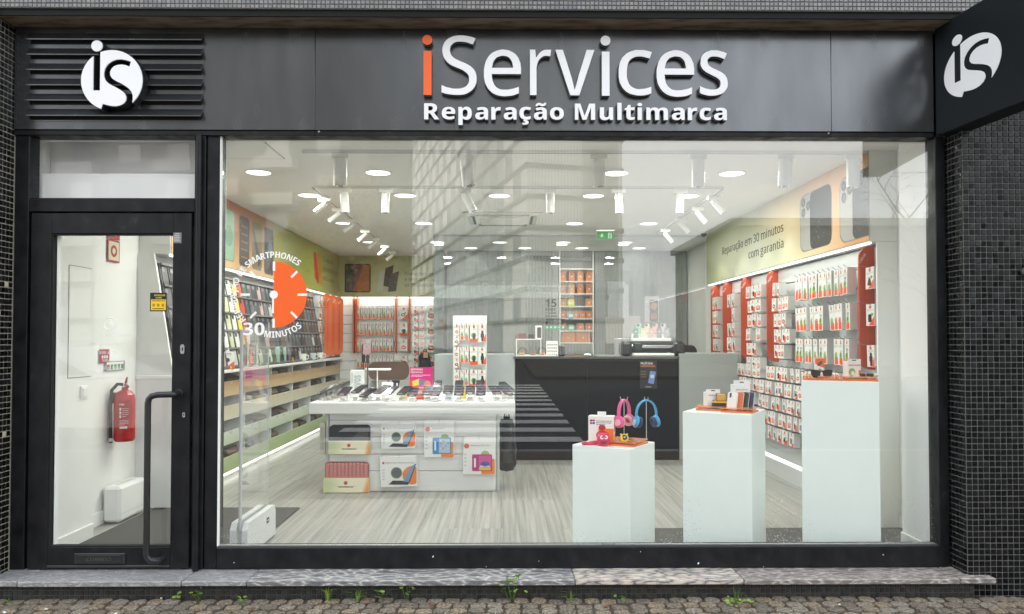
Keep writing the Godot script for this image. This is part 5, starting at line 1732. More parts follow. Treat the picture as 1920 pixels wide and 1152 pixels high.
# ---------------------------------------------------------------- straight ahead on the left: end wall with packets
func back_left() -> void:
	var z := -7.8
	var u := thing("end_wall_unit", "white slatted end wall full of packets under a green header, left of the glass partition", "shelving", Vector3(-1.9, 0, z))
	put("header_box", solid(Vector3(-0.78, 2.03, -0.4), Vector3(0.78, CEIL, -0.004)), M.white, u)
	var im := Image.create(312, 134, false, Image.FORMAT_RGB8)
	for x in 312:
		im.fill_rect(Rect2i(x, 0, 1, 134), Color(0.62, 0.63, 0.45).lerp(Color(0.74, 0.75, 0.60), x / 312.0))
	i_rrect(im, 18, 26, 84, 94, 6, Color(0.07, 0.07, 0.08))
	i_rrect(im, 22, 30, 76, 86, 4, Color(0.18, 0.30, 0.26))
	i_poly(im, [Vector2(60, 30), Vector2(98, 30), Vector2(98, 116), Vector2(44, 116), Vector2(56, 80)], Color(0.60, 0.36, 0.16))
	i_poly(im, [Vector2(54, 30), Vector2(74, 30), Vector2(66, 70), Vector2(40, 116), Vector2(30, 116)], Color(0.35, 0.24, 0.30))
	i_poly(im, [Vector2(150, 40), Vector2(176, 30), Vector2(168, 104), Vector2(142, 98)], Color(0.17, 0.17, 0.18))
	i_poly(im, [Vector2(166, 60), Vector2(194, 50), Vector2(184, 116), Vector2(158, 118)], Color(0.26, 0.26, 0.28))
	i_poly(im, [Vector2(132, 50), Vector2(148, 48), Vector2(142, 112), Vector2(122, 118)], Color(0.72, 0.72, 0.66))
	put("header_print", mb().box(Vector3(0, 0.335 + 2.03, -0.002), Vector3(1.56, 0.66, 0.004)).mesh(), printed(im, 0.5), u)
	for q in [["Proteções de", 2.38, 0.47], ["e lentes para", 2.29, 0.47], ["os dispositivos", 2.195, 0.52]]:
		write(u, q[0], mk(0.12, 0.12, 0.10, 0.6), xf(Vector3(0.28, q[1], 0.0)), 0.055, q[2], 0.001, false, false, "lettering", 2.5)
	put("led_strip", solid(Vector3(-0.75, 2.01, -0.03), Vector3(0.78, 2.028, -0.01)), M.led, u)
	area_light(u, Vector3(0, 2.008, 0.03), Basis(Vector3.RIGHT, -PI / 2), Vector2(1.5, 0.03), 0.22)
	put("slat_backing", solid(Vector3(-0.78, 0, -0.4), Vector3(0.78, 2.03, -0.1)), M.pale_grey, u)
	for k in 13:
		put("slat", soft(Vector3(-0.78, 0.1 + k * 0.1485 + 0.004, -0.1), Vector3(0.78, 0.1 + k * 0.1485 + 0.1445, -0.06), 0.003), M.white, u)
	var g := "packets on the end wall left of the partition"
	for q in [[664, "first"], [670, "second"], [743, "third"], [768, "fourth"]]:
		fin(Vector3(mx(q[0], z), 1.12, z - 0.06), -PI / 2, "orange red edge-on fin on the end wall, %s from the phone case side" % q[1], "Som", "edge-on fins of the end wall")
	for r in 4:
		var y: float = [1.86, 1.60, 1.34, 1.08][r]
		for c in 10:
			var i: int = 2 if r < 2 else 0
			packet(i if (c + r) % 4 else 3, 0.05, 0.19, 0.06, xf(Vector3(-2.36 + c * 0.06, y, z - 0.04), rng.randfn() * 0.05), "%s slim one, %s row of end wall" % [nth(c), nth(r)], g)
			hook(u, xf(Vector3(-2.36 + c * 0.06, y - 0.02, z - 0.06)))
		packet([4, 14, 10, 13][r], 0.13, 0.19, 0.06, xf(Vector3(-1.63, y, z - 0.04)), "wide one after the third fin, %s end wall row" % nth(r), g)
		packet(13, 0.15, 0.21, 0.06, xf(Vector3(-1.19, y, z - 0.04)), "next to the partition, %s end wall row" % nth(r), g)
		for c in 2:
			for h in 2:
				packet([11, 9][c], 0.085, 0.115, 0.05, xf(Vector3(-1.44 + c * 0.105, y + 0.01 - h * 0.13, z - 0.04)), "%s after the fourth fin, %s small row of end wall" % [nth(c), nth(r * 2 + h)], g)
	backpack(Vector3(-1.27, 0.70, z + 0.16), 0.24, 0.46, 0.15, "black backpack with orange tag hanging on the end wall behind the pink sign", true)
	# brown rounded display panel and white lamp seen over the table
	var bp := put("brown_panel", mb().prism(rrect(0.62, 0.28, 0.11, 6), -0.02, 0.02).mesh(), mk(0.17, 0.10, 0.075, 0.6), null, xf(Vector3(-1.78, 0.86, -7.2)))
	tag(bp, "brown round-cornered panel standing before the end wall", "panel")
	put("stand", solid(Vector3(-0.02, -0.86, -0.015), Vector3(0.02, -0.12, 0.015)), M.steel, bp)
	put("base", mb().cyl(Vector3(0, -0.86, 0), 0.16, 0.012, 24).mesh(), M.steel, bp)

func backpack(at: Vector3, w: float, h: float, d: float, label: String, with_tag := false) -> void:
	var o := thing("backpack", label, "backpack", at)
	var cl := mk(0.012, 0.012, 0.013, 0.7)
	var body := mb()
	var prof := []
	for k in 11:
		var t := k / 10.0
		var r := 0.5 * pow(sin(PI * clampf(0.10 + t * 0.80, 0, 1)), 0.5) * (1.12 - 0.55 * t) * (1.0 + 0.05 * sin(t * 19.0))
		prof.append(Vector2(r if k not in [0, 10] else 0.0, t * h))
	body.lathe(prof, 18, Vector3.ZERO, true, w, d)
	put("bag_body", body.mesh(), cl, o)
	put("front_pocket", mb().lathe([Vector2(0, 0.04 * h), Vector2(0.32, 0.06 * h), Vector2(0.38, 0.2 * h), Vector2(0.34, 0.42 * h), Vector2(0, 0.46 * h)], 16, Vector3(0, 0, d * 0.28), true, w, d).mesh(), mk(0.016, 0.016, 0.018, 0.6), o)
	for s in [-1.0, 1.0]:
		put("strap", mb().tube([Vector3(0.2 * w * s, h * 0.92, d * 0.2), Vector3(0.32 * w * s, h * 0.8, d * 0.55), Vector3(0.3 * w * s, h * 0.5, d * 0.6), Vector3(0.36 * w * s, h * 0.16, d * 0.35)], 0.016, 6).mesh(), mk(0.02, 0.02, 0.02, 0.8), o)
	put("carry_loop", mb().tube([Vector3(-0.12 * w, h * 0.94, 0), Vector3(-0.08 * w, h * 1.05, 0), Vector3(0.08 * w, h * 1.05, 0), Vector3(0.12 * w, h * 0.94, 0)], 0.008, 6).mesh(), cl, o)
	if with_tag:
		put("paper_tag", mb().box(Vector3(0.02, h * 0.86, d * 0.62), Vector3(0.07, 0.09, 0.003)).mesh(), mk(0.6, 0.3, 0.16, 0.5), o)

# ---------------------------------------------------------------- behind the counter
func back_of_shop() -> void:
	# glass partition
	var z := -5.36
	var tint := glassy(0.45, 0.55, 0.51, 0.05)
	M.tint = tint
	var gp := thing("glass_partition", "greenish ceiling-high glass partition behind the counter with faint shop lettering", "partition", Vector3(0.9, 0, z))
	var xs := [-0.91, 0.28, 1.47, 2.61]
	for k in 3:
		put("pane", solid(Vector3(xs[k] + 0.002 - 0.9, 0, -0.004), Vector3(xs[k + 1] - 0.002 - 0.9, CEIL, 0.004)), tint, gp)
	put("return_pane", solid(Vector3(-0.914 - 0.9, 0, -2.44), Vector3(-0.906 - 0.9, CEIL, -0.008)), tint, gp)
	put("edge", solid(Vector3(-0.917 - 0.9, 0, -0.006), Vector3(-0.91 - 0.9, CEIL, 0.006)), mk(0.10, 0.16, 0.14, 0.2), gp)
	put("top_channel", solid(Vector3(-0.91 - 0.9, CEIL - 0.03, -0.015), Vector3(2.61 - 0.9, CEIL, -0.0042)), M.pale_grey, gp)
	put("frosted_band", solid(Vector3(-0.9 - 0.9, 1.88, 0.0045), Vector3(0.9 - 0.9, 2.04, 0.005)), glassy(0.9, 0.95, 0.93, 0.10, 0.1), gp)
	write(gp, "iServices", mk(0.36, 0.40, 0.39, 0.5), xf(Vector3(mx(897, z) - 0.9, my(549, z), 0.006)), 0.13, (1006 - 897) * (4.3 - z) / 1400.0, 0.001, false, false, "lettering", 2.0)
	var kx := mx(1023, z) - 0.9
	for q in [["15", 576, 0.10, true], ["anos", 583, 0.042, true], ["a cuidar", 588.5, 0.026, true], ["dos seus", 594.5, 0.026, true], ["equipamentos", 601, 0.026, true], ["★ Trustpilot", 609, 0.03, false]]:
		write(gp, q[0], mk(0.015, 0.015, 0.015, 0.5), xf(Vector3(kx, my(q[1], z), 0.006)), q[2], 0.0, 0.001, q[3], false, "lettering", 2.5)
	for k in 5:
		var st := put("star_tile", mb().box(Vector3(kx + 0.02 + k * 0.052, my(614, z), 0.006), Vector3(0.042, 0.042, 0.002)).mesh(), mk(0.10, 0.42, 0.26, 0.5), gp)
		var star := PackedVector2Array()
		for i in 10:
			var a := PI / 2 + TAU * i / 10
			star.append(Vector2(cos(a), sin(a)) * (0.016 if i % 2 == 0 else 0.007))
		put("star", mb().prism(star, 0.007, 0.0078).mesh(), M.paper, st, xf(Vector3(kx + 0.02 + k * 0.052, my(614, z), 0)))
	# grey cupboards
	z = -7.1
	var cb := StandardMaterial3D.new()
	cb.albedo_texture = noise_tex(256, 0.02, [[0.0, Color(0.44, 0.46, 0.45)], [1.0, Color(0.53, 0.54, 0.53)]], 81, 4)
	cb.uv1_triplanar = true
	cb.uv1_scale = Vector3(6, 0.5, 6)
	cb.roughness = 0.4
	var cw := thing("wall_cupboards", "tall grey cupboard fronts behind the glass partition on both sides of the orange shelves", "cupboard", Vector3(0.9, 0, z))
	put("carcass", solid(Vector3(-1.78, 0, -1.1), Vector3(-0.07, CEIL, -0.03)), M.grey, cw)
	put("carcass", solid(Vector3(0.49, 0, -1.1), Vector3(1.9, CEIL, -0.03)), M.grey, cw)
	for k in 9:
		var x0 := -1.76 + k * 0.40
		if x0 > -0.2 and x0 < 0.4:
			continue
		var x1 := minf(x0 + 0.397, -0.07 if x0 < 0 else 1.9)
		for q in [[0.02, 1.93], [1.934, CEIL - 0.01]]:
			put("cupboard_door", soft(Vector3(x0, q[0], -0.03), Vector3(x1, q[1], -0.012), 0.002), cb, cw)
	# orange shelves
	var sx := [mx(1050, z) , mx(1113, z)]
	var sh := thing("box_shelves", "narrow open shelf unit of orange boxes between the grey cupboards, lit script lettering on top", "shelving", Vector3((sx[0] + sx[1]) / 2, 0, z))
	var hw: float = (sx[1] - sx[0]) / 2
	for s in [-1.0, 1.0]:
		put("side", solid(Vector3(hw * s - 0.01, 0, -0.4), Vector3(hw * s + 0.01, CEIL, 0.0)), M.white, sh)
	put("back_panel", solid(Vector3(-hw, 0, -0.42), Vector3(hw, CEIL, -0.40)), mk(0.25, 0.26, 0.26, 0.6), sh)
	put("top_panel", solid(Vector3(-hw + 0.01, my(504, z), -0.05), Vector3(hw - 0.01, CEIL, -0.03)), mk(0.2, 0.2, 0.2, 0.6), sh)
	write(sh, "Recondicionados", mk(0.6, 0.6, 0.6, 0.5), xf(Vector3(0, my(488, z), -0.028)), 0.06, hw * 1.8, 0.002, false, true, "lettering", 2.5)
	var ys := []
	for py in [504.0, 527.5, 551.0, 574.5, 597.5, 620.5, 643.0]:
		ys.append(my(py, z))
	for y in ys:
		put("shelf_board", solid(Vector3(-hw + 0.01, y - 0.012, -0.4), Vector3(hw - 0.01, y + 0.006, -0.004)), M.white, sh)
	put("base_front", solid(Vector3(-hw + 0.01, 0, -0.03), Vector3(hw - 0.01, ys[6] - 0.012, -0.01)), cb, sh)
	var om := [mk(0.80, 0.20, 0.015, 0.5), mk(0.70, 0.16, 0.01, 0.5), mk(0.85, 0.27, 0.02, 0.5)]
	for r in 6:
		var y: float = ys[r + 1] + 0.006
		var n: int = [4, 4, 4, 5, 4, 2][r]
		for k in n:
			if r == 2 and k == 2 or r == 4 and k in [1]:
				continue
			var w: float = [0.092, 0.092, 0.098, 0.088, 0.098, 0.215][r]
			var h: float = [0.165, 0.165, 0.115, 0.115, 0.115, 0.155][r]
			var o := thing("orange_box", "orange box, %s from the left on the %s shelf of the narrow shelf unit" % [nth(k), nth(r)], "box", Vector3(sh.position.x - hw + 0.055 + (hw * 2 - 0.11) * k / (n - 1) if n > 2 else sh.position.x - 0.12 + k * 0.23, y, z - 0.14), "orange boxes on the narrow shelves")
			put("carton", mb().cbox(Vector3(0, h / 2, 0), Vector3(w, h, 0.12), 0.002).mesh(), om[(k + r) % 3], o)
			put("mark", mb().prism(disc(0.012, 12), 0.06, 0.0612).mesh(), M.paper, o, xf(Vector3(0, h * 0.45, 0)))
	for q in [[1070.5, 0, mk(0.45, 0.55, 0.10, 0.5), "lime green sticker badge on the partition before the orange boxes"], [1070.5, 1, mk(0.18, 0.30, 0.33, 0.5), "blue green sticker badge on the partition, middle of three"], [1071, 2, mk(0.15, 0.42, 0.25, 0.5), "green star-shaped sticker on the partition, lowest of three"]]:
		var zz := -5.355
		var shp := PackedVector2Array()
		for i in 24:
			var a := TAU * i / 24
			var rr := 0.045 * (1.0 if q[1] < 2 else (1.0 if i % 4 < 2 else 0.82))
			shp.append(Vector2(cos(a) * rr, sin(a) * rr * (1.25 if q[1] < 2 else 1.0)))
		var bd := put("sticker_badge", mb().prism(shp, 0, 0.002).mesh(), q[2], null, xf(Vector3(mx(q[0], zz), my([569.0, 592.0, 615.0][q[1]], zz), zz)))
		tag(bd, q[3], "sticker")
		put("print", mb().prism(rrect(0.05, 0.03, 0.008), 0.002, 0.0026).mesh(), mk(0.6, 0.62, 0.5, 0.5), bd)
	# poster with a phone on the cupboards, right
	var pp := thing("phone_poster", "poster of an upright phone with orange screen on the grey cupboards", "poster", Vector3(mx(1224, -7.05), my(580, -7.05), -7.09))
	put("sheet", mb().box(Vector3.ZERO, Vector3(0.22, 0.40, 0.004)).mesh(), M.pale_grey, pp)
	put("phone_print", mb().prism(rrect(0.13, 0.34, 0.02), 0.002, 0.004).mesh(), mk(0.03, 0.03, 0.035, 0.3), pp, xf(Vector3(0.03, -0.02, 0)))
	put("screen_print", mb().prism(disc(0.055, 20), 0.004, 0.005).mesh(), mk(0.45, 0.24, 0.06, 0.4), pp, xf(Vector3(0.03, 0.05, 0)))
	put("screen_print", mb().prism(disc(0.05, 20), 0.004, 0.005).mesh(), mk(0.35, 0.10, 0.06, 0.4), pp, xf(Vector3(0.03, -0.11, 0)))
	for q in [["Películas de vidro", 0.34], ["para todos os", 0.29], ["telemóveis", 0.24]]:
		write(pp, q[0], mk(0.05, 0.05, 0.05, 0.5), xf(Vector3(0, q[1], 0.0)), 0.022, 0.0, 0.001, true, true, "lettering", 3.0)

func counter() -> void:
	var zf := -4.0
	var c := thing("service_counter", "long counter: glossy black glass front between white ends with a thin white top", "counter", Vector3(0.9, 0, zf))
	var bg := mk(0.005, 0.005, 0.005, 0.16)
	bg.metallic_specular = 0.22
	put("black_front", solid(Vector3(-0.78, 0.004, -0.02), Vector3(0.02, 1.125, 0.0)), bg, c)
	put("black_front", solid(Vector3(0.022, 0.004, -0.02), Vector3(1.04, 1.125, 0.0)), bg, c)
	put("carcass", solid(Vector3(-1.66, 0.0, -0.62), Vector3(1.04, 1.12, -0.022)), M.pale_grey, c)
	put("top_board", soft(Vector3(-0.80, 1.127, -0.64), Vector3(1.04, 1.152, 0.02), 0.003), mk(0.10, 0.10, 0.10, 0.35), c)
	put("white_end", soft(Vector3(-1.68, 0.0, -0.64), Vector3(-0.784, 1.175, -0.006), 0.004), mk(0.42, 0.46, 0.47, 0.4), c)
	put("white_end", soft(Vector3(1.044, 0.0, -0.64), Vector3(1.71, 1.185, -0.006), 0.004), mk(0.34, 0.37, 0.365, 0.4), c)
	var ps := thing("film_poster", "small black poster with white and orange words and a tilted phone on the counter front", "poster", Vector3(mx(1216, zf), my(703, zf), zf + 0.002))
	put("sheet", mb().box(Vector3.ZERO, Vector3(0.19, 0.31, 0.003)).mesh(), mk(0.012, 0.012, 0.013, 0.6), ps)
	write(ps, "PELÍCULA", M.paper, xf(Vector3(-0.085, 0.115, 0.0015)), 0.022, 0.135, 0.001, true, false, "lettering", 2.5)
	write(ps, "HIDROGEL", M.orange, xf(Vector3(-0.085, 0.085, 0.0015)), 0.022, 0.165, 0.001, true, false, "lettering", 2.5)
	put("phone_print", mb().prism(rrect(0.065, 0.14, 0.01), 0.0015, 0.0025).mesh(), mk(0.16, 0.26, 0.55, 0.4), ps, xf(Vector3(0.04, -0.03, 0), 0, 0, -0.18))
	put("ring_print", mb().prism(disc(0.022, 18), 0.0025, 0.003).mesh(), mk(0.55, 0.62, 0.75, 0.4), ps, xf(Vector3(0.042, -0.02, 0)))
	for k in 3:
		put("print_line", mb().box(Vector3(-0.055, 0.035 - k * 0.03, 0.002), Vector3(0.06, 0.012, 0.001)).mesh(), mk(0.12, 0.08, 0.06, 0.5), ps)
	write(ps, "iServices", M.paper, xf(Vector3(0, -0.14, 0.0015)), 0.012, 0.06, 0.001, false, true, "lettering", 3.0)
	# film cutter
	var y := 1.152
	var pl := thing("film_cutter", "black and white desktop cutting machine on the counter under a row of phone cases", "machine", Vector3(1.665, y, -4.14))
	pl.scale = Vector3.ONE * 1.12
	var dk := mk(0.02, 0.02, 0.022, 0.35)
	for s in [-1.0, 1.0]:
		put("side_housing", mb().cbox(Vector3(0.265 * s, 0.075, 0), Vector3(0.11, 0.15, 0.2), 0.03).mesh(), dk, pl)
	put("control_pad", mb().cbox(Vector3(0.265, 0.085, 0.098), Vector3(0.07, 0.08, 0.01), 0.003).mesh(), mk(0.05, 0.05, 0.055, 0.2), pl)
	put("roller", mb().at(xf(Vector3(-0.21, 0.1, 0.03), 0, 0, -PI / 2)).cyl(Vector3.ZERO, 0.022, 0.42, 16).mesh(), M.chrome, pl)
	put("rail", mb().cbox(Vector3(0, 0.135, 0.0), Vector3(0.42, 0.03, 0.1), 0.008).mesh(), M.dark_grey, pl)
	put("carriage", mb().cbox(Vector3(-0.15, 0.095, 0.05), Vector3(0.09, 0.08, 0.06), 0.01).mesh(), dk, pl)
	put("film_sheet", soft(Vector3(-0.21, 0.0, 0.02), Vector3(0.21, 0.03, 0.115), 0.01), M.white, pl)
	put("rear_panel", solid(Vector3(-0.22, 0.04, -0.08), Vector3(0.22, 0.14, -0.06)), dk, pl)
	var cs := thing("case_holder", "white holder on the cutting machine with pastel phone cases in two rows", "holder", Vector3(1.66, y + 0.169, -4.16))
	put("tray", soft(Vector3(-0.22, 0, -0.07), Vector3(0.22, 0.035, 0.07), 0.004), M.white, cs)
	put("back_step", soft(Vector3(-0.21, 0.035, -0.07), Vector3(0.21, 0.085, -0.02), 0.004), M.white, cs)
	var cols := [mk(0.10, 0.22, 0.18, 0.4), mk(0.62, 0.56, 0.38, 0.4), mk(0.60, 0.33, 0.31, 0.4), mk(0.22, 0.22, 0.22, 0.4), mk(0.30, 0.34, 0.32, 0.4), mk(0.33, 0.55, 0.44, 0.4), mk(0.64, 0.58, 0.42, 0.4), mk(0.65, 0.40, 0.36, 0.4), mk(0.50, 0.48, 0.56, 0.4)]
	var cn := ["dark green", "cream", "pink", "dark grey", "grey green", "mint", "cream", "pink", "lilac"]
	for k in 9:
		var front := k < 5
		var o := put("phone_case", mb().prism(rrect(0.056, 0.115, 0.01), 0, 0.008).mesh(), cols[k], null, xf(cs.position + (Vector3(-0.175 + k * 0.088, 0.035 + 0.055, 0.03) if front else Vector3(-0.125 + (k - 5) * 0.092, 0.085 + 0.06, -0.04)), 0, -0.08))
		tag(o, "%s phone case in the white holder, %s of the %s row" % [cn[k], nth(k if front else k - 5), "front" if front else "back"], "phone case", "cases in the white holder")
		if front:
			put("mark", mb().prism(disc(0.007, 10), 0.008, 0.009).mesh(), M.paper, o, xf(Vector3(0, 0.02, 0)))
		else:
			put("camera_cutout", mb().prism(rrect(0.026, 0.028, 0.006), 0.008, 0.010).mesh(), M.dark_grey, o, xf(Vector3(-0.01, 0.038, 0)))
	# computer seen from behind
	var mo := thing("desktop_computer", "silver all-in-one computer seen from behind, at the counter by the cutting machine", "computer", Vector3(1.40, y, -4.50), "", 2.75)
	put("display_shell", mb().at(xf(Vector3(0, 0.30, 0), 0, -0.1)).prism(rrect(0.42, 0.32, 0.02), -0.012, 0.012).mesh(), mk(0.33, 0.32, 0.31, 0.45), mo)
	put("screen", mb().at(xf(Vector3(0, 0.31, 0.0), 0, -0.1)).box(Vector3(0, 0, 0.0128), Vector3(0.39, 0.27, 0.001)).mesh(), mk(0.02, 0.02, 0.025, 0.15), mo)
	put("stand", soft(Vector3(-0.09, 0.0, -0.06), Vector3(0.09, 0.2, -0.045), 0.004), M.steel, mo)
	put("foot", soft(Vector3(-0.1, 0.0, -0.1), Vector3(0.1, 0.006, 0.1), 0.002), M.steel, mo)
	var ch := thing("office_chair", "dark office chair back behind the cutting machine", "chair", Vector3(2.25, 0, -4.95))
	put("backrest", mb().prism(rrect(0.30, 0.34, 0.09, 6), -0.03, 0.03).mesh(), mk(0.03, 0.022, 0.022, 0.6), ch, xf(Vector3(0, 1.10, 0), 0.3, -0.1))
	put("seat", soft(Vector3(-0.23, 0.5, -0.05), Vector3(0.23, 0.57, 0.3), 0.02), M.dark_grey, ch)
	put("spine", mb().tube([Vector3(0, 0.52, 0.05), Vector3(0, 0.7, -0.03), Vector3(0, 1.05, -0.02)], 0.02, 8).mesh(), M.black, ch)
	put("column", mb().cyl(Vector3(0, 0.06, 0.12), 0.025, 0.45, 12).mesh(), M.black, ch)
	for k in 5:
		put("foot", mb().tube([Vector3(0, 0.08, 0.12), Vector3(cos(k * TAU / 5) * 0.25, 0.03, 0.12 + sin(k * TAU / 5) * 0.25)], 0.018, 6).mesh(), M.black, ch)
	# wares at the left end of the counter
	var ds := thing("counter_riser", "small white two-level riser at the left end of the counter", "riser", Vector3(0.27, y, -4.13))
	put("upper_shelf", soft(Vector3(-0.14, 0.185, -0.1), Vector3(0.14, 0.195, 0.1), 0.002), M.white, ds)
	for s in [-1.0, 1.0]:
		put("leg", solid(Vector3(0.136 * s - 0.004, 0, -0.1), Vector3(0.136 * s + 0.004, 0.185, 0.1)), M.white, ds)
	put("front_ledge", soft(Vector3(-0.145, 0, 0.1), Vector3(0.30, 0.02, 0.15), 0.003), M.white, ds)
	var yy := y + 0.195
	for q in [[0.20, 0.09, 0.06, mk(0.14, 0.03, 0.03, 0.5), "dark red box on the white riser, left one"], [0.30, 0.07, 0.05, mk(0.04, 0.025, 0.025, 0.5), "dark brown box on the white riser beside the red one"]]:
		var o := thing("gift_box", q[4], "box", Vector3(q[0], yy, -4.12))
		put("carton", mb().cbox(Vector3(0, q[2] / 2, 0), Vector3(q[1], q[2], 0.07), 0.003).mesh(), q[3], o)
		put("lid_line", mb().box(Vector3(0, q[2] * 0.7, 0.0355), Vector3(q[1] * 0.96, 0.003, 0.001)).mesh(), M.gap, o)
	var pk := thing("phone_carton", "white carton with a black phone on its front, on the white riser", "box", Vector3(0.385, yy, -4.12))
	put("carton", mb().cbox(Vector3(0, 0.075, 0), Vector3(0.075, 0.15, 0.04), 0.003).mesh(), M.white, pk)
	put("phone_print", mb().prism(rrect(0.05, 0.12, 0.008), 0.020, 0.021).mesh(), M.dark_grey, pk, xf(Vector3(0.005, 0.07, 0)))
	for q in [[0.20, "black headphones under the white riser"], [0.42, "small black headphones at the right leg of the riser"]]:
		var o := thing("headphones", q[1], "headphones", Vector3(q[0], y + 0.022, -4.05))
		var r := 0.045
		var arc := []
		for k in 9:
			var a := PI * k / 8
			arc.append(Vector3(cos(a) * r, 0.03 + sin(a) * r, 0))
		put("band", mb().tube(arc, 0.006, 6).mesh(), M.black, o)
		for s in [-1.0, 1.0]:
			put("ear_pad", mb().at(xf(Vector3(r * s, 0.025, 0), 0, 0, PI / 2)).cyl(Vector3(0, -0.01, 0), 0.024, 0.02, 14, 0.005).mesh(), M.dark_grey, o)
	for q in [[0.19, -3.885, mk(0.55, 0.2, 0.05)], [0.31, -3.885, mk(0.25, 0.14, 0.08)], [0.41, -3.885, mk(0.62, 0.2, 0.05)]]:
		var o := put("flat_tin", mb().cbox(Vector3(0, 0.012, 0), Vector3(0.07, 0.024, 0.04), 0.008).mesh(), q[2], null, xf(Vector3(q[0], y + 0.02, q[1])))
		tag(o, "small flat %s tin on the riser ledge, %s" % [["orange", "brown", "orange red"][0 if q[0] < 0.25 else (1 if q[0] < 0.35 else 2)], ["left one", "middle one", "right one"][0 if q[0] < 0.25 else (1 if q[0] < 0.35 else 2)]], "tin")
	var cd := thing("earbud_card", "white card of small dark earbuds in rows standing on the counter", "card", Vector3(0.53, y, -4.02))
	put("card", mb().at(xf(Vector3(0, 0.085, 0), 0, -0.08)).prism(rrect(0.13, 0.175, 0.008), -0.001, 0.001).mesh(), M.white, cd)
	for r in 4:
		for k in 5:
			put("earbud", mb().at(xf(Vector3(-0.046 + k * 0.023, 0.13 - r * 0.036, 0.004 + r * 0.003))).ball(Vector3.ZERO, Vector3(0.006, 0.009, 0.004), 8, 5).mesh(), M.dark_grey, cd)
	put("easel", mb().tube([Vector3(0, 0.12, -0.02), Vector3(0, 0.0, -0.07)], 0.003, 5).mesh(), M.steel, cd)
	var spk := thing("speaker", "black upright speaker on the counter beside the earbud card", "speaker", Vector3(0.64, y, -4.05))
	put("shell", mb().cbox(Vector3(0, 0.06, 0), Vector3(0.07, 0.12, 0.06), 0.012).mesh(), M.dark_grey, spk)
	put("grille", mb().prism(rrect(0.055, 0.1, 0.01), 0.03, 0.032).mesh(), M.black, spk, xf(Vector3(0, 0.06, 0)))
	var mz := put("computer_mouse", mb().ball(Vector3(0, 0.016, 0), Vector3(0.04, 0.017, 0.058)).mesh(), M.white, null, xf(Vector3(0.93, y, -4.06), 0.4))
	tag(mz, "white computer mouse on the counter right of the speaker", "mouse")
	for q in [[0.80, 0.14, mk(0.55, 0.22, 0.10), "orange printed leaflet lying on the counter beside the mouse"], [1.15, 0.26, mk(0.4, 0.42, 0.42), "thin grey closed laptop lying on the counter"]]:
		var o := put("leaflet" if q[0] < 1 else "closed_laptop", mb().prism(rrect(q[1], 0.18 if q[0] > 1 else 0.09, 0.008), 0.0, 0.004 if q[0] < 1 else 0.016).mesh(), q[2], null, xf(Vector3(q[0], y, -4.12 if q[0] > 1 else -4.05), 0.1, -PI / 2))
		tag(o, q[3], "leaflet" if q[0] < 1 else "laptop")
	# free-standing peg panel before the white end
	var z := -3.84
	var st := thing("peg_display", "white floor-standing peg panel with three rows of packets, before the white counter end", "display stand", Vector3(mx(881, z), 0, z))
	put("board", soft(Vector3(-0.185, 0.05, -0.012), Vector3(0.185, my(592, z), 0.0), 0.003), M.white, st)
	put("base", soft(Vector3(-0.2, 0, -0.12), Vector3(0.2, 0.05, 0.2), 0.006), M.white, st)
	for r in 3:
		var yr: float = my([609, 651, 693][r], z)
		for k in 5:
			var px: float = [857, 867, 875.5, 889, 904.5][k]
			packet([10, 0, 1, 14, 12][k], [0.06, 0.045, 0.045, 0.085, 0.085][k], [0.12, 0.17, 0.17, 0.19, 0.19][k], 0.05, xf(Vector3(mx(px, z), yr, z + 0.01)), "%s from the left on the peg panel, %s row" % [nth(k), nth(r)], "packets on the peg panel")
			hook(st, xf(Vector3(mx(px, z), yr - 0.015, z)))
		packet(8, 0.06, 0.10, 0.05, xf(Vector3(mx(857, z), yr - 0.125, z + 0.01)), "left edge of the peg panel, %s low row" % nth(r), "packets on the peg panel")

# ---------------------------------------------------------------- the display table
func screen_image() -> StandardMaterial3D:
	var im := Image.create(64, 128, false, Image.FORMAT_RGB8)
	im.fill(Color(0.03, 0.03, 0.035))
	for y in range(6, 122):
		var t := (y - 6) / 116.0
		var c := Color(0.07, 0.15, 0.11).lerp(Color(0.20, 0.11, 0.30), smoothstep(0.1, 0.45, t)).lerp(Color(0.28, 0.12, 0.16), smoothstep(0.5, 0.75, t)).lerp(Color(0.12, 0.20, 0.11), smoothstep(0.8, 1.0, t))
		im.fill_rect(Rect2i(4, y, 56, 1), c)
	for k in 4:
		for j in 4:
			im.fill_rect(Rect2i(10 + j * 12, 70 + k * 12, 7, 7), Color(0.3, 0.26, 0.32))
	return printed(im, 0.12)

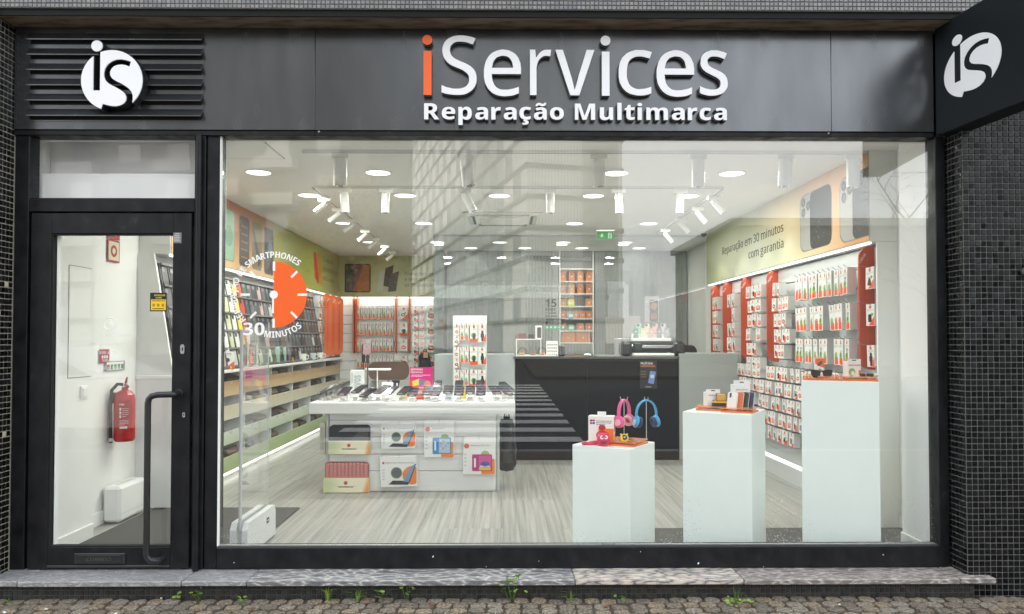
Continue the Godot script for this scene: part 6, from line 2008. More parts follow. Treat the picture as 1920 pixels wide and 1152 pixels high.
var phone_proto: Node3D
func make_phone(at: Vector3, turn: float, lean: float, label: String, dark := false) -> void:
	var o: Node3D
	if phone_proto == null:
		o = thing("display_phone", label, "phone", at, "phones set out on the display table")
		put("body", mb().prism(rrect(0.086, 0.168, 0.012), -0.004, 0.004).mesh(), M.black, o)
		put("screen", mb().prism(rrect(0.080, 0.162, 0.010), 0.004, 0.0046, Rect2(-0.04, -0.081, 0.08, 0.162)).mesh(), M.screen, o)
		put("camera_block", mb().prism(rrect(0.03, 0.032, 0.008), -0.006, -0.004).mesh(), M.dark_grey, o, xf(Vector3(0.018, 0.052, 0)))
		phone_proto = o
	else:
		o = phone_proto.duplicate()
		o.name = numbered("display_phone")
		o.position = at
		add_child(o)
		o.set_meta("label", label)
	if dark:
		(o.get_node("screen") as MeshInstance3D).material_override = mk(0.015, 0.015, 0.017, 0.15)
	o.basis = Basis(Vector3.UP, turn) * Basis(Vector3.RIGHT, -lean)
	# clear stand under it
	var s := thing("phone_holder", "clear acrylic holder under the " + label, "holder", Vector3(at.x, 0.7925, at.z), "clear phone holders on the display table", turn)
	var h := at.y - 0.7925
	put("base", soft(Vector3(-0.035, 0, -0.06), Vector3(0.035, 0.004, 0.06), 0.001), M.acrylic, s)
	put("ramp", mb().at(xf(Vector3(0, h - 0.004, -0.004), 0, -lean)).box(Vector3(0, -0.005, -0.008), Vector3(0.05, 0.11, 0.003)).mesh(), M.acrylic, s)
	put("lip", mb().at(xf(Vector3(0, h, 0), 0, -lean)).box(Vector3(0, -0.081, 0.003), Vector3(0.04, 0.006, 0.02)).mesh(), M.acrylic, s)
	put("support", mb().box(Vector3(0, h * 0.45, -0.02), Vector3(0.04, h * 0.9, 0.003)).mesh(), M.acrylic, s)
	put("price_ticket", mb().at(xf(Vector3(0.0, 0.018, 0.055), 0, -0.5)).box(Vector3.ZERO, Vector3(0.05, 0.028, 0.001)).mesh(), M.paper, s)

func table() -> void:
	M.screen = screen_image()
	var zt := -2.22
	var y := 0.7915
	var t := thing("display_table", "white display table with a thick top and a slatted front, covered with phones on holders", "table", Vector3(-0.81, 0, -2.9))
	var T := func(x: float, yy: float, z: float) -> Vector3: return Vector3(x + 0.81, yy, z + 2.9)
	put("table_top", soft(T.call(-1.70, 0.692, -3.55), T.call(0.092, y, zt), 0.005), M.white, t)
	put("carcass", solid(T.call(-1.57, 0.0, -3.45), T.call(-0.05, 0.690, -2.345)), M.white, t)
	for q in [[0.004, 0.178], [0.184, 0.325], [0.331, 0.476], [0.482, 0.624], [0.630, 0.688]]:
		put("slat", soft(T.call(-1.545, q[0], -2.343), T.call(-0.072, q[1], -2.322), 0.003), M.white, t)
	for x in [-1.575, -0.068]:
		put("corner_post", soft(T.call(x, 0, -2.345), T.call(x + 0.024, 0.690, -2.317), 0.002), M.pale_grey, t)
	for k in 4:
		put("groove_rail", solid(T.call(-1.55, [0.178, 0.325, 0.476, 0.624][k], -2.344), T.call(-0.07, [0.184, 0.331, 0.482, 0.630][k], -2.338)), M.steel, t)
	# phones along the front edge, seen as in the photograph from left to right
	var row := [[648, 735, 0.25], [675, 731, -0.1], [691, 738, -0.15], [717, 732, -0.12], [733, 734, 0.0], [759, 734, 0.05], [775, 737, 0.05], [803, 734, 0.05], [818, 736, 0.0], [841, 732, 0.0], [861, 735, 0.0], [882, 733, 0.0], [902, 735, 0.0], [928, 733, 0.35], [947, 733, 0.5]]
	for k in row.size():
		var z := -2.36 - 0.10 * (k % 2)
		make_phone(Vector3(mx(row[k][0], z), my(row[k][1], z) + 0.008, z), row[k][2] + (-0.42 if k < 6 else (-0.12 if k < 9 else 0.0)), 1.18, "%s smartphone of the front row on the table" % nth(k), k in [9])
	for k in 9:
		var z := -2.44 - k * 0.115
		make_phone(Vector3(-1.60 + 0.01 * (k % 2), 0.89, z), -0.9, 1.1, "%s smartphone along the table edge on the door side" % nth(k), k % 3 == 1)
	for k in 5:
		var z := -2.62 - k * 0.16
		make_phone(Vector3(0.02, 0.87, z), 0.75, 1.1, "%s smartphone along the table edge above the backpack" % nth(k), k % 2 == 0)
	for k in 6:
		var z := -3.42
		make_phone(Vector3(-1.35 + k * 0.22, 0.875, z), 0.0, 1.1, "%s smartphone of the back row on the table" % nth(k), k % 2 == 0)
	# signs on the table
	var z := -2.75
	var nv := thing("table_sign", "tall white block sign with an upright grey word on the display table", "sign", Vector3(mx(671, z), y, z), "", 0.12)
	put("block", mb().cbox(Vector3(0, 0.13, 0), Vector3(0.125, 0.26, 0.125), 0.003).mesh(), M.white, nv)
	write(nv, "novos", mk(0.35, 0.45, 0.45, 0.5), xf(Vector3(0.035, 0.045, 0.0628), 0, 0, PI / 2), 0.075, 0.17, 0.001, true, false, "lettering", 2.0)
	for k in 8:
		put("print_line", mb().box(Vector3(-0.045, 0.235 - k * 0.012, 0.063), Vector3(0.022, 0.004, 0.001)).mesh(), mk(0.4, 0.42, 0.42, 0.5), nv)
	z = -2.95
	var rt := thing("trade_in_sign", "magenta sign with white lettering and colourful phones on the display table", "sign", Vector3(mx(790, z), my(728, z), z), "", 0.0)
	var im := Image.create(128, 112, false, Image.FORMAT_RGB8)
	im.fill(Color(0.80, 0.10, 0.47))
	i_poly(im, [Vector2(0, 60), Vector2(60, 112), Vector2(0, 112)], Color(0.88, 0.25, 0.2))
	i_lines(im, 8, 42, 106, 2, 7, 4, Color(0.95, 0.75, 0.85), rng)
	i_poly(im, [Vector2(14, 78), Vector2(56, 62), Vector2(62, 96), Vector2(18, 106)], Color(0.85, 0.80, 0.40))
	i_poly(im, [Vector2(52, 64), Vector2(88, 66), Vector2(90, 104), Vector2(52, 106)], Color(0.50, 0.42, 0.60))
	i_circle(im, 98, 92, 18, Color(0.80, 0.55, 0.42))
	put("panel", mb().box(Vector3(0, 0.105, 0), Vector3(0.225, 0.195, 0.004)).mesh(), printed(im, 0.4), rt)
	write(rt, "RETOMAS", M.paper, xf(Vector3(-0.10, 0.172, 0.0022)), 0.018, 0.115, 0.001, true, false, "lettering", 2.0)
	write(rt, "iServices", M.paper, xf(Vector3(-0.10, 0.146, 0.0022)), 0.018, 0.115, 0.001, true, false, "lettering", 2.0)
	put("foot", solid(Vector3(-0.08, y - rt.position.y, -0.03), Vector3(0.08, y - rt.position.y + 0.004, 0.03)), M.acrylic, rt)
	put("post", solid(Vector3(-0.05, y - rt.position.y + 0.004, -0.006), Vector3(0.05, 0.01, -0.003)), M.acrylic, rt)
	z = -2.52
	var pr := thing("price_sign", "small red price card with white figures under the magenta sign", "sign", Vector3(mx(788, z), y, z), "", 0.0)
	put("card", mb().at(xf(Vector3(0, 0.05, 0), 0, -0.15)).box(Vector3.ZERO, Vector3(0.075, 0.11, 0.002)).mesh(), mk(0.75, 0.07, 0.02, 0.5), pr)
	write(pr, "99", M.paper, xf(Vector3(0, 0.05, 0.002), 0, -0.15), 0.032, 0.04, 0.001, true, true, "lettering", 2.0)
	put("foot", solid(Vector3(-0.03, 0, -0.03), Vector3(0.03, 0.003, 0.02)), M.acrylic, pr)
	# selfie stick with a pink phone case
	z = -2.72
	var sf := thing("phone_tripod", "thin grey stick stand on the table holding a pink phone case upright", "tripod", Vector3(mx(690, z), y, z))
	put("pole", mb().tube([Vector3(0, 0, 0), Vector3(0, 0.33, 0)], 0.0085, 10).mesh(), mk(0.12, 0.12, 0.13, 0.4), sf)
	put("pole", mb().tube([Vector3(-0.045, 0.02, 0), Vector3(-0.04, 0.40, 0)], 0.005, 8).mesh(), mk(0.05, 0.05, 0.055, 0.4), sf)
	put("grip", mb().cbox(Vector3(-0.04, 0.42, 0), Vector3(0.032, 0.18, 0.024), 0.008).mesh(), M.black, sf)
	put("clamp", mb().cbox(Vector3(0.0, 0.37, 0), Vector3(0.03, 0.09, 0.02), 0.006).mesh(), M.dark_grey, sf)
	put("foot", mb().cyl(Vector3(0, 0, 0), 0.05, 0.008, 20, 0.002).mesh(), M.dark_grey, sf)
	var pc := put("phone_case", mb().prism(rrect(0.072, 0.145, 0.012), 0, 0.009).mesh(), mk(0.55, 0.32, 0.36, 0.4), null, xf(sf.position + Vector3(-0.005, 0.48, 0.012)))
	tag(pc, "pink phone case with a white ring held by the thin stick stand", "phone case")
	var rg := []
	for k in 20:
		rg.append(Vector3(cos(k * TAU / 20) * 0.022, sin(k * TAU / 20) * 0.022, 0.009))
	put("ring_mark", mb().tube(rg, 0.002, 5, false, true).mesh(), M.paper, pc)
	put("camera_cutout", mb().prism(rrect(0.032, 0.034, 0.008), 0.009, 0.011).mesh(), M.pale_grey, pc, xf(Vector3(0.012, 0.048, 0)))
	z = -3.2
	var dl := thing("desk_lamp", "white flat desk lamp with a thin stem on the table behind the block sign", "lamp", Vector3(mx(708, z), y, z))
	put("stem", mb().cyl(Vector3.ZERO, 0.006, 0.25, 10).mesh(), M.white, dl)
	put("base", mb().cyl(Vector3.ZERO, 0.06, 0.012, 24, 0.003).mesh(), M.white, dl)
	put("lamp_bar", mb().cbox(Vector3(0.01, 0.25, 0), Vector3(0.26, 0.022, 0.05), 0.009).mesh(), M.white, dl)
	var bt := thing("spray_bottle", "little white bottle standing on the table behind the phones", "bottle", Vector3(mx(745, z), y, z))
	put("bottle_body", mb().lathe([Vector2(0, 0), Vector2(0.014, 0), Vector2(0.014, 0.07), Vector2(0.006, 0.085), Vector2(0, 0.085)], 14).mesh(), M.white, bt)
	put("cap", mb().lathe([Vector2(0.006, 0.085), Vector2(0.006, 0.11), Vector2(0, 0.112)], 10).mesh(), M.white, bt)
	var mg := thing("patterned_box", "small white box with reddish print on the table beside the desk lamp", "box", Vector3(mx(727, z), y, z))
	put("carton", mb().cbox(Vector3(0, 0.06, 0), Vector3(0.11, 0.12, 0.08), 0.008).mesh(), M.white, mg)
	for k in 3:
		put("print", mb().prism(disc(0.018, 12), 0.04, 0.041).mesh(), mk(0.35, 0.16, 0.12, 0.5), mg, xf(Vector3(-0.03 + k * 0.03, 0.05 + 0.02 * (k % 2), 0)))
	for q in [[760, 2, "yellow price block on the table behind the fifth phone"], [868, 2, "yellow price block on the table behind the eleventh phone"], [842, 1, "pale blue block on the table behind the black-screened phone"], [895, 0, "white folded card on the table behind the twelfth phone"], [750, 0, "white folded card on the table left of the magenta sign"]]:
		var o := put("price_block", mb().cbox(Vector3(0, 0.05, 0), Vector3(0.07, 0.10, 0.02), 0.003).mesh(), [M.paper, mk(0.35, 0.5, 0.6, 0.4), mk(0.65, 0.5, 0.05, 0.5)][q[1]], null, xf(Vector3(mx(q[0], -2.66), y, -2.66), 0.1))
		tag(o, q[2], "price tag", "price blocks among the phones")
	# laptop sleeves in paper bands
	var kraft := Image.create(96, 32, false, Image.FORMAT_RGB8)
	for x in 96:
		for yy in 32:
			var c := Color(0.80, 0.84, 0.66).lerp(Color(0.93, 0.91, 0.80), smoothstep(0.05, 0.45, x / 96.0))
			c = c.lerp(Color(0.93, 0.55, 0.28), smoothstep(0.85, 1.0, x / 96.0 - 0.06 + 0.1 * yy / 32.0))
			kraft.set_pixel(x, yy, c)
	i_circle(kraft, 47, 11, 4, Color(0.8, 0.3, 0.2))
	kraft.fill_rect(Rect2i(32, 19, 31, 2), Color(0.5, 0.5, 0.45))
	var km := printed(kraft, 0.6)
	var zf := -2.318
	for q in [[619, 694, 797, 850, 825, M.black, "black laptop sleeve in a printed paper band hung on the table front", 0], [610, 692, 866, 921, 894, mk(0.55, 0.22, 0.22, 0.7), "ribbed pink laptop sleeve in a printed paper band hung below the black sleeve", 1]]:
		var x0 := mx(q[0], zf + 0.06)
		var x1 := mx(q[1], zf + 0.06)
		var yb := my(q[3], zf + 0.06)
		var yt := my(q[2], zf + 0.06)
		var yk := my(q[4], zf + 0.06)
		var o := thing("laptop_sleeve", q[6], "laptop sleeve", Vector3((x0 + x1) / 2, yb, zf + 0.002), "laptop sleeves on the table front")
		var w := x1 - x0
		var h := yt - yb
		if q[7] == 0:
			put("sleeve", mb().prism(rrect(w, h, 0.03, 5, Vector2(0, h / 2)), 0.01, 0.055).mesh(), mk(0.015, 0.015, 0.017, 0.8), o)
			put("pocket", mb().prism(PackedVector2Array([Vector2(-0.0, h * 0.45), Vector2(w * 0.25, h * 0.80), Vector2(w * 0.46, h * 0.78), Vector2(w * 0.46, h * 0.45)]), 0.055, 0.058).mesh(), mk(0.05, 0.048, 0.045, 0.7), o)
		else:
			put("inner_sleeve", mb().prism(rrect(w * 0.94, h * 0.9, 0.03, 5, Vector2(0.012, h * 0.56)), 0.004, 0.03).mesh(), mk(0.6, 0.6, 0.58, 0.7), o)
			var n := 11
			for k in n:
				var xa := -w / 2 + 0.008 + (w - 0.016) * k / n
				put("rib", mb().cbox(Vector3(xa + (w - 0.016) / n / 2, h * 0.48, 0.045), Vector3((w - 0.016) / n - 0.001, h * (0.94 if k in [0, n - 1] else 0.97), 0.03), 0.008).mesh(), q[5], o)
			put("zip_edge", mb().prism(rrect(w, h, 0.03, 5, Vector2(0, h / 2)), 0.03, 0.036).mesh(), mk(0.3, 0.12, 0.12, 0.6), o)
		put("paper_band", mb().box(Vector3(0, (yk - yb) / 2 - 0.004, 0.034), Vector3(w + 0.012, yk - yb, 0.06), Rect2(0, 0, 1, 1), Rect2(0.1, 0.1, 0.05, 0.2)).mesh(), km, o)
		write(o, "Laptop Sleeve 13-14\"", mk(0.12, 0.12, 0.1, 0.6), xf(Vector3(0, (yk - yb) * 0.36, 0.0642)), 0.009, w * 0.4, 0.0006, false, true, "lettering", 3.0)
		put("hang_hook", mb().tube([Vector3(-0.02, h + 0.005, 0.03), Vector3(0, h + 0.022, 0.03), Vector3(0.02, h + 0.005, 0.03)], 0.003, 6).mesh(), M.white, o)
	var sp := thing("pale_box", "narrow cream coloured box hung at the table's left edge beside the black sleeve", "box", Vector3(mx(610, -2.3), my(853, -2.3), -2.40))
	put("carton", mb().cbox(Vector3(-0.03, 0.14, 0), Vector3(0.05, 0.28, 0.10), 0.003).mesh(), mk(0.62, 0.62, 0.52, 0.6), sp)
	put("label_strip", mb().box(Vector3(-0.03, 0.14, 0.0505), Vector3(0.03, 0.2, 0.001)).mesh(), mk(0.5, 0.52, 0.4, 0.6), sp)
	# boxed keyboards and tablet cases
	for q in [[716, 779, 793, 841, 0, "white carton picturing a tablet on a keyboard, the upper one on the table front"], [715, 782, 855, 912, 0, "white carton picturing a tablet on a keyboard, the lower one on the table front"], [795.5, 851, 790, 857, 1, "white carton picturing a blue tablet case with a handle"], [868, 928, 821, 889, 2, "white carton picturing a magenta tablet case with a handle"]]:
		var zz := zf + 0.05
		var w := mx(q[1], zz) - mx(q[0], zz)
		var h := my(q[2], zz) - my(q[3], zz)
		var o := thing("tablet_carton", q[5], "box", Vector3((mx(q[1], zz) + mx(q[0], zz)) / 2, my(q[3], zz), zf + 0.004), "cartons hung on the table front")
		put("carton", mb().cbox(Vector3(0, h / 2, 0.022), Vector3(w, h, 0.044), 0.002).mesh(), M.white, o, xf(Vector3.ZERO, 0, 0, [0.03, 0.0, -0.02][q[4]]))
		put("rear_carton", mb().cbox(Vector3(0.012, h / 2 + 0.012, 0.008), Vector3(w * 0.98, h * 0.98, 0.016), 0.002).mesh(), M.paper, o)
		put("hang_hook", mb().tube([Vector3(0, h + 0.012, -0.004), Vector3(0, h - 0.01, 0.05)], 0.003, 6).mesh(), M.chrome, o)
		put("round_mark", mb().prism(disc(w * (0.035 if q[4] == 0 else 0.08), 16), 0.044, 0.0448).mesh(), mk(0.75, 0.14, 0.05, 0.5) if q[4] else mk(0.6, 0.12, 0.1, 0.5), o, xf(Vector3(-w * (0.43 if q[4] == 0 else 0.38), h * 0.78, 0)))
		var org := mk(0.85, 0.22, 0.03, 0.5)
		for k in 4:
			put("print_line", mb().box(Vector3(-w * 0.42, h * (0.25 + 0.1 * k), 0.0445), Vector3(w * 0.06, h * 0.04, 0.001)).mesh(), M.pale_grey, o)
		if q[4] == 0:
			put("orange_print", mb().prism(Geometry2D.intersect_polygons(disc(h * 0.30, 28, Vector2(w * 0.36, h * 0.38)), PackedVector2Array([Vector2(0, h * 0.06), Vector2(w * 0.495, h * 0.06), Vector2(w * 0.495, h), Vector2(0, h)]))[0], 0.044, 0.0448).mesh(), org, o)
			put("keyboard_print", mb().prism(PackedVector2Array([Vector2(-w * 0.28, h * 0.08), Vector2(w * 0.26, h * 0.07), Vector2(w * 0.32, h * 0.20), Vector2(-w * 0.16, h * 0.21)]), 0.0448, 0.0456).mesh(), mk(0.04, 0.04, 0.045, 0.5), o)
			put("tablet_print", mb().prism(PackedVector2Array([Vector2(w * 0.12, h * 0.18), Vector2(w * 0.28, h * 0.16), Vector2(w * 0.47, h * 0.76), Vector2(w * 0.33, h * 0.66)]), 0.0456, 0.0464).mesh(), mk(0.16, 0.33, 0.55, 0.4), o)
			put("tablet_edge", mb().prism(PackedVector2Array([Vector2(w * 0.28, h * 0.16), Vector2(w * 0.31, h * 0.17), Vector2(w * 0.49, h * 0.77), Vector2(w * 0.47, h * 0.76)]), 0.0456, 0.0466).mesh(), M.black, o)
			put("inset_print", mb().prism(disc(h * 0.19, 24), 0.0448, 0.0452).mesh(), mk(0.25, 0.42, 0.12, 0.5), o, xf(Vector3(-w * 0.06, h * 0.46, 0)))
			put("inset_print", mb().prism(disc(h * 0.165, 24), 0.0452, 0.0458).mesh(), mk(0.10, 0.12, 0.14, 0.5), o, xf(Vector3(-w * 0.06, h * 0.46, 0)))
			write(o, "Magnetic Smart Tablet Keyboard Case", mk(0.2, 0.2, 0.2, 0.5), xf(Vector3(-w * 0.37, h * 0.765, 0.044)), h * 0.05, w * 0.80, 0.0006, false, false, "lettering", 3.0)
		else:
			var cc := mk(0.03, 0.25, 0.58, 0.5) if q[4] == 1 else mk(0.45, 0.035, 0.19, 0.5)
			put("orange_print", mb().prism(rrect(w * 0.42, h * 0.42, 0.012, 4, Vector2(w * 0.285, h * 0.215)), 0.044, 0.0448).mesh(), org, o)
			put("green_print", mb().prism(disc(w * 0.14, 20), 0.044, 0.0446).mesh(), mk(0.35, 0.5, 0.18, 0.5), o, xf(Vector3(w * 0.2, h * 0.53, 0)))
			put("case_print", mb().prism(rrect(w * 0.62, h * 0.46, 0.01, 4, Vector2(w * 0.10, h * 0.32)), 0.0448, 0.0456).mesh(), cc, o)
			put("handle_print", mb().prism(rrect(w * 0.06, h * 0.26, w * 0.028, 4, Vector2(-w * 0.12, h * 0.32)), 0.0456, 0.0462).mesh(), M.white, o)
			put("screen_print", mb().prism(rrect(w * 0.38, h * 0.40, 0.005, 4, Vector2(w * 0.19, h * 0.32)), 0.0456, 0.0462).mesh(), mk(0.42, 0.52, 0.62, 0.4) if q[4] == 1 else mk(0.62, 0.10, 0.32, 0.4), o)
			if q[4] == 1:
				for r in 4:
					for k in 4:
						put("icon_print", mb().box(Vector3(w * (0.065 + 0.083 * k), h * (0.46 - 0.07 * r), 0.0464), Vector3(w * 0.04, w * 0.04, 0.0005)).mesh(), [M.paper, mk(0.2, 0.4, 0.65), mk(0.6, 0.62, 0.66)][(r + k) % 3], o)
			else:
				put("swirl_print", mb().prism(disc(1.0, 20), 0.0462, 0.0466).mesh(), mk(0.05, 0.10, 0.45, 0.4), o, Transform3D(Basis.from_scale(Vector3(w * 0.15, h * 0.06, 1)), Vector3(w * 0.19, h * 0.29, 0)))
				put("swirl_print", mb().prism(rrect(w * 0.36, h * 0.08, 0.004, 3, Vector2(w * 0.19, h * 0.155)), 0.0462, 0.0466).mesh(), mk(0.75, 0.5, 0.05, 0.4), o)
				put("swirl_print", mb().prism(disc(1.0, 20), 0.0462, 0.0466).mesh(), mk(0.7, 0.6, 0.62, 0.4), o, Transform3D(Basis.from_scale(Vector3(w * 0.16, h * 0.035, 1)), Vector3(w * 0.19, h * 0.22, 0)))
			write(o, "iPad Case 9.7\"" if q[4] == 1 else "iPad Case 10.2\" 10.5\"", mk(0.12, 0.12, 0.12, 0.5), xf(Vector3(-w * 0.24, h * 0.775, 0.044)), h * 0.038, w * (0.42 if q[4] == 1 else 0.6), 0.0006, false, false, "lettering", 3.0)
	backpack(Vector3(0.02, 0.13, -2.55), 0.20, 0.52, 0.22, "black backpack hanging on the side of the display table")

# ---------------------------------------------------------------- three white pedestals in the window
func pedestals() -> void:
	var ped := [[1151, 0.675, 0.395, -0.58, -0.50, "lowest"], [1359, 0.885, 0.425, -0.52, -0.50, "middle-height"], [1577, 1.085, 0.44, -0.43, -0.46, "tallest"]]
	var base := []
	var pm := StandardMaterial3D.new()
	pm.albedo_texture = noise_tex(512, 0.012, [[0.0, Color(0.908, 0.945, 0.925)], [0.5, Color(0.915, 0.952, 0.933)], [1.0, Color(0.92, 0.955, 0.938)]], 95, 5)
	pm.uv1_triplanar = true
	pm.uv1_scale = Vector3(1.3, 1.3, 1.3)
	pm.roughness = 0.36
	M.ped = pm
	for q in ped:
		var o := thing("pedestal", "%s of the three square white pedestals in the window" % q[5], "pedestal", Vector3(mx(q[0], q[4]), 0.012, q[4]), "white pedestals in the window", q[3])
		put("block", mb().cbox(Vector3(0, (q[1] - 0.012) / 2, 0), Vector3(q[2], q[1] - 0.012, q[2]), 0.0035).mesh(), M.ped, o) if M.has("ped") else put("block", mb().cbox(Vector3(0, (q[1] - 0.012) / 2, 0), Vector3(q[2], q[1] - 0.012, q[2]), 0.0035).mesh(), mk(0.76, 0.83, 0.79, 0.22), o)
		base.append(o)
	var org := StandardMaterial3D.new()
	org.transparency = BaseMaterial3D.TRANSPARENCY_ALPHA
	org.albedo_color = lin(1.0, 0.24, 0.03, 0.70)
	org.roughness = 0.08
	var org2 := org.duplicate()
	org2.albedo_color = lin(1.0, 0.36, 0.12, 0.5)
	var tray := func(i: int, p: Vector3, w: float, d: float, turn: float, label: String) -> Node3D:
		var o := thing("acrylic_tray", label, "tray", base[i].position + p, "orange acrylic trays on the pedestals", ped[i][3] + turn)
		put("plate", mb().at(xf(Vector3(0, 0.006, 0), 0, -PI / 2)).prism(rrect(w, d, 0.012), -0.006, 0.006).mesh(), org, o)
		put("plate", mb().at(xf(Vector3(0, 0.0215, 0), 0, -PI / 2)).prism(rrect(w * 0.985, d * 0.985, 0.012), 0.0, 0.006).mesh(), org2, o)
		for sx in [-1.0, 1.0]:
			put("spacer", mb().cyl(Vector3((w / 2 - 0.02) * sx, 0.012, 0), 0.006, 0.0095, 10).mesh(), org2, o)
		put("mark", mb().at(xf(Vector3(0.05, 0.028, d * 0.2), 0, -PI / 2)).prism(rrect(0.03, 0.008, 0.003), 0, 0.0006).mesh(), mk(0.7, 0.6, 0.5, 0.4), o)
		return o
	# lowest: microphone toy, carton, two headphones
	var H := 0.663
	tray.call(0, Vector3(0.066, H, 0.033), 0.225, 0.24, 0.0, "orange acrylic tray under the headphone stands on the lowest pedestal")
	var im := Image.create(96, 128, false, Image.FORMAT_RGB8)
	im.fill(Color(0.93, 0.92, 0.90))
	i_rrect(im, 38, 56, 58, 72, 4, Color(0.95, 0.45, 0.08))
	i_circle(im, 52, 52, 13, Color(0.72, 0.12, 0.14))
	i_circle(im, 52, 88, 22, Color(0.75, 0.14, 0.22))
	i_lines(im, 30, 20, 58, 3, 8, 4, Color(0.5, 0.5, 0.5), rng)
	i_rrect(im, 6, 16, 9, 9, 1, Color(0.25, 0.25, 0.5))
	i_rrect(im, 16, 16, 9, 9, 1, Color(0.7, 0.15, 0.15))
	i_rrect(im, 6, 28, 9, 9, 1, Color(0.7, 0.15, 0.15))
	i_rrect(im, 16, 28, 9, 9, 1, Color(0.25, 0.25, 0.5))
	var z := -0.50
	var cx := thing("toy_carton", "white and orange toy carton with a hang tab on the lowest pedestal", "box", base[0].position + Vector3(-0.078, H + 0.0, 0.0), "", -0.25)
	put("carton", mb().box(Vector3(0, 0.088, 0), Vector3(0.162, 0.176, 0.085), Rect2(0, 0, 1, 1), Rect2(0.02, 0.4, 0.05, 0.05)).mesh(), printed(im, 0.4), cx)
	put("side_print", mb().at(xf(Vector3(0.0812, 0.1, 0), PI / 2)).prism(disc(0.024, 18), 0, 0.0006).mesh(), mk(0.42, 0.04, 0.05, 0.5), cx)
	put("side_print", mb().box(Vector3(0.0814, 0.035, -0.01), Vector3(0.0008, 0.05, 0.05)).mesh(), mk(0.75, 0.2, 0.04, 0.5), cx)
	put("hang_tab", mb().box(Vector3(0, 0.189, 0), Vector3(0.055, 0.026, 0.002)).mesh(), M.paper, cx)
	# red owl-like toy with a microphone handle
	var pinkish := mk(0.72, 0.03, 0.10, 0.35)
	var tm := thing("karaoke_toy", "red round toy with two big white eyes and a microphone handle lying on its side", "toy", base[0].position + Vector3(-0.085, H, 0.12), "", 0.0)
	put("toy_body", mb().lathe([Vector2(0, 0), Vector2(0.03, 0), Vector2(0.038, 0.012), Vector2(0.040, 0.04), Vector2(0.037, 0.065), Vector2(0.024, 0.078), Vector2(0, 0.082)], 24).mesh(), pinkish, tm)
	put("speaker_belly", mb().ball(Vector3(0, 0.028, 0.014), Vector3(0.03, 0.024, 0.029)).mesh(), mk(0.25, 0.03, 0.05, 0.5), tm)
	for s in [-1.0, 1.0]:
		var ey := put("eye", mb().at(xf(Vector3(0.013 * s, 0.057, 0.034), 0, -0.25)).prism(disc(0.0115, 18), 0, 0.003).mesh(), M.white, tm)
		put("pupil", mb().at(xf(Vector3(0.012 * s, 0.057, 0.037), 0, -0.25)).prism(disc(0.0045, 12), 0, 0.001).mesh(), M.black, ey)
		put("ear", mb().lathe([Vector2(0.011, 0), Vector2(0.006, 0.012), Vector2(0, 0.018)], 10, Vector3(0.026 * s, 0.07, 0)).mesh(), pinkish, tm)
	var mic := thing("toy_microphone", "pinkish red toy microphone lying beside the red round toy", "microphone", base[0].position + Vector3(-0.155, H + 0.014, 0.08), "", 0.25)
	put("grip", mb().at(xf(Vector3(0.03, 0.0, 0), 0, 0, PI / 2 + 0.12)).lathe([Vector2(0, -0.06), Vector2(0.010, -0.058), Vector2(0.014, 0.03), Vector2(0.014, 0.06), Vector2(0, 0.062)], 16).mesh(), mk(0.75, 0.05, 0.11, 0.4), mic)
	put("head", mb().at(xf(Vector3(-0.045, -0.002, 0), 0, 0, 0)).ball(Vector3.ZERO, Vector3(0.02, 0.014, 0.017)).mesh(), mk(0.6, 0.06, 0.12, 0.6), mic)
	var yw := mk(0.80, 0.55, 0.02, 0.35)
	var wt := thing("toy_watch", "small yellow round toy gadget with a dark face at the front of the orange tray", "toy", base[0].position + Vector3(0.045, H + 0.028, 0.135), "", 0.2)
	put("case", mb().at(xf(Vector3(0, 0.022, 0), 0, PI / 2 - 0.5)).cyl(Vector3(0, -0.012, 0), 0.026, 0.024, 20, 0.005).mesh(), yw, wt)
	put("face", mb().at(xf(Vector3(-0.004, 0.0275, 0.0105), -0.2, -0.5)).prism(disc(0.018, 18), 0, 0.002).mesh(), M.black, wt)
	put("face_light", mb().at(xf(Vector3(-0.003, 0.029, 0.0125), -0.2, -0.5)).prism(disc(0.006, 12), 0, 0.001).mesh(), mk(0.3, 0.55, 0.6, 0.4), wt)
	for s in [-1.0, 1.0]:
		put("ear", mb().ball(Vector3(0.02 * s, 0.044, -0.006), Vector3(0.007, 0.007, 0.005), 10, 6).mesh(), yw, wt)
	# headphones on thin stands
	for q in [[1171, 782, mk(0.78, 0.10, 0.30, 0.3), mk(0.80, 0.42, 0.45, 0.5), "pink child's headphones hanging on a thin stand over the lowest pedestal", 0.9, "clear forked headphone stand under the pink headphones"], [1213, 783, mk(0.05, 0.38, 0.70, 0.3), mk(0.02, 0.04, 0.10, 0.5), "sky blue child's headphones with navy pads hanging on a thin stand", 0.25, "clear forked headphone stand under the blue headphones"]]:
		z = -0.50
		var px := mx(q[0], z)
		var py := my(q[1], z)
		var sd := thing("headphone_stand", q[6], "stand", Vector3(px, H + 0.028, z - 0.02), "thin headphone stands on the orange tray", q[5])
		put("post", mb().tube([Vector3(0, 0, 0), Vector3(0, py + 0.115 - H - 0.028, 0)], 0.0025, 8).mesh(), M.pale_grey, sd)
		for s in [-1.0, 1.0]:
			put("fork", mb().tube([Vector3(0, py + 0.105 - H - 0.028, 0), Vector3(0, py + 0.107 - H - 0.028, 0.022 * s), Vector3(0, py + 0.128 - H - 0.028, 0.028 * s)], 0.0022, 6).mesh(), M.pale_grey, sd)
		var hp := thing("headphones", q[4], "headphones", Vector3(px, py, z - 0.02), "child's headphones in the window", q[5])
		var arc := []
		var rr := 0.069
		for k in 17:
			var a := PI * k / 16
			arc.append(Vector3(cos(a) * rr, 0.022 + sin(a) * rr * 1.25, 0))
		var band := mb()
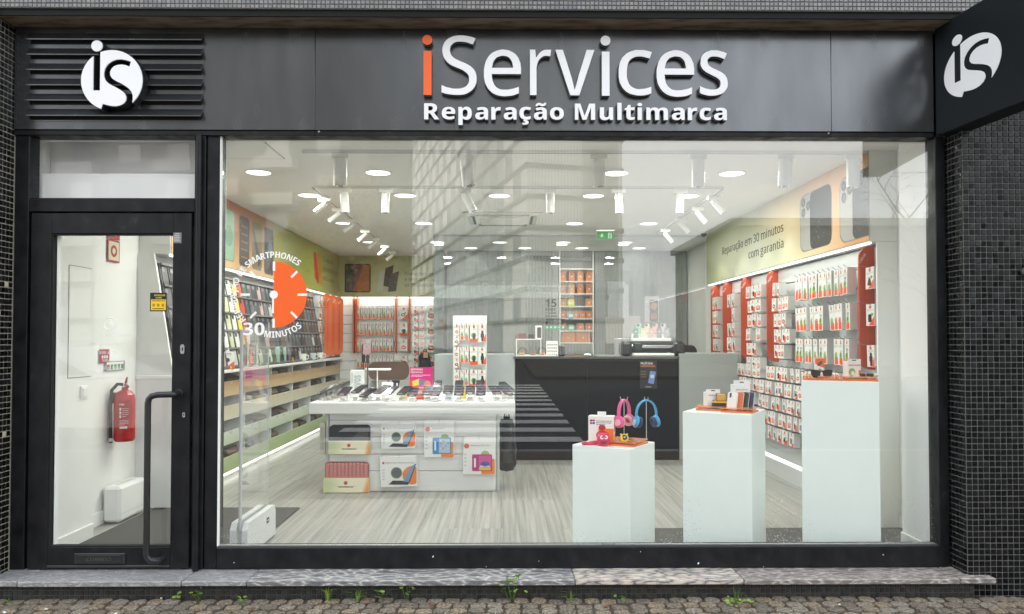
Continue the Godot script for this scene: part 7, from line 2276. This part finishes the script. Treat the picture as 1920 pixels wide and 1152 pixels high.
		for k in 16:
			var d: Vector3 = (arc[k + 1] - arc[k])
			var m: Vector3 = (arc[k + 1] + arc[k]) / 2
			var xx := d.normalized()
			var nn := Vector3(0, 0, 1).cross(xx)
			band.at(Transform3D(Basis(xx, nn, Vector3(0, 0, 1)), m)).cbox(Vector3.ZERO, Vector3(d.length() + 0.004, 0.010, 0.026), 0.004)
		band.at(Transform3D())
		put("headband", band.mesh(), q[2], hp)
		for s in [-1.0, 1.0]:
			put("yoke", mb().cbox(Vector3(rr * s, 0.012, 0), Vector3(0.012, 0.05, 0.024), 0.005).mesh(), q[2], hp)
			put("ear_cup", mb().at(xf(Vector3((rr - 0.004) * s, -0.028, 0), 0, 0.0, -PI / 2 * s + 0.25 * s)).cyl(Vector3(0, -0.004, 0), 0.039, 0.022, 24, 0.007).mesh(), q[2], hp)
			put("ear_pad", mb().at(xf(Vector3((rr - 0.012) * s, -0.03, 0), 0, 0.0, PI / 2 * s + 0.25 * s)).lathe([Vector2(0.018, 0), Vector2(0.034, 0), Vector2(0.036, 0.008), Vector2(0.032, 0.018), Vector2(0.022, 0.018), Vector2(0.016, 0.006)], 24).mesh(), q[3], hp)
			put("cup_disc", mb().at(xf(Vector3((rr + 0.0155) * s, -0.0325, 0), 0, 0, -PI / 2 * s + 0.25 * s)).cyl(Vector3(0, 0, 0), 0.022, 0.003, 20, 0.001).mesh(), mk(0.5, 0.6, 0.65, 0.4) if q[0] > 1200 else mk(0.80, 0.40, 0.42, 0.4), hp)
	# middle: gadget box and phone cases
	H = 0.873
	tray.call(1, Vector3(-0.066, H, -0.035), 0.2, 0.17, 0.15, "orange acrylic tray at the back of the middle pedestal")
	tray.call(1, Vector3(0.066, H, 0.098), 0.2, 0.19, 0.0, "orange acrylic tray at the front corner of the middle pedestal")
	z = -0.50
	for q in [[1335, 730, 762, 0.095, "low white carton with a hang slot on the middle pedestal", -0.58], [1389, 713, 745, 0.115, "taller white carton with a hang slot behind the row of phone cases", -0.56]]:
		var hh: float = my(q[1], q[5]) - (H + 0.03)
		var o := thing("white_carton", q[4], "box", Vector3(mx(q[0], q[5]), H + 0.030, q[5]), "white cartons on the middle pedestal", 0.15)
		put("carton", mb().cbox(Vector3(0, hh * 0.42, 0), Vector3(q[3], hh * 0.84, 0.05), 0.002).mesh(), M.white, o)
		put("hang_tab", mb().box(Vector3(0, hh * 0.92, 0.02), Vector3(q[3], hh * 0.16, 0.002)).mesh(), M.white, o)
		put("hang_slot", mb().prism(rrect(0.028, 0.007, 0.003), 0.021, 0.0216).mesh(), M.dark_grey, o, xf(Vector3(0, hh * 0.92, 0)))
		write(o, "HEARING GUARD" if q[0] < 1350 else "iServices", mk(0.5, 0.12, 0.06, 0.5), xf(Vector3(0, hh * 0.62, 0.0252)), 0.008, q[3] * 0.7, 0.0006, true, true, "lettering", 3.0)
		put("round_mark", mb().prism(disc(0.010, 14), 0.025, 0.0257).mesh(), mk(0.7, 0.14, 0.06, 0.5), o, xf(Vector3(0, hh * 0.3, 0)))
	var gb := thing("gadget_case", "small black and yellow open case on the back tray of the middle pedestal", "case", Vector3(mx(1349, z), H + 0.030, z), "", -0.15)
	put("case_base", mb().cbox(Vector3(0, 0.017, 0), Vector3(0.088, 0.034, 0.06), 0.008).mesh(), M.black, gb)
	put("yellow_rim", mb().cbox(Vector3(0, 0.034, 0), Vector3(0.086, 0.006, 0.058), 0.002).mesh(), mk(0.80, 0.48, 0.02, 0.4), gb)
	put("open_lid", mb().at(xf(Vector3(0.018, 0.062, -0.03), 0, -0.25)).cbox(Vector3.ZERO, Vector3(0.06, 0.048, 0.012), 0.008).mesh(), mk(0.55, 0.30, 0.02, 0.4), gb)
	put("lid_edge", mb().at(xf(Vector3(0.018, 0.062, -0.034), 0, -0.25)).cbox(Vector3.ZERO, Vector3(0.066, 0.054, 0.010), 0.008).mesh(), M.black, gb)
	var ccol := [[M.white, "white"], [mk(0.72, 0.20, 0.05, 0.45), "orange"], [mk(0.05, 0.035, 0.03, 0.4), "black brown"], [mk(0.03, 0.05, 0.11, 0.4), "navy"]]
	var zc := -0.43
	for k in 4:
		var o := put("phone_case", mb().prism(rrect(0.062, 0.108, 0.010), 0, 0.008).mesh(), ccol[k][0], null, xf(Vector3(mx([1374, 1386, 1397, 1407][k], zc), H + 0.078, zc + [0.0, -0.008, -0.014, -0.02][k]), -0.75, -0.14, -0.06))
		tag(o, "%s phone case standing in the row on the middle pedestal's front tray" % ccol[k][1], "phone case", "four phone cases on the middle pedestal")
		put("camera_cutout", mb().prism(rrect(0.012, 0.03, 0.005), 0.008, 0.010).mesh(), M.dark_grey, o, xf(Vector3(-0.012, 0.034, 0)))
		put("bright_edge", mb().prism(rrect(0.066, 0.112, 0.010), -0.004, 0.0).mesh(), M.white, o)
	# tallest: sunglasses, cartons
	H = 1.073
	tray.call(2, Vector3(-0.122, H, 0.012), 0.212, 0.26, 0.0, "orange acrylic tray under the sunglasses on the tallest pedestal")
	tray.call(2, Vector3(0.075, H, 0.10), 0.212, 0.26, 0.0, "orange acrylic tray under the white carton on the tallest pedestal")
	z = -0.42
	var c1 := thing("eyewear_card", "white and orange card picturing grey sunglasses, behind the real pair", "card", Vector3(mx(1538, -0.50), H + 0.028, -0.50), "", 0.1)
	var ww := 0.062
	put("card", mb().box(Vector3(0, 0.055, 0), Vector3(ww, 0.13, 0.014)).mesh(), M.white, c1)
	put("orange_print", mb().prism(PackedVector2Array([Vector2(-ww / 2, 0.118), Vector2(-ww / 2, 0.085), Vector2(-0.01, 0.07), Vector2(ww / 2, 0.055), Vector2(ww / 2, 0.118)]), 0.007, 0.0076).mesh(), M.orange, c1)
	put("glasses_print", mb().prism(disc(1.0, 16), 0.0076, 0.0082).mesh(), mk(0.08, 0.08, 0.08, 0.5), c1, Transform3D(Basis(Vector3.BACK, 0.7) * Basis.from_scale(Vector3(0.022, 0.010, 1)), Vector3(0.002, 0.085, 0)))
	put("green_print", mb().prism(disc(1.0, 16), 0.0076, 0.0082).mesh(), mk(0.2, 0.35, 0.15, 0.5), c1, Transform3D(Basis(Vector3.BACK, -0.5) * Basis.from_scale(Vector3(0.017, 0.009, 1)), Vector3(0.006, 0.04, 0)))
	var c2 := thing("eyewear_carton", "white carton with red brand line and green picture on the tallest pedestal", "box", Vector3(mx(1600, -0.40), H + 0.028, -0.40), "", 0.25)
	put("carton", mb().cbox(Vector3(0, 0.05, 0), Vector3(0.10, 0.10, 0.045), 0.002).mesh(), M.white, c2)
	put("hang_tab", mb().box(Vector3(0, 0.108, 0.02), Vector3(0.10, 0.016, 0.002)).mesh(), M.white, c2)
	put("hang_slot", mb().prism(rrect(0.03, 0.006, 0.003), 0.021, 0.0216).mesh(), M.dark_grey, c2, xf(Vector3(0, 0.108, 0)))
	write(c2, "SMARTVISION", mk(0.7, 0.12, 0.06, 0.5), xf(Vector3(0, 0.073, 0.0226)), 0.009, 0.085, 0.0006, true, true, "lettering", 3.0)
	put("green_print", mb().prism(Geometry2D.clip_polygons(disc(0.024, 24), disc(0.014, 24, Vector2(0.006, -0.008)))[0], 0.0225, 0.0232).mesh(), mk(0.3, 0.45, 0.10, 0.5), c2, xf(Vector3(-0.018, 0.035, 0)))
	put("orange_print", mb().box(Vector3(0.04, 0.03, 0.0229), Vector3(0.018, 0.03, 0.0008)).mesh(), M.orange, c2)
	var sg := thing("sunglasses", "black plastic sunglasses standing on the tallest pedestal", "sunglasses", Vector3(mx(1536, -0.40), H + 0.030, -0.345), "", 0.12)
	for s in [-1.0, 1.0]:
		var lens := PackedVector2Array([Vector2(0.008, 0.040), Vector2(0.040, 0.046), Vector2(0.068, 0.044), Vector2(0.066, 0.018), Vector2(0.052, 0.003), Vector2(0.030, 0.002), Vector2(0.014, 0.012)])
		var pl := PackedVector2Array()
		for v in lens:
			pl.append(Vector2(v.x * s, v.y))
		var fr := Geometry2D.offset_polygon(pl, 0.003)[0]
		put("rim", mb().prism(fr, -0.004, 0.0).mesh(), mk(0.008, 0.008, 0.009, 0.25), sg)
		put("lens", mb().prism(pl, 0.0, 0.0012).mesh(), mk(0.02, 0.016, 0.014, 0.06), sg)
		put("temple_arm", mb().tube([Vector3(0.07 * s, 0.042, -0.003), Vector3(0.071 * s, 0.043, -0.05), Vector3(0.068 * s, 0.030, -0.13)], 0.003, 6).mesh(), M.black, sg)
	put("bridge", mb().cbox(Vector3(0, 0.038, -0.002), Vector3(0.024, 0.007, 0.005), 0.002).mesh(), M.black, sg)
	var sm := thing("smart_glasses_parts", "small black and white gadget lying on the tray before the white carton", "gadget", base[2].position + Vector3(0.09, H + 0.028, 0.19), "", 0.0)
	put("black_bar", mb().cbox(Vector3(-0.035, 0.010, 0), Vector3(0.034, 0.016, 0.02), 0.005).mesh(), M.black, sm)
	put("black_bar", mb().cbox(Vector3(0.012, 0.010, 0), Vector3(0.045, 0.018, 0.02), 0.006).mesh(), M.black, sm)
	put("white_shell", mb().cbox(Vector3(0.03, 0.009, -0.006), Vector3(0.07, 0.016, 0.03), 0.006).mesh(), M.white, sm)

# ---------------------------------------------------------------- near the glass
func near_things() -> void:
	var sb := thing("shutter_box", "white box beam under a grey board, seen through the glazed light over the door", "beam", Vector3(-2.24, 2.02, -0.22))
	put("housing", soft(Vector3(-0.548, 0, -0.09), Vector3(0.51, 0.305, 0.09), 0.004), M.white, sb)
	put("grey_board", soft(Vector3(-0.548, 0.306, -0.09), Vector3(0.51, 0.675, -0.07), 0.003), mk(0.80, 0.80, 0.78, 0.7), sb)
	put("end_cap", soft(Vector3(0.511, -0.002, -0.09), Vector3(0.522, 0.675, 0.09), 0.003), M.matt_white, sb)
	# anti-theft gate
	var g := thing("security_gate", "clear anti-theft gate panel on a white speckled plastic foot behind the window", "security gate", Vector3(-1.62, 0.0, -0.58))
	var pol := PackedVector2Array([Vector2(-0.29, 0.0), Vector2(0.27, 0.0), Vector2(0.27, 0.165), Vector2(0.235, 0.205), Vector2(-0.255, 0.205), Vector2(-0.29, 0.165)])
	var wp := StandardMaterial3D.new()
	wp.albedo_texture = noise_tex(256, 0.12, [[0.0, Color(0.58, 0.59, 0.60)], [0.3, Color(0.84, 0.85, 0.85)], [1.0, Color(0.90, 0.91, 0.90)]], 91, 3)
	wp.uv1_triplanar = true
	wp.uv1_scale = Vector3(3, 3, 3)
	wp.roughness = 0.5
	for s in [-1.0, 1.0]:
		put("foot_shell", mb().at(xf(Vector3(0.036 * s, 0.012, 0), PI / 2)).prism(pol, -0.018, 0.018).mesh(), wp, g)
	put("foot_core", solid(Vector3(-0.018, 0.012, -0.25), Vector3(0.018, 0.17, 0.26)), M.pale_grey, g)
	put("acrylic_panel", solid(Vector3(-0.004, 0.17, -0.26), Vector3(0.004, 1.42, 0.26)), glassy(0.98, 1, 0.99, 0.05), g)
	put("edge_profile", mb().tube([Vector3(0, 0.17, 0.265), Vector3(0, 1.40, 0.265)], 0.0105, 12).mesh(), M.pale_grey, g)
	put("edge_profile", mb().tube([Vector3(0, 0.17, -0.265), Vector3(0, 1.46, -0.265)], 0.0035, 8).mesh(), M.pale_grey, g)
	put("badge", mb().box(Vector3(0.0548, 0.145, -0.10), Vector3(0.0012, 0.034, 0.05)).mesh(), M.black, g)
	write(g, "PBSS", M.paper, Transform3D(Basis(Vector3.UP, PI / 2), Vector3(0.0555, 0.138, -0.08)), 0.013, 0.04, 0.0006, true, false, "lettering", 3.0)
	# extinguisher on the wall behind the door
	var red := mk(0.42, 0.012, 0.015, 0.25)
	var fe := thing("fire_extinguisher", "red fire extinguisher with black hose hung on the wall behind the door", "fire extinguisher", Vector3(-2.83, 0.585, -1.30))
	put("cylinder", mb().lathe([Vector2(0, 0), Vector2(0.062, 0), Vector2(0.070, 0.012), Vector2(0.073, 0.02), Vector2(0.073, 0.31), Vector2(0.066, 0.345), Vector2(0.045, 0.37), Vector2(0.022, 0.38), Vector2(0.022, 0.40), Vector2(0, 0.40)], 28).mesh(), red, fe)
	put("valve", mb().cyl(Vector3(0, 0.395, 0), 0.018, 0.035, 14, 0.003).mesh(), M.chrome, fe)
	put("lever", mb().tube([Vector3(0.0, 0.435, -0.015), Vector3(0.02, 0.45, 0.02), Vector3(0.05, 0.475, 0.07)], [0.010, 0.009, 0.006], 8).mesh(), red, fe)
	put("lever", mb().tube([Vector3(0.0, 0.418, 0.0), Vector3(0.03, 0.415, 0.04), Vector3(0.045, 0.405, 0.06)], [0.009, 0.008, 0.006], 8).mesh(), red, fe)
	put("gauge", mb().at(xf(Vector3(0.02, 0.405, 0.012), 0.6, PI / 2)).cyl(Vector3.ZERO, 0.014, 0.01, 14).mesh(), M.chrome, fe)
	put("hose", mb().tube([Vector3(-0.015, 0.42, 0), Vector3(-0.04, 0.425, 0.03), Vector3(-0.068, 0.38, 0.055), Vector3(-0.075, 0.25, 0.06), Vector3(-0.07, 0.08, 0.062), Vector3(-0.068, -0.005, 0.062)], 0.012, 10).mesh(), M.black, fe)
	put("hose_tip", mb().tube([Vector3(-0.068, 0.03, 0.062), Vector3(-0.068, 0.005, 0.062)], 0.014, 10).mesh(), M.pale_grey, fe)
	var lab := mb()
	for k in 8:
		var a := -0.15 + k * 0.14
		var b2 := a + 0.14
		lab.quad(Vector3(sin(a) * 0.0738, 0.09, cos(a) * 0.0738), Vector3(sin(b2) * 0.0738, 0.09, cos(b2) * 0.0738), Vector3(sin(b2) * 0.0738, 0.29, cos(b2) * 0.0738), Vector3(sin(a) * 0.0738, 0.29, cos(a) * 0.0738), Rect2(k / 8.0, 0, 1 / 8.0, 1))
	var li := Image.create(64, 96, false, Image.FORMAT_RGB8)
	li.fill(Color(0.62, 0.08, 0.09))
	i_lines(li, 6, 4, 48, 1, 8, 5, Color(0.9, 0.85, 0.85), rng)
	for k in 3:
		li.fill_rect(Rect2i(8, 18 + k * 13, 10, 10), Color(0.85, 0.82, 0.82))
	i_lines(li, 24, 20, 32, 5, 7, 2, Color(0.85, 0.8, 0.8), rng)
	i_lines(li, 8, 62, 48, 4, 5, 2, Color(0.85, 0.8, 0.8), rng)
	li.fill_rect(Rect2i(10, 84, 40, 8), Color(0.85, 0.82, 0.82))
	put("printed_label", lab.mesh(), printed(li, 0.4), fe)
	put("wall_bracket", soft(Vector3(-0.092, 0.28, -0.02), Vector3(-0.06, 0.36, 0.02), 0.003), M.dark_grey, fe)
	# signs on that wall, X is the wall
	var wx := -2.9195
	var sign_at := func(nm: String, label: String, zc: float, yc: float, w: float, h: float, col: Material, brd: Material) -> Node3D:
		var o := thing(nm, label, "sign", Vector3(wx, yc, zc), "safety signs on the wall behind the door", PI / 2)
		put("plate", mb().box(Vector3.ZERO, Vector3(w, h, 0.002)).mesh(), brd, o)
		put("field", mb().box(Vector3(0, 0, 0.0012), Vector3(w * 0.86, h * 0.84, 0.0012)).mesh(), col, o)
		return o
	var cream := mk(0.60, 0.58, 0.42, 0.6)
	var dr := mk(0.35, 0.025, 0.03, 0.5)
	var s1: Node3D = sign_at.call("safety_sign", "cream and dark red safety sign with a ring, high on the wall", -1.29, 2.0, 0.17, 0.165, cream, dr)
	var ring: PackedVector2Array = disc(0.045, 28)
	put("ring", mb().prism(ring, 0.0018, 0.0026).mesh(), dr, s1)
	put("ring_centre", mb().prism(disc(0.022, 20), 0.0026, 0.0032).mesh(), cream, s1)
	var s2: Node3D = sign_at.call("safety_sign", "dark red sign with a cream panel just under the door top rail", -1.29, 2.16, 0.17, 0.14, dr, dr)
	put("panel_print", mb().box(Vector3(0.0, 0.0, 0.0025), Vector3(0.07, 0.09, 0.0012)).mesh(), cream, s2)
	put("panel_print", mb().box(Vector3(-0.055, 0.0, 0.0025), Vector3(0.02, 0.09, 0.0012)).mesh(), M.paper, s2)
	var s3: Node3D = sign_at.call("safety_sign", "small dark red sign with white marks above the extinguisher", -1.18, my(668, -1.18), 0.13, 0.10, dr, dr)
	for k in 3:
		put("mark", mb().box(Vector3(-0.03 + k * 0.03, -0.005, 0.0025), Vector3(0.018, 0.02, 0.0012)).mesh(), M.paper, s3)
	var s4: Node3D = sign_at.call("instruction_sign", "narrow green and red instruction strip right above the extinguisher's handle", -1.33, my(686, -1.33), 0.28, 0.07, M.paper, mk(0.2, 0.2, 0.2, 0.5))
	for k in 5:
		put("pictogram", mb().box(Vector3(-0.10 + k * 0.05, -0.006, 0.0025), Vector3(0.034, 0.036, 0.0012)).mesh(), dr if k == 0 else mk(0.05, 0.25, 0.06, 0.5), s4)
	# electric cover, switch
	var ec := thing("wall_cover", "tall flat white cover panel set in the wall behind the door", "panel", Vector3(-2.7895, 1.455, -0.63), "", PI / 2)
	put("panel", soft(Vector3(-0.13, -0.36, -0.001), Vector3(0.13, 0.36, 0.004), 0.001), M.matt_white, ec)
	for s in [-1.0, 1.0]:
		put("joint", solid(Vector3(0.131 * s - 0.0025, -0.363, -0.001), Vector3(0.131 * s + 0.0025, 0.363, 0.001)), M.grey, ec)
		put("joint", solid(Vector3(-0.128, 0.363 * s - 0.0025, -0.001), Vector3(0.128, 0.363 * s + 0.0025, 0.001)), M.grey, ec)
	var sw := thing("light_switch", "square white light switch under the wall cover", "switch", Vector3(-2.788, my(735, -0.68), -0.68), "", PI / 2)
	put("frame", mb().cbox(Vector3(0, 0, 0.004), Vector3(0.085, 0.085, 0.010), 0.003).mesh(), M.white, sw)
	put("rocker", mb().cbox(Vector3(0, 0, 0.010), Vector3(0.056, 0.056, 0.006), 0.002).mesh(), M.white, sw)
	var ht := thing("floor_unit", "white plastic floor unit with rounded top by the skirting behind the door", "heater", Vector3(-2.85, 0.012, -1.36), "", PI / 2)
	put("housing", mb().cbox(Vector3(0, 0.13, 0), Vector3(0.40, 0.26, 0.13), 0.02).mesh(), M.white, ht)
	put("top_slot", mb().cbox(Vector3(0, 0.2602, 0), Vector3(0.26, 0.003, 0.03), 0.001).mesh(), M.pale_grey, ht)
	put("groove", mb().box(Vector3(0, 0.06, 0.0655), Vector3(0.38, 0.003, 0.001)).mesh(), M.pale_grey, ht)
	var cb := put("power_cable", mb().tube([Vector3(-2.90, 0.12, -1.6), Vector3(-2.86, 0.10, -1.62), Vector3(-2.82, 0.03, -1.60), Vector3(-2.74, 0.018, -1.58), Vector3(-2.66, 0.02, -1.60)], 0.004, 6).mesh(), M.black)
	tag(cb, "thin black power cable curling on the floor beside the white floor unit", "cable")

func glass_prints() -> void:
	var z := -0.0295
	var org := mk(0.86, 0.115, 0.008, 0.5)
	var wht := mk(0.82, 0.82, 0.80, 0.5)
	var cx := mx(514, z)
	var cy := my(553, z)
	var r := 62.0 * (4.3 - z) / 1400.0
	var v := thing("clock_decal", "orange half clock with white ticks and curved white lettering stuck on the window", "sticker", Vector3(cx, cy, z))
	put("half_disc", mb().prism(disc(r, 40, Vector2.ZERO, -PI / 2, PI / 2), 0, 0.0006).mesh(), org, v)
	for k in 8:
		var a := k * PI / 4
		var ln := r * 0.28 if k % 2 == 0 else r * 0.26
		var on := k in [0, 1, 7]
		put("tick", mb().at(xf(Vector3(cos(a) * (r - ln / 2), sin(a) * (r - ln / 2), 0.0006 if on else 0.0), 0, 0, a)).box(Vector3(0, 0, 0.0005), Vector3(ln, 0.014 if k % 2 == 0 else 0.013, 0.0006)).mesh(), wht, v)
	put("hand", mb().box(Vector3(-0.004, -r * 0.28, 0.0012), Vector3(0.011, r * 0.56, 0.0006)).mesh(), wht, v)
	put("hub", mb().prism(disc(0.024, 24), 0.0006, 0.0014).mesh(), wht, v)
	var arc := func(s: String, cap: float, rad: float, a0: float, a1: float, inward: bool) -> void:
		var w := []
		var tot := 0.0
		for c in s:
			var q := f_bold.get_string_size(c, HORIZONTAL_ALIGNMENT_LEFT, -1, 48).x
			w.append(q)
			tot += q
		var cur := 0.0
		for i in s.length():
			var mid: float = (cur + w[i] / 2) / tot
			cur += w[i]
			if s[i] == " ":
				continue
			var a := lerpf(a0, a1, mid)
			var rot := a - PI / 2 if not inward else a + PI / 2
			var m := text_mesh(s[i], cap, 0.0, 0.0006, true, 1.6)
			var wd := m.get_aabb().size.x
			put("letter", m, wht, v, xf(Vector3(cos(a) * rad, sin(a) * rad, 0), 0, 0, rot) * Transform3D(Basis(), Vector3(-wd / 2, 0, 0)))
	arc.call("REPARAÇÃO DE SMARTPHONES", 0.035, r * 1.12, deg_to_rad(222), deg_to_rad(50), false)
	arc.call("MINUTOS", 0.036, r * 1.30, deg_to_rad(256), deg_to_rad(312), true)
	write(v, "30", wht, xf(Vector3(mx(457, z) - cx, my(629, z) - cy, 0)), 0.072, 40 * (4.3 - z) / 1400.0, 0.0006, true)
	# opening hours on the door, pale vinyl
	var pale := mk(0.70, 0.70, 0.69, 0.5)
	var hd := thing("opening_hours_decal", "pale vinyl opening hours with a clock symbol on the door glass", "sticker", Vector3(mx(209, z), my(608, z), z))
	var rg := []
	for k in 28:
		rg.append(Vector3(cos(k * TAU / 28), sin(k * TAU / 28), 0) * 0.034)
	put("clock_ring", mb().tube(rg, 0.0028, 6, false, true).mesh(), wht, hd)
	put("clock_hand", mb().box(Vector3(0, 0.011, 0), Vector3(0.005, 0.024, 0.001)).mesh(), wht, hd)
	put("clock_hand", mb().at(xf(Vector3(0.008, -0.006, 0), 0, 0, -0.7)).box(Vector3.ZERO, Vector3(0.022, 0.005, 0.0012)).mesh(), wht, hd)
	for q in [["HORÁRIO DE FUNCIONAMENTO", 632, 0.016, 0.31], ["Segunda a Sexta", 648, 0.016, 0.16], ["10:00 às 19:00", 664, 0.016, 0.14], ["Sábados", 678, 0.015, 0.08], ["10:00 às 13:00", 692, 0.015, 0.13], ["Domingos e Feriados", 711, 0.016, 0.19], ["Encerrado", 719, 0.010, 0.07]]:
		write(hd, q[0], pale, xf(Vector3(0, my(q[1], z) - hd.position.y, 0)), q[2], q[3], 0.0006, false, true, "lettering", 2.0)
	# yellow alarm sticker
	var al := thing("alarm_sticker", "square black and yellow alarm company sticker on the door glass", "sticker", Vector3(mx(299, z), my(567, z), z))
	put("sheet", mb().box(Vector3.ZERO, Vector3(0.096, 0.108, 0.0008)).mesh(), mk(0.01, 0.01, 0.01, 0.4), al)
	put("yellow_field", mb().box(Vector3(0.001, -0.016, 0.0006), Vector3(0.086, 0.062, 0.0006)).mesh(), mk(0.85, 0.52, 0.005, 0.4), al)
	write(al, "PROSEGUR", mk(0.7, 0.5, 0.05, 0.5), xf(Vector3(0.008, 0.034, 0.0004)), 0.010, 0.062, 0.0006, true, true, "lettering", 2.0)
	write(al, "ALARMS", mk(0.7, 0.5, 0.05, 0.5), xf(Vector3(0.002, 0.021, 0.0004)), 0.008, 0.036, 0.0006, true, true, "lettering", 2.0)
	write(al, "PROTEGIDO 24 H", mk(0.02, 0.02, 0.02, 0.5), xf(Vector3(0, 0.004, 0.0009)), 0.007, 0.074, 0.0006, true, true, "lettering", 2.5)
	for k in 3:
		put("symbol", mb().box(Vector3(-0.026 + 0.026 * k, -0.018, 0.0012), Vector3(0.014, 0.016, 0.0004)).mesh(), mk(0.35, 0.22, 0.01, 0.5), al)
	put("print_line", mb().box(Vector3(0, -0.038, 0.0012), Vector3(0.066, 0.005, 0.0004)).mesh(), mk(0.1, 0.07, 0.01, 0.5), al)
	var sm := put("small_label", mb().box(Vector3.ZERO, Vector3(0.076, 0.022, 0.0008)).mesh(), mk(0.18, 0.18, 0.18, 0.5), null, xf(Vector3(mx(1140, z), my(1020, z), z)))
	tag(sm, "small grey label at the bottom edge of the window before the lowest pedestal", "label")
	for k in 2:
		put("print_line", mb().box(Vector3(0, 0.004 - k * 0.008, 0.0006), Vector3(0.066, 0.003, 0.0004)).mesh(), M.pale_grey, sm)
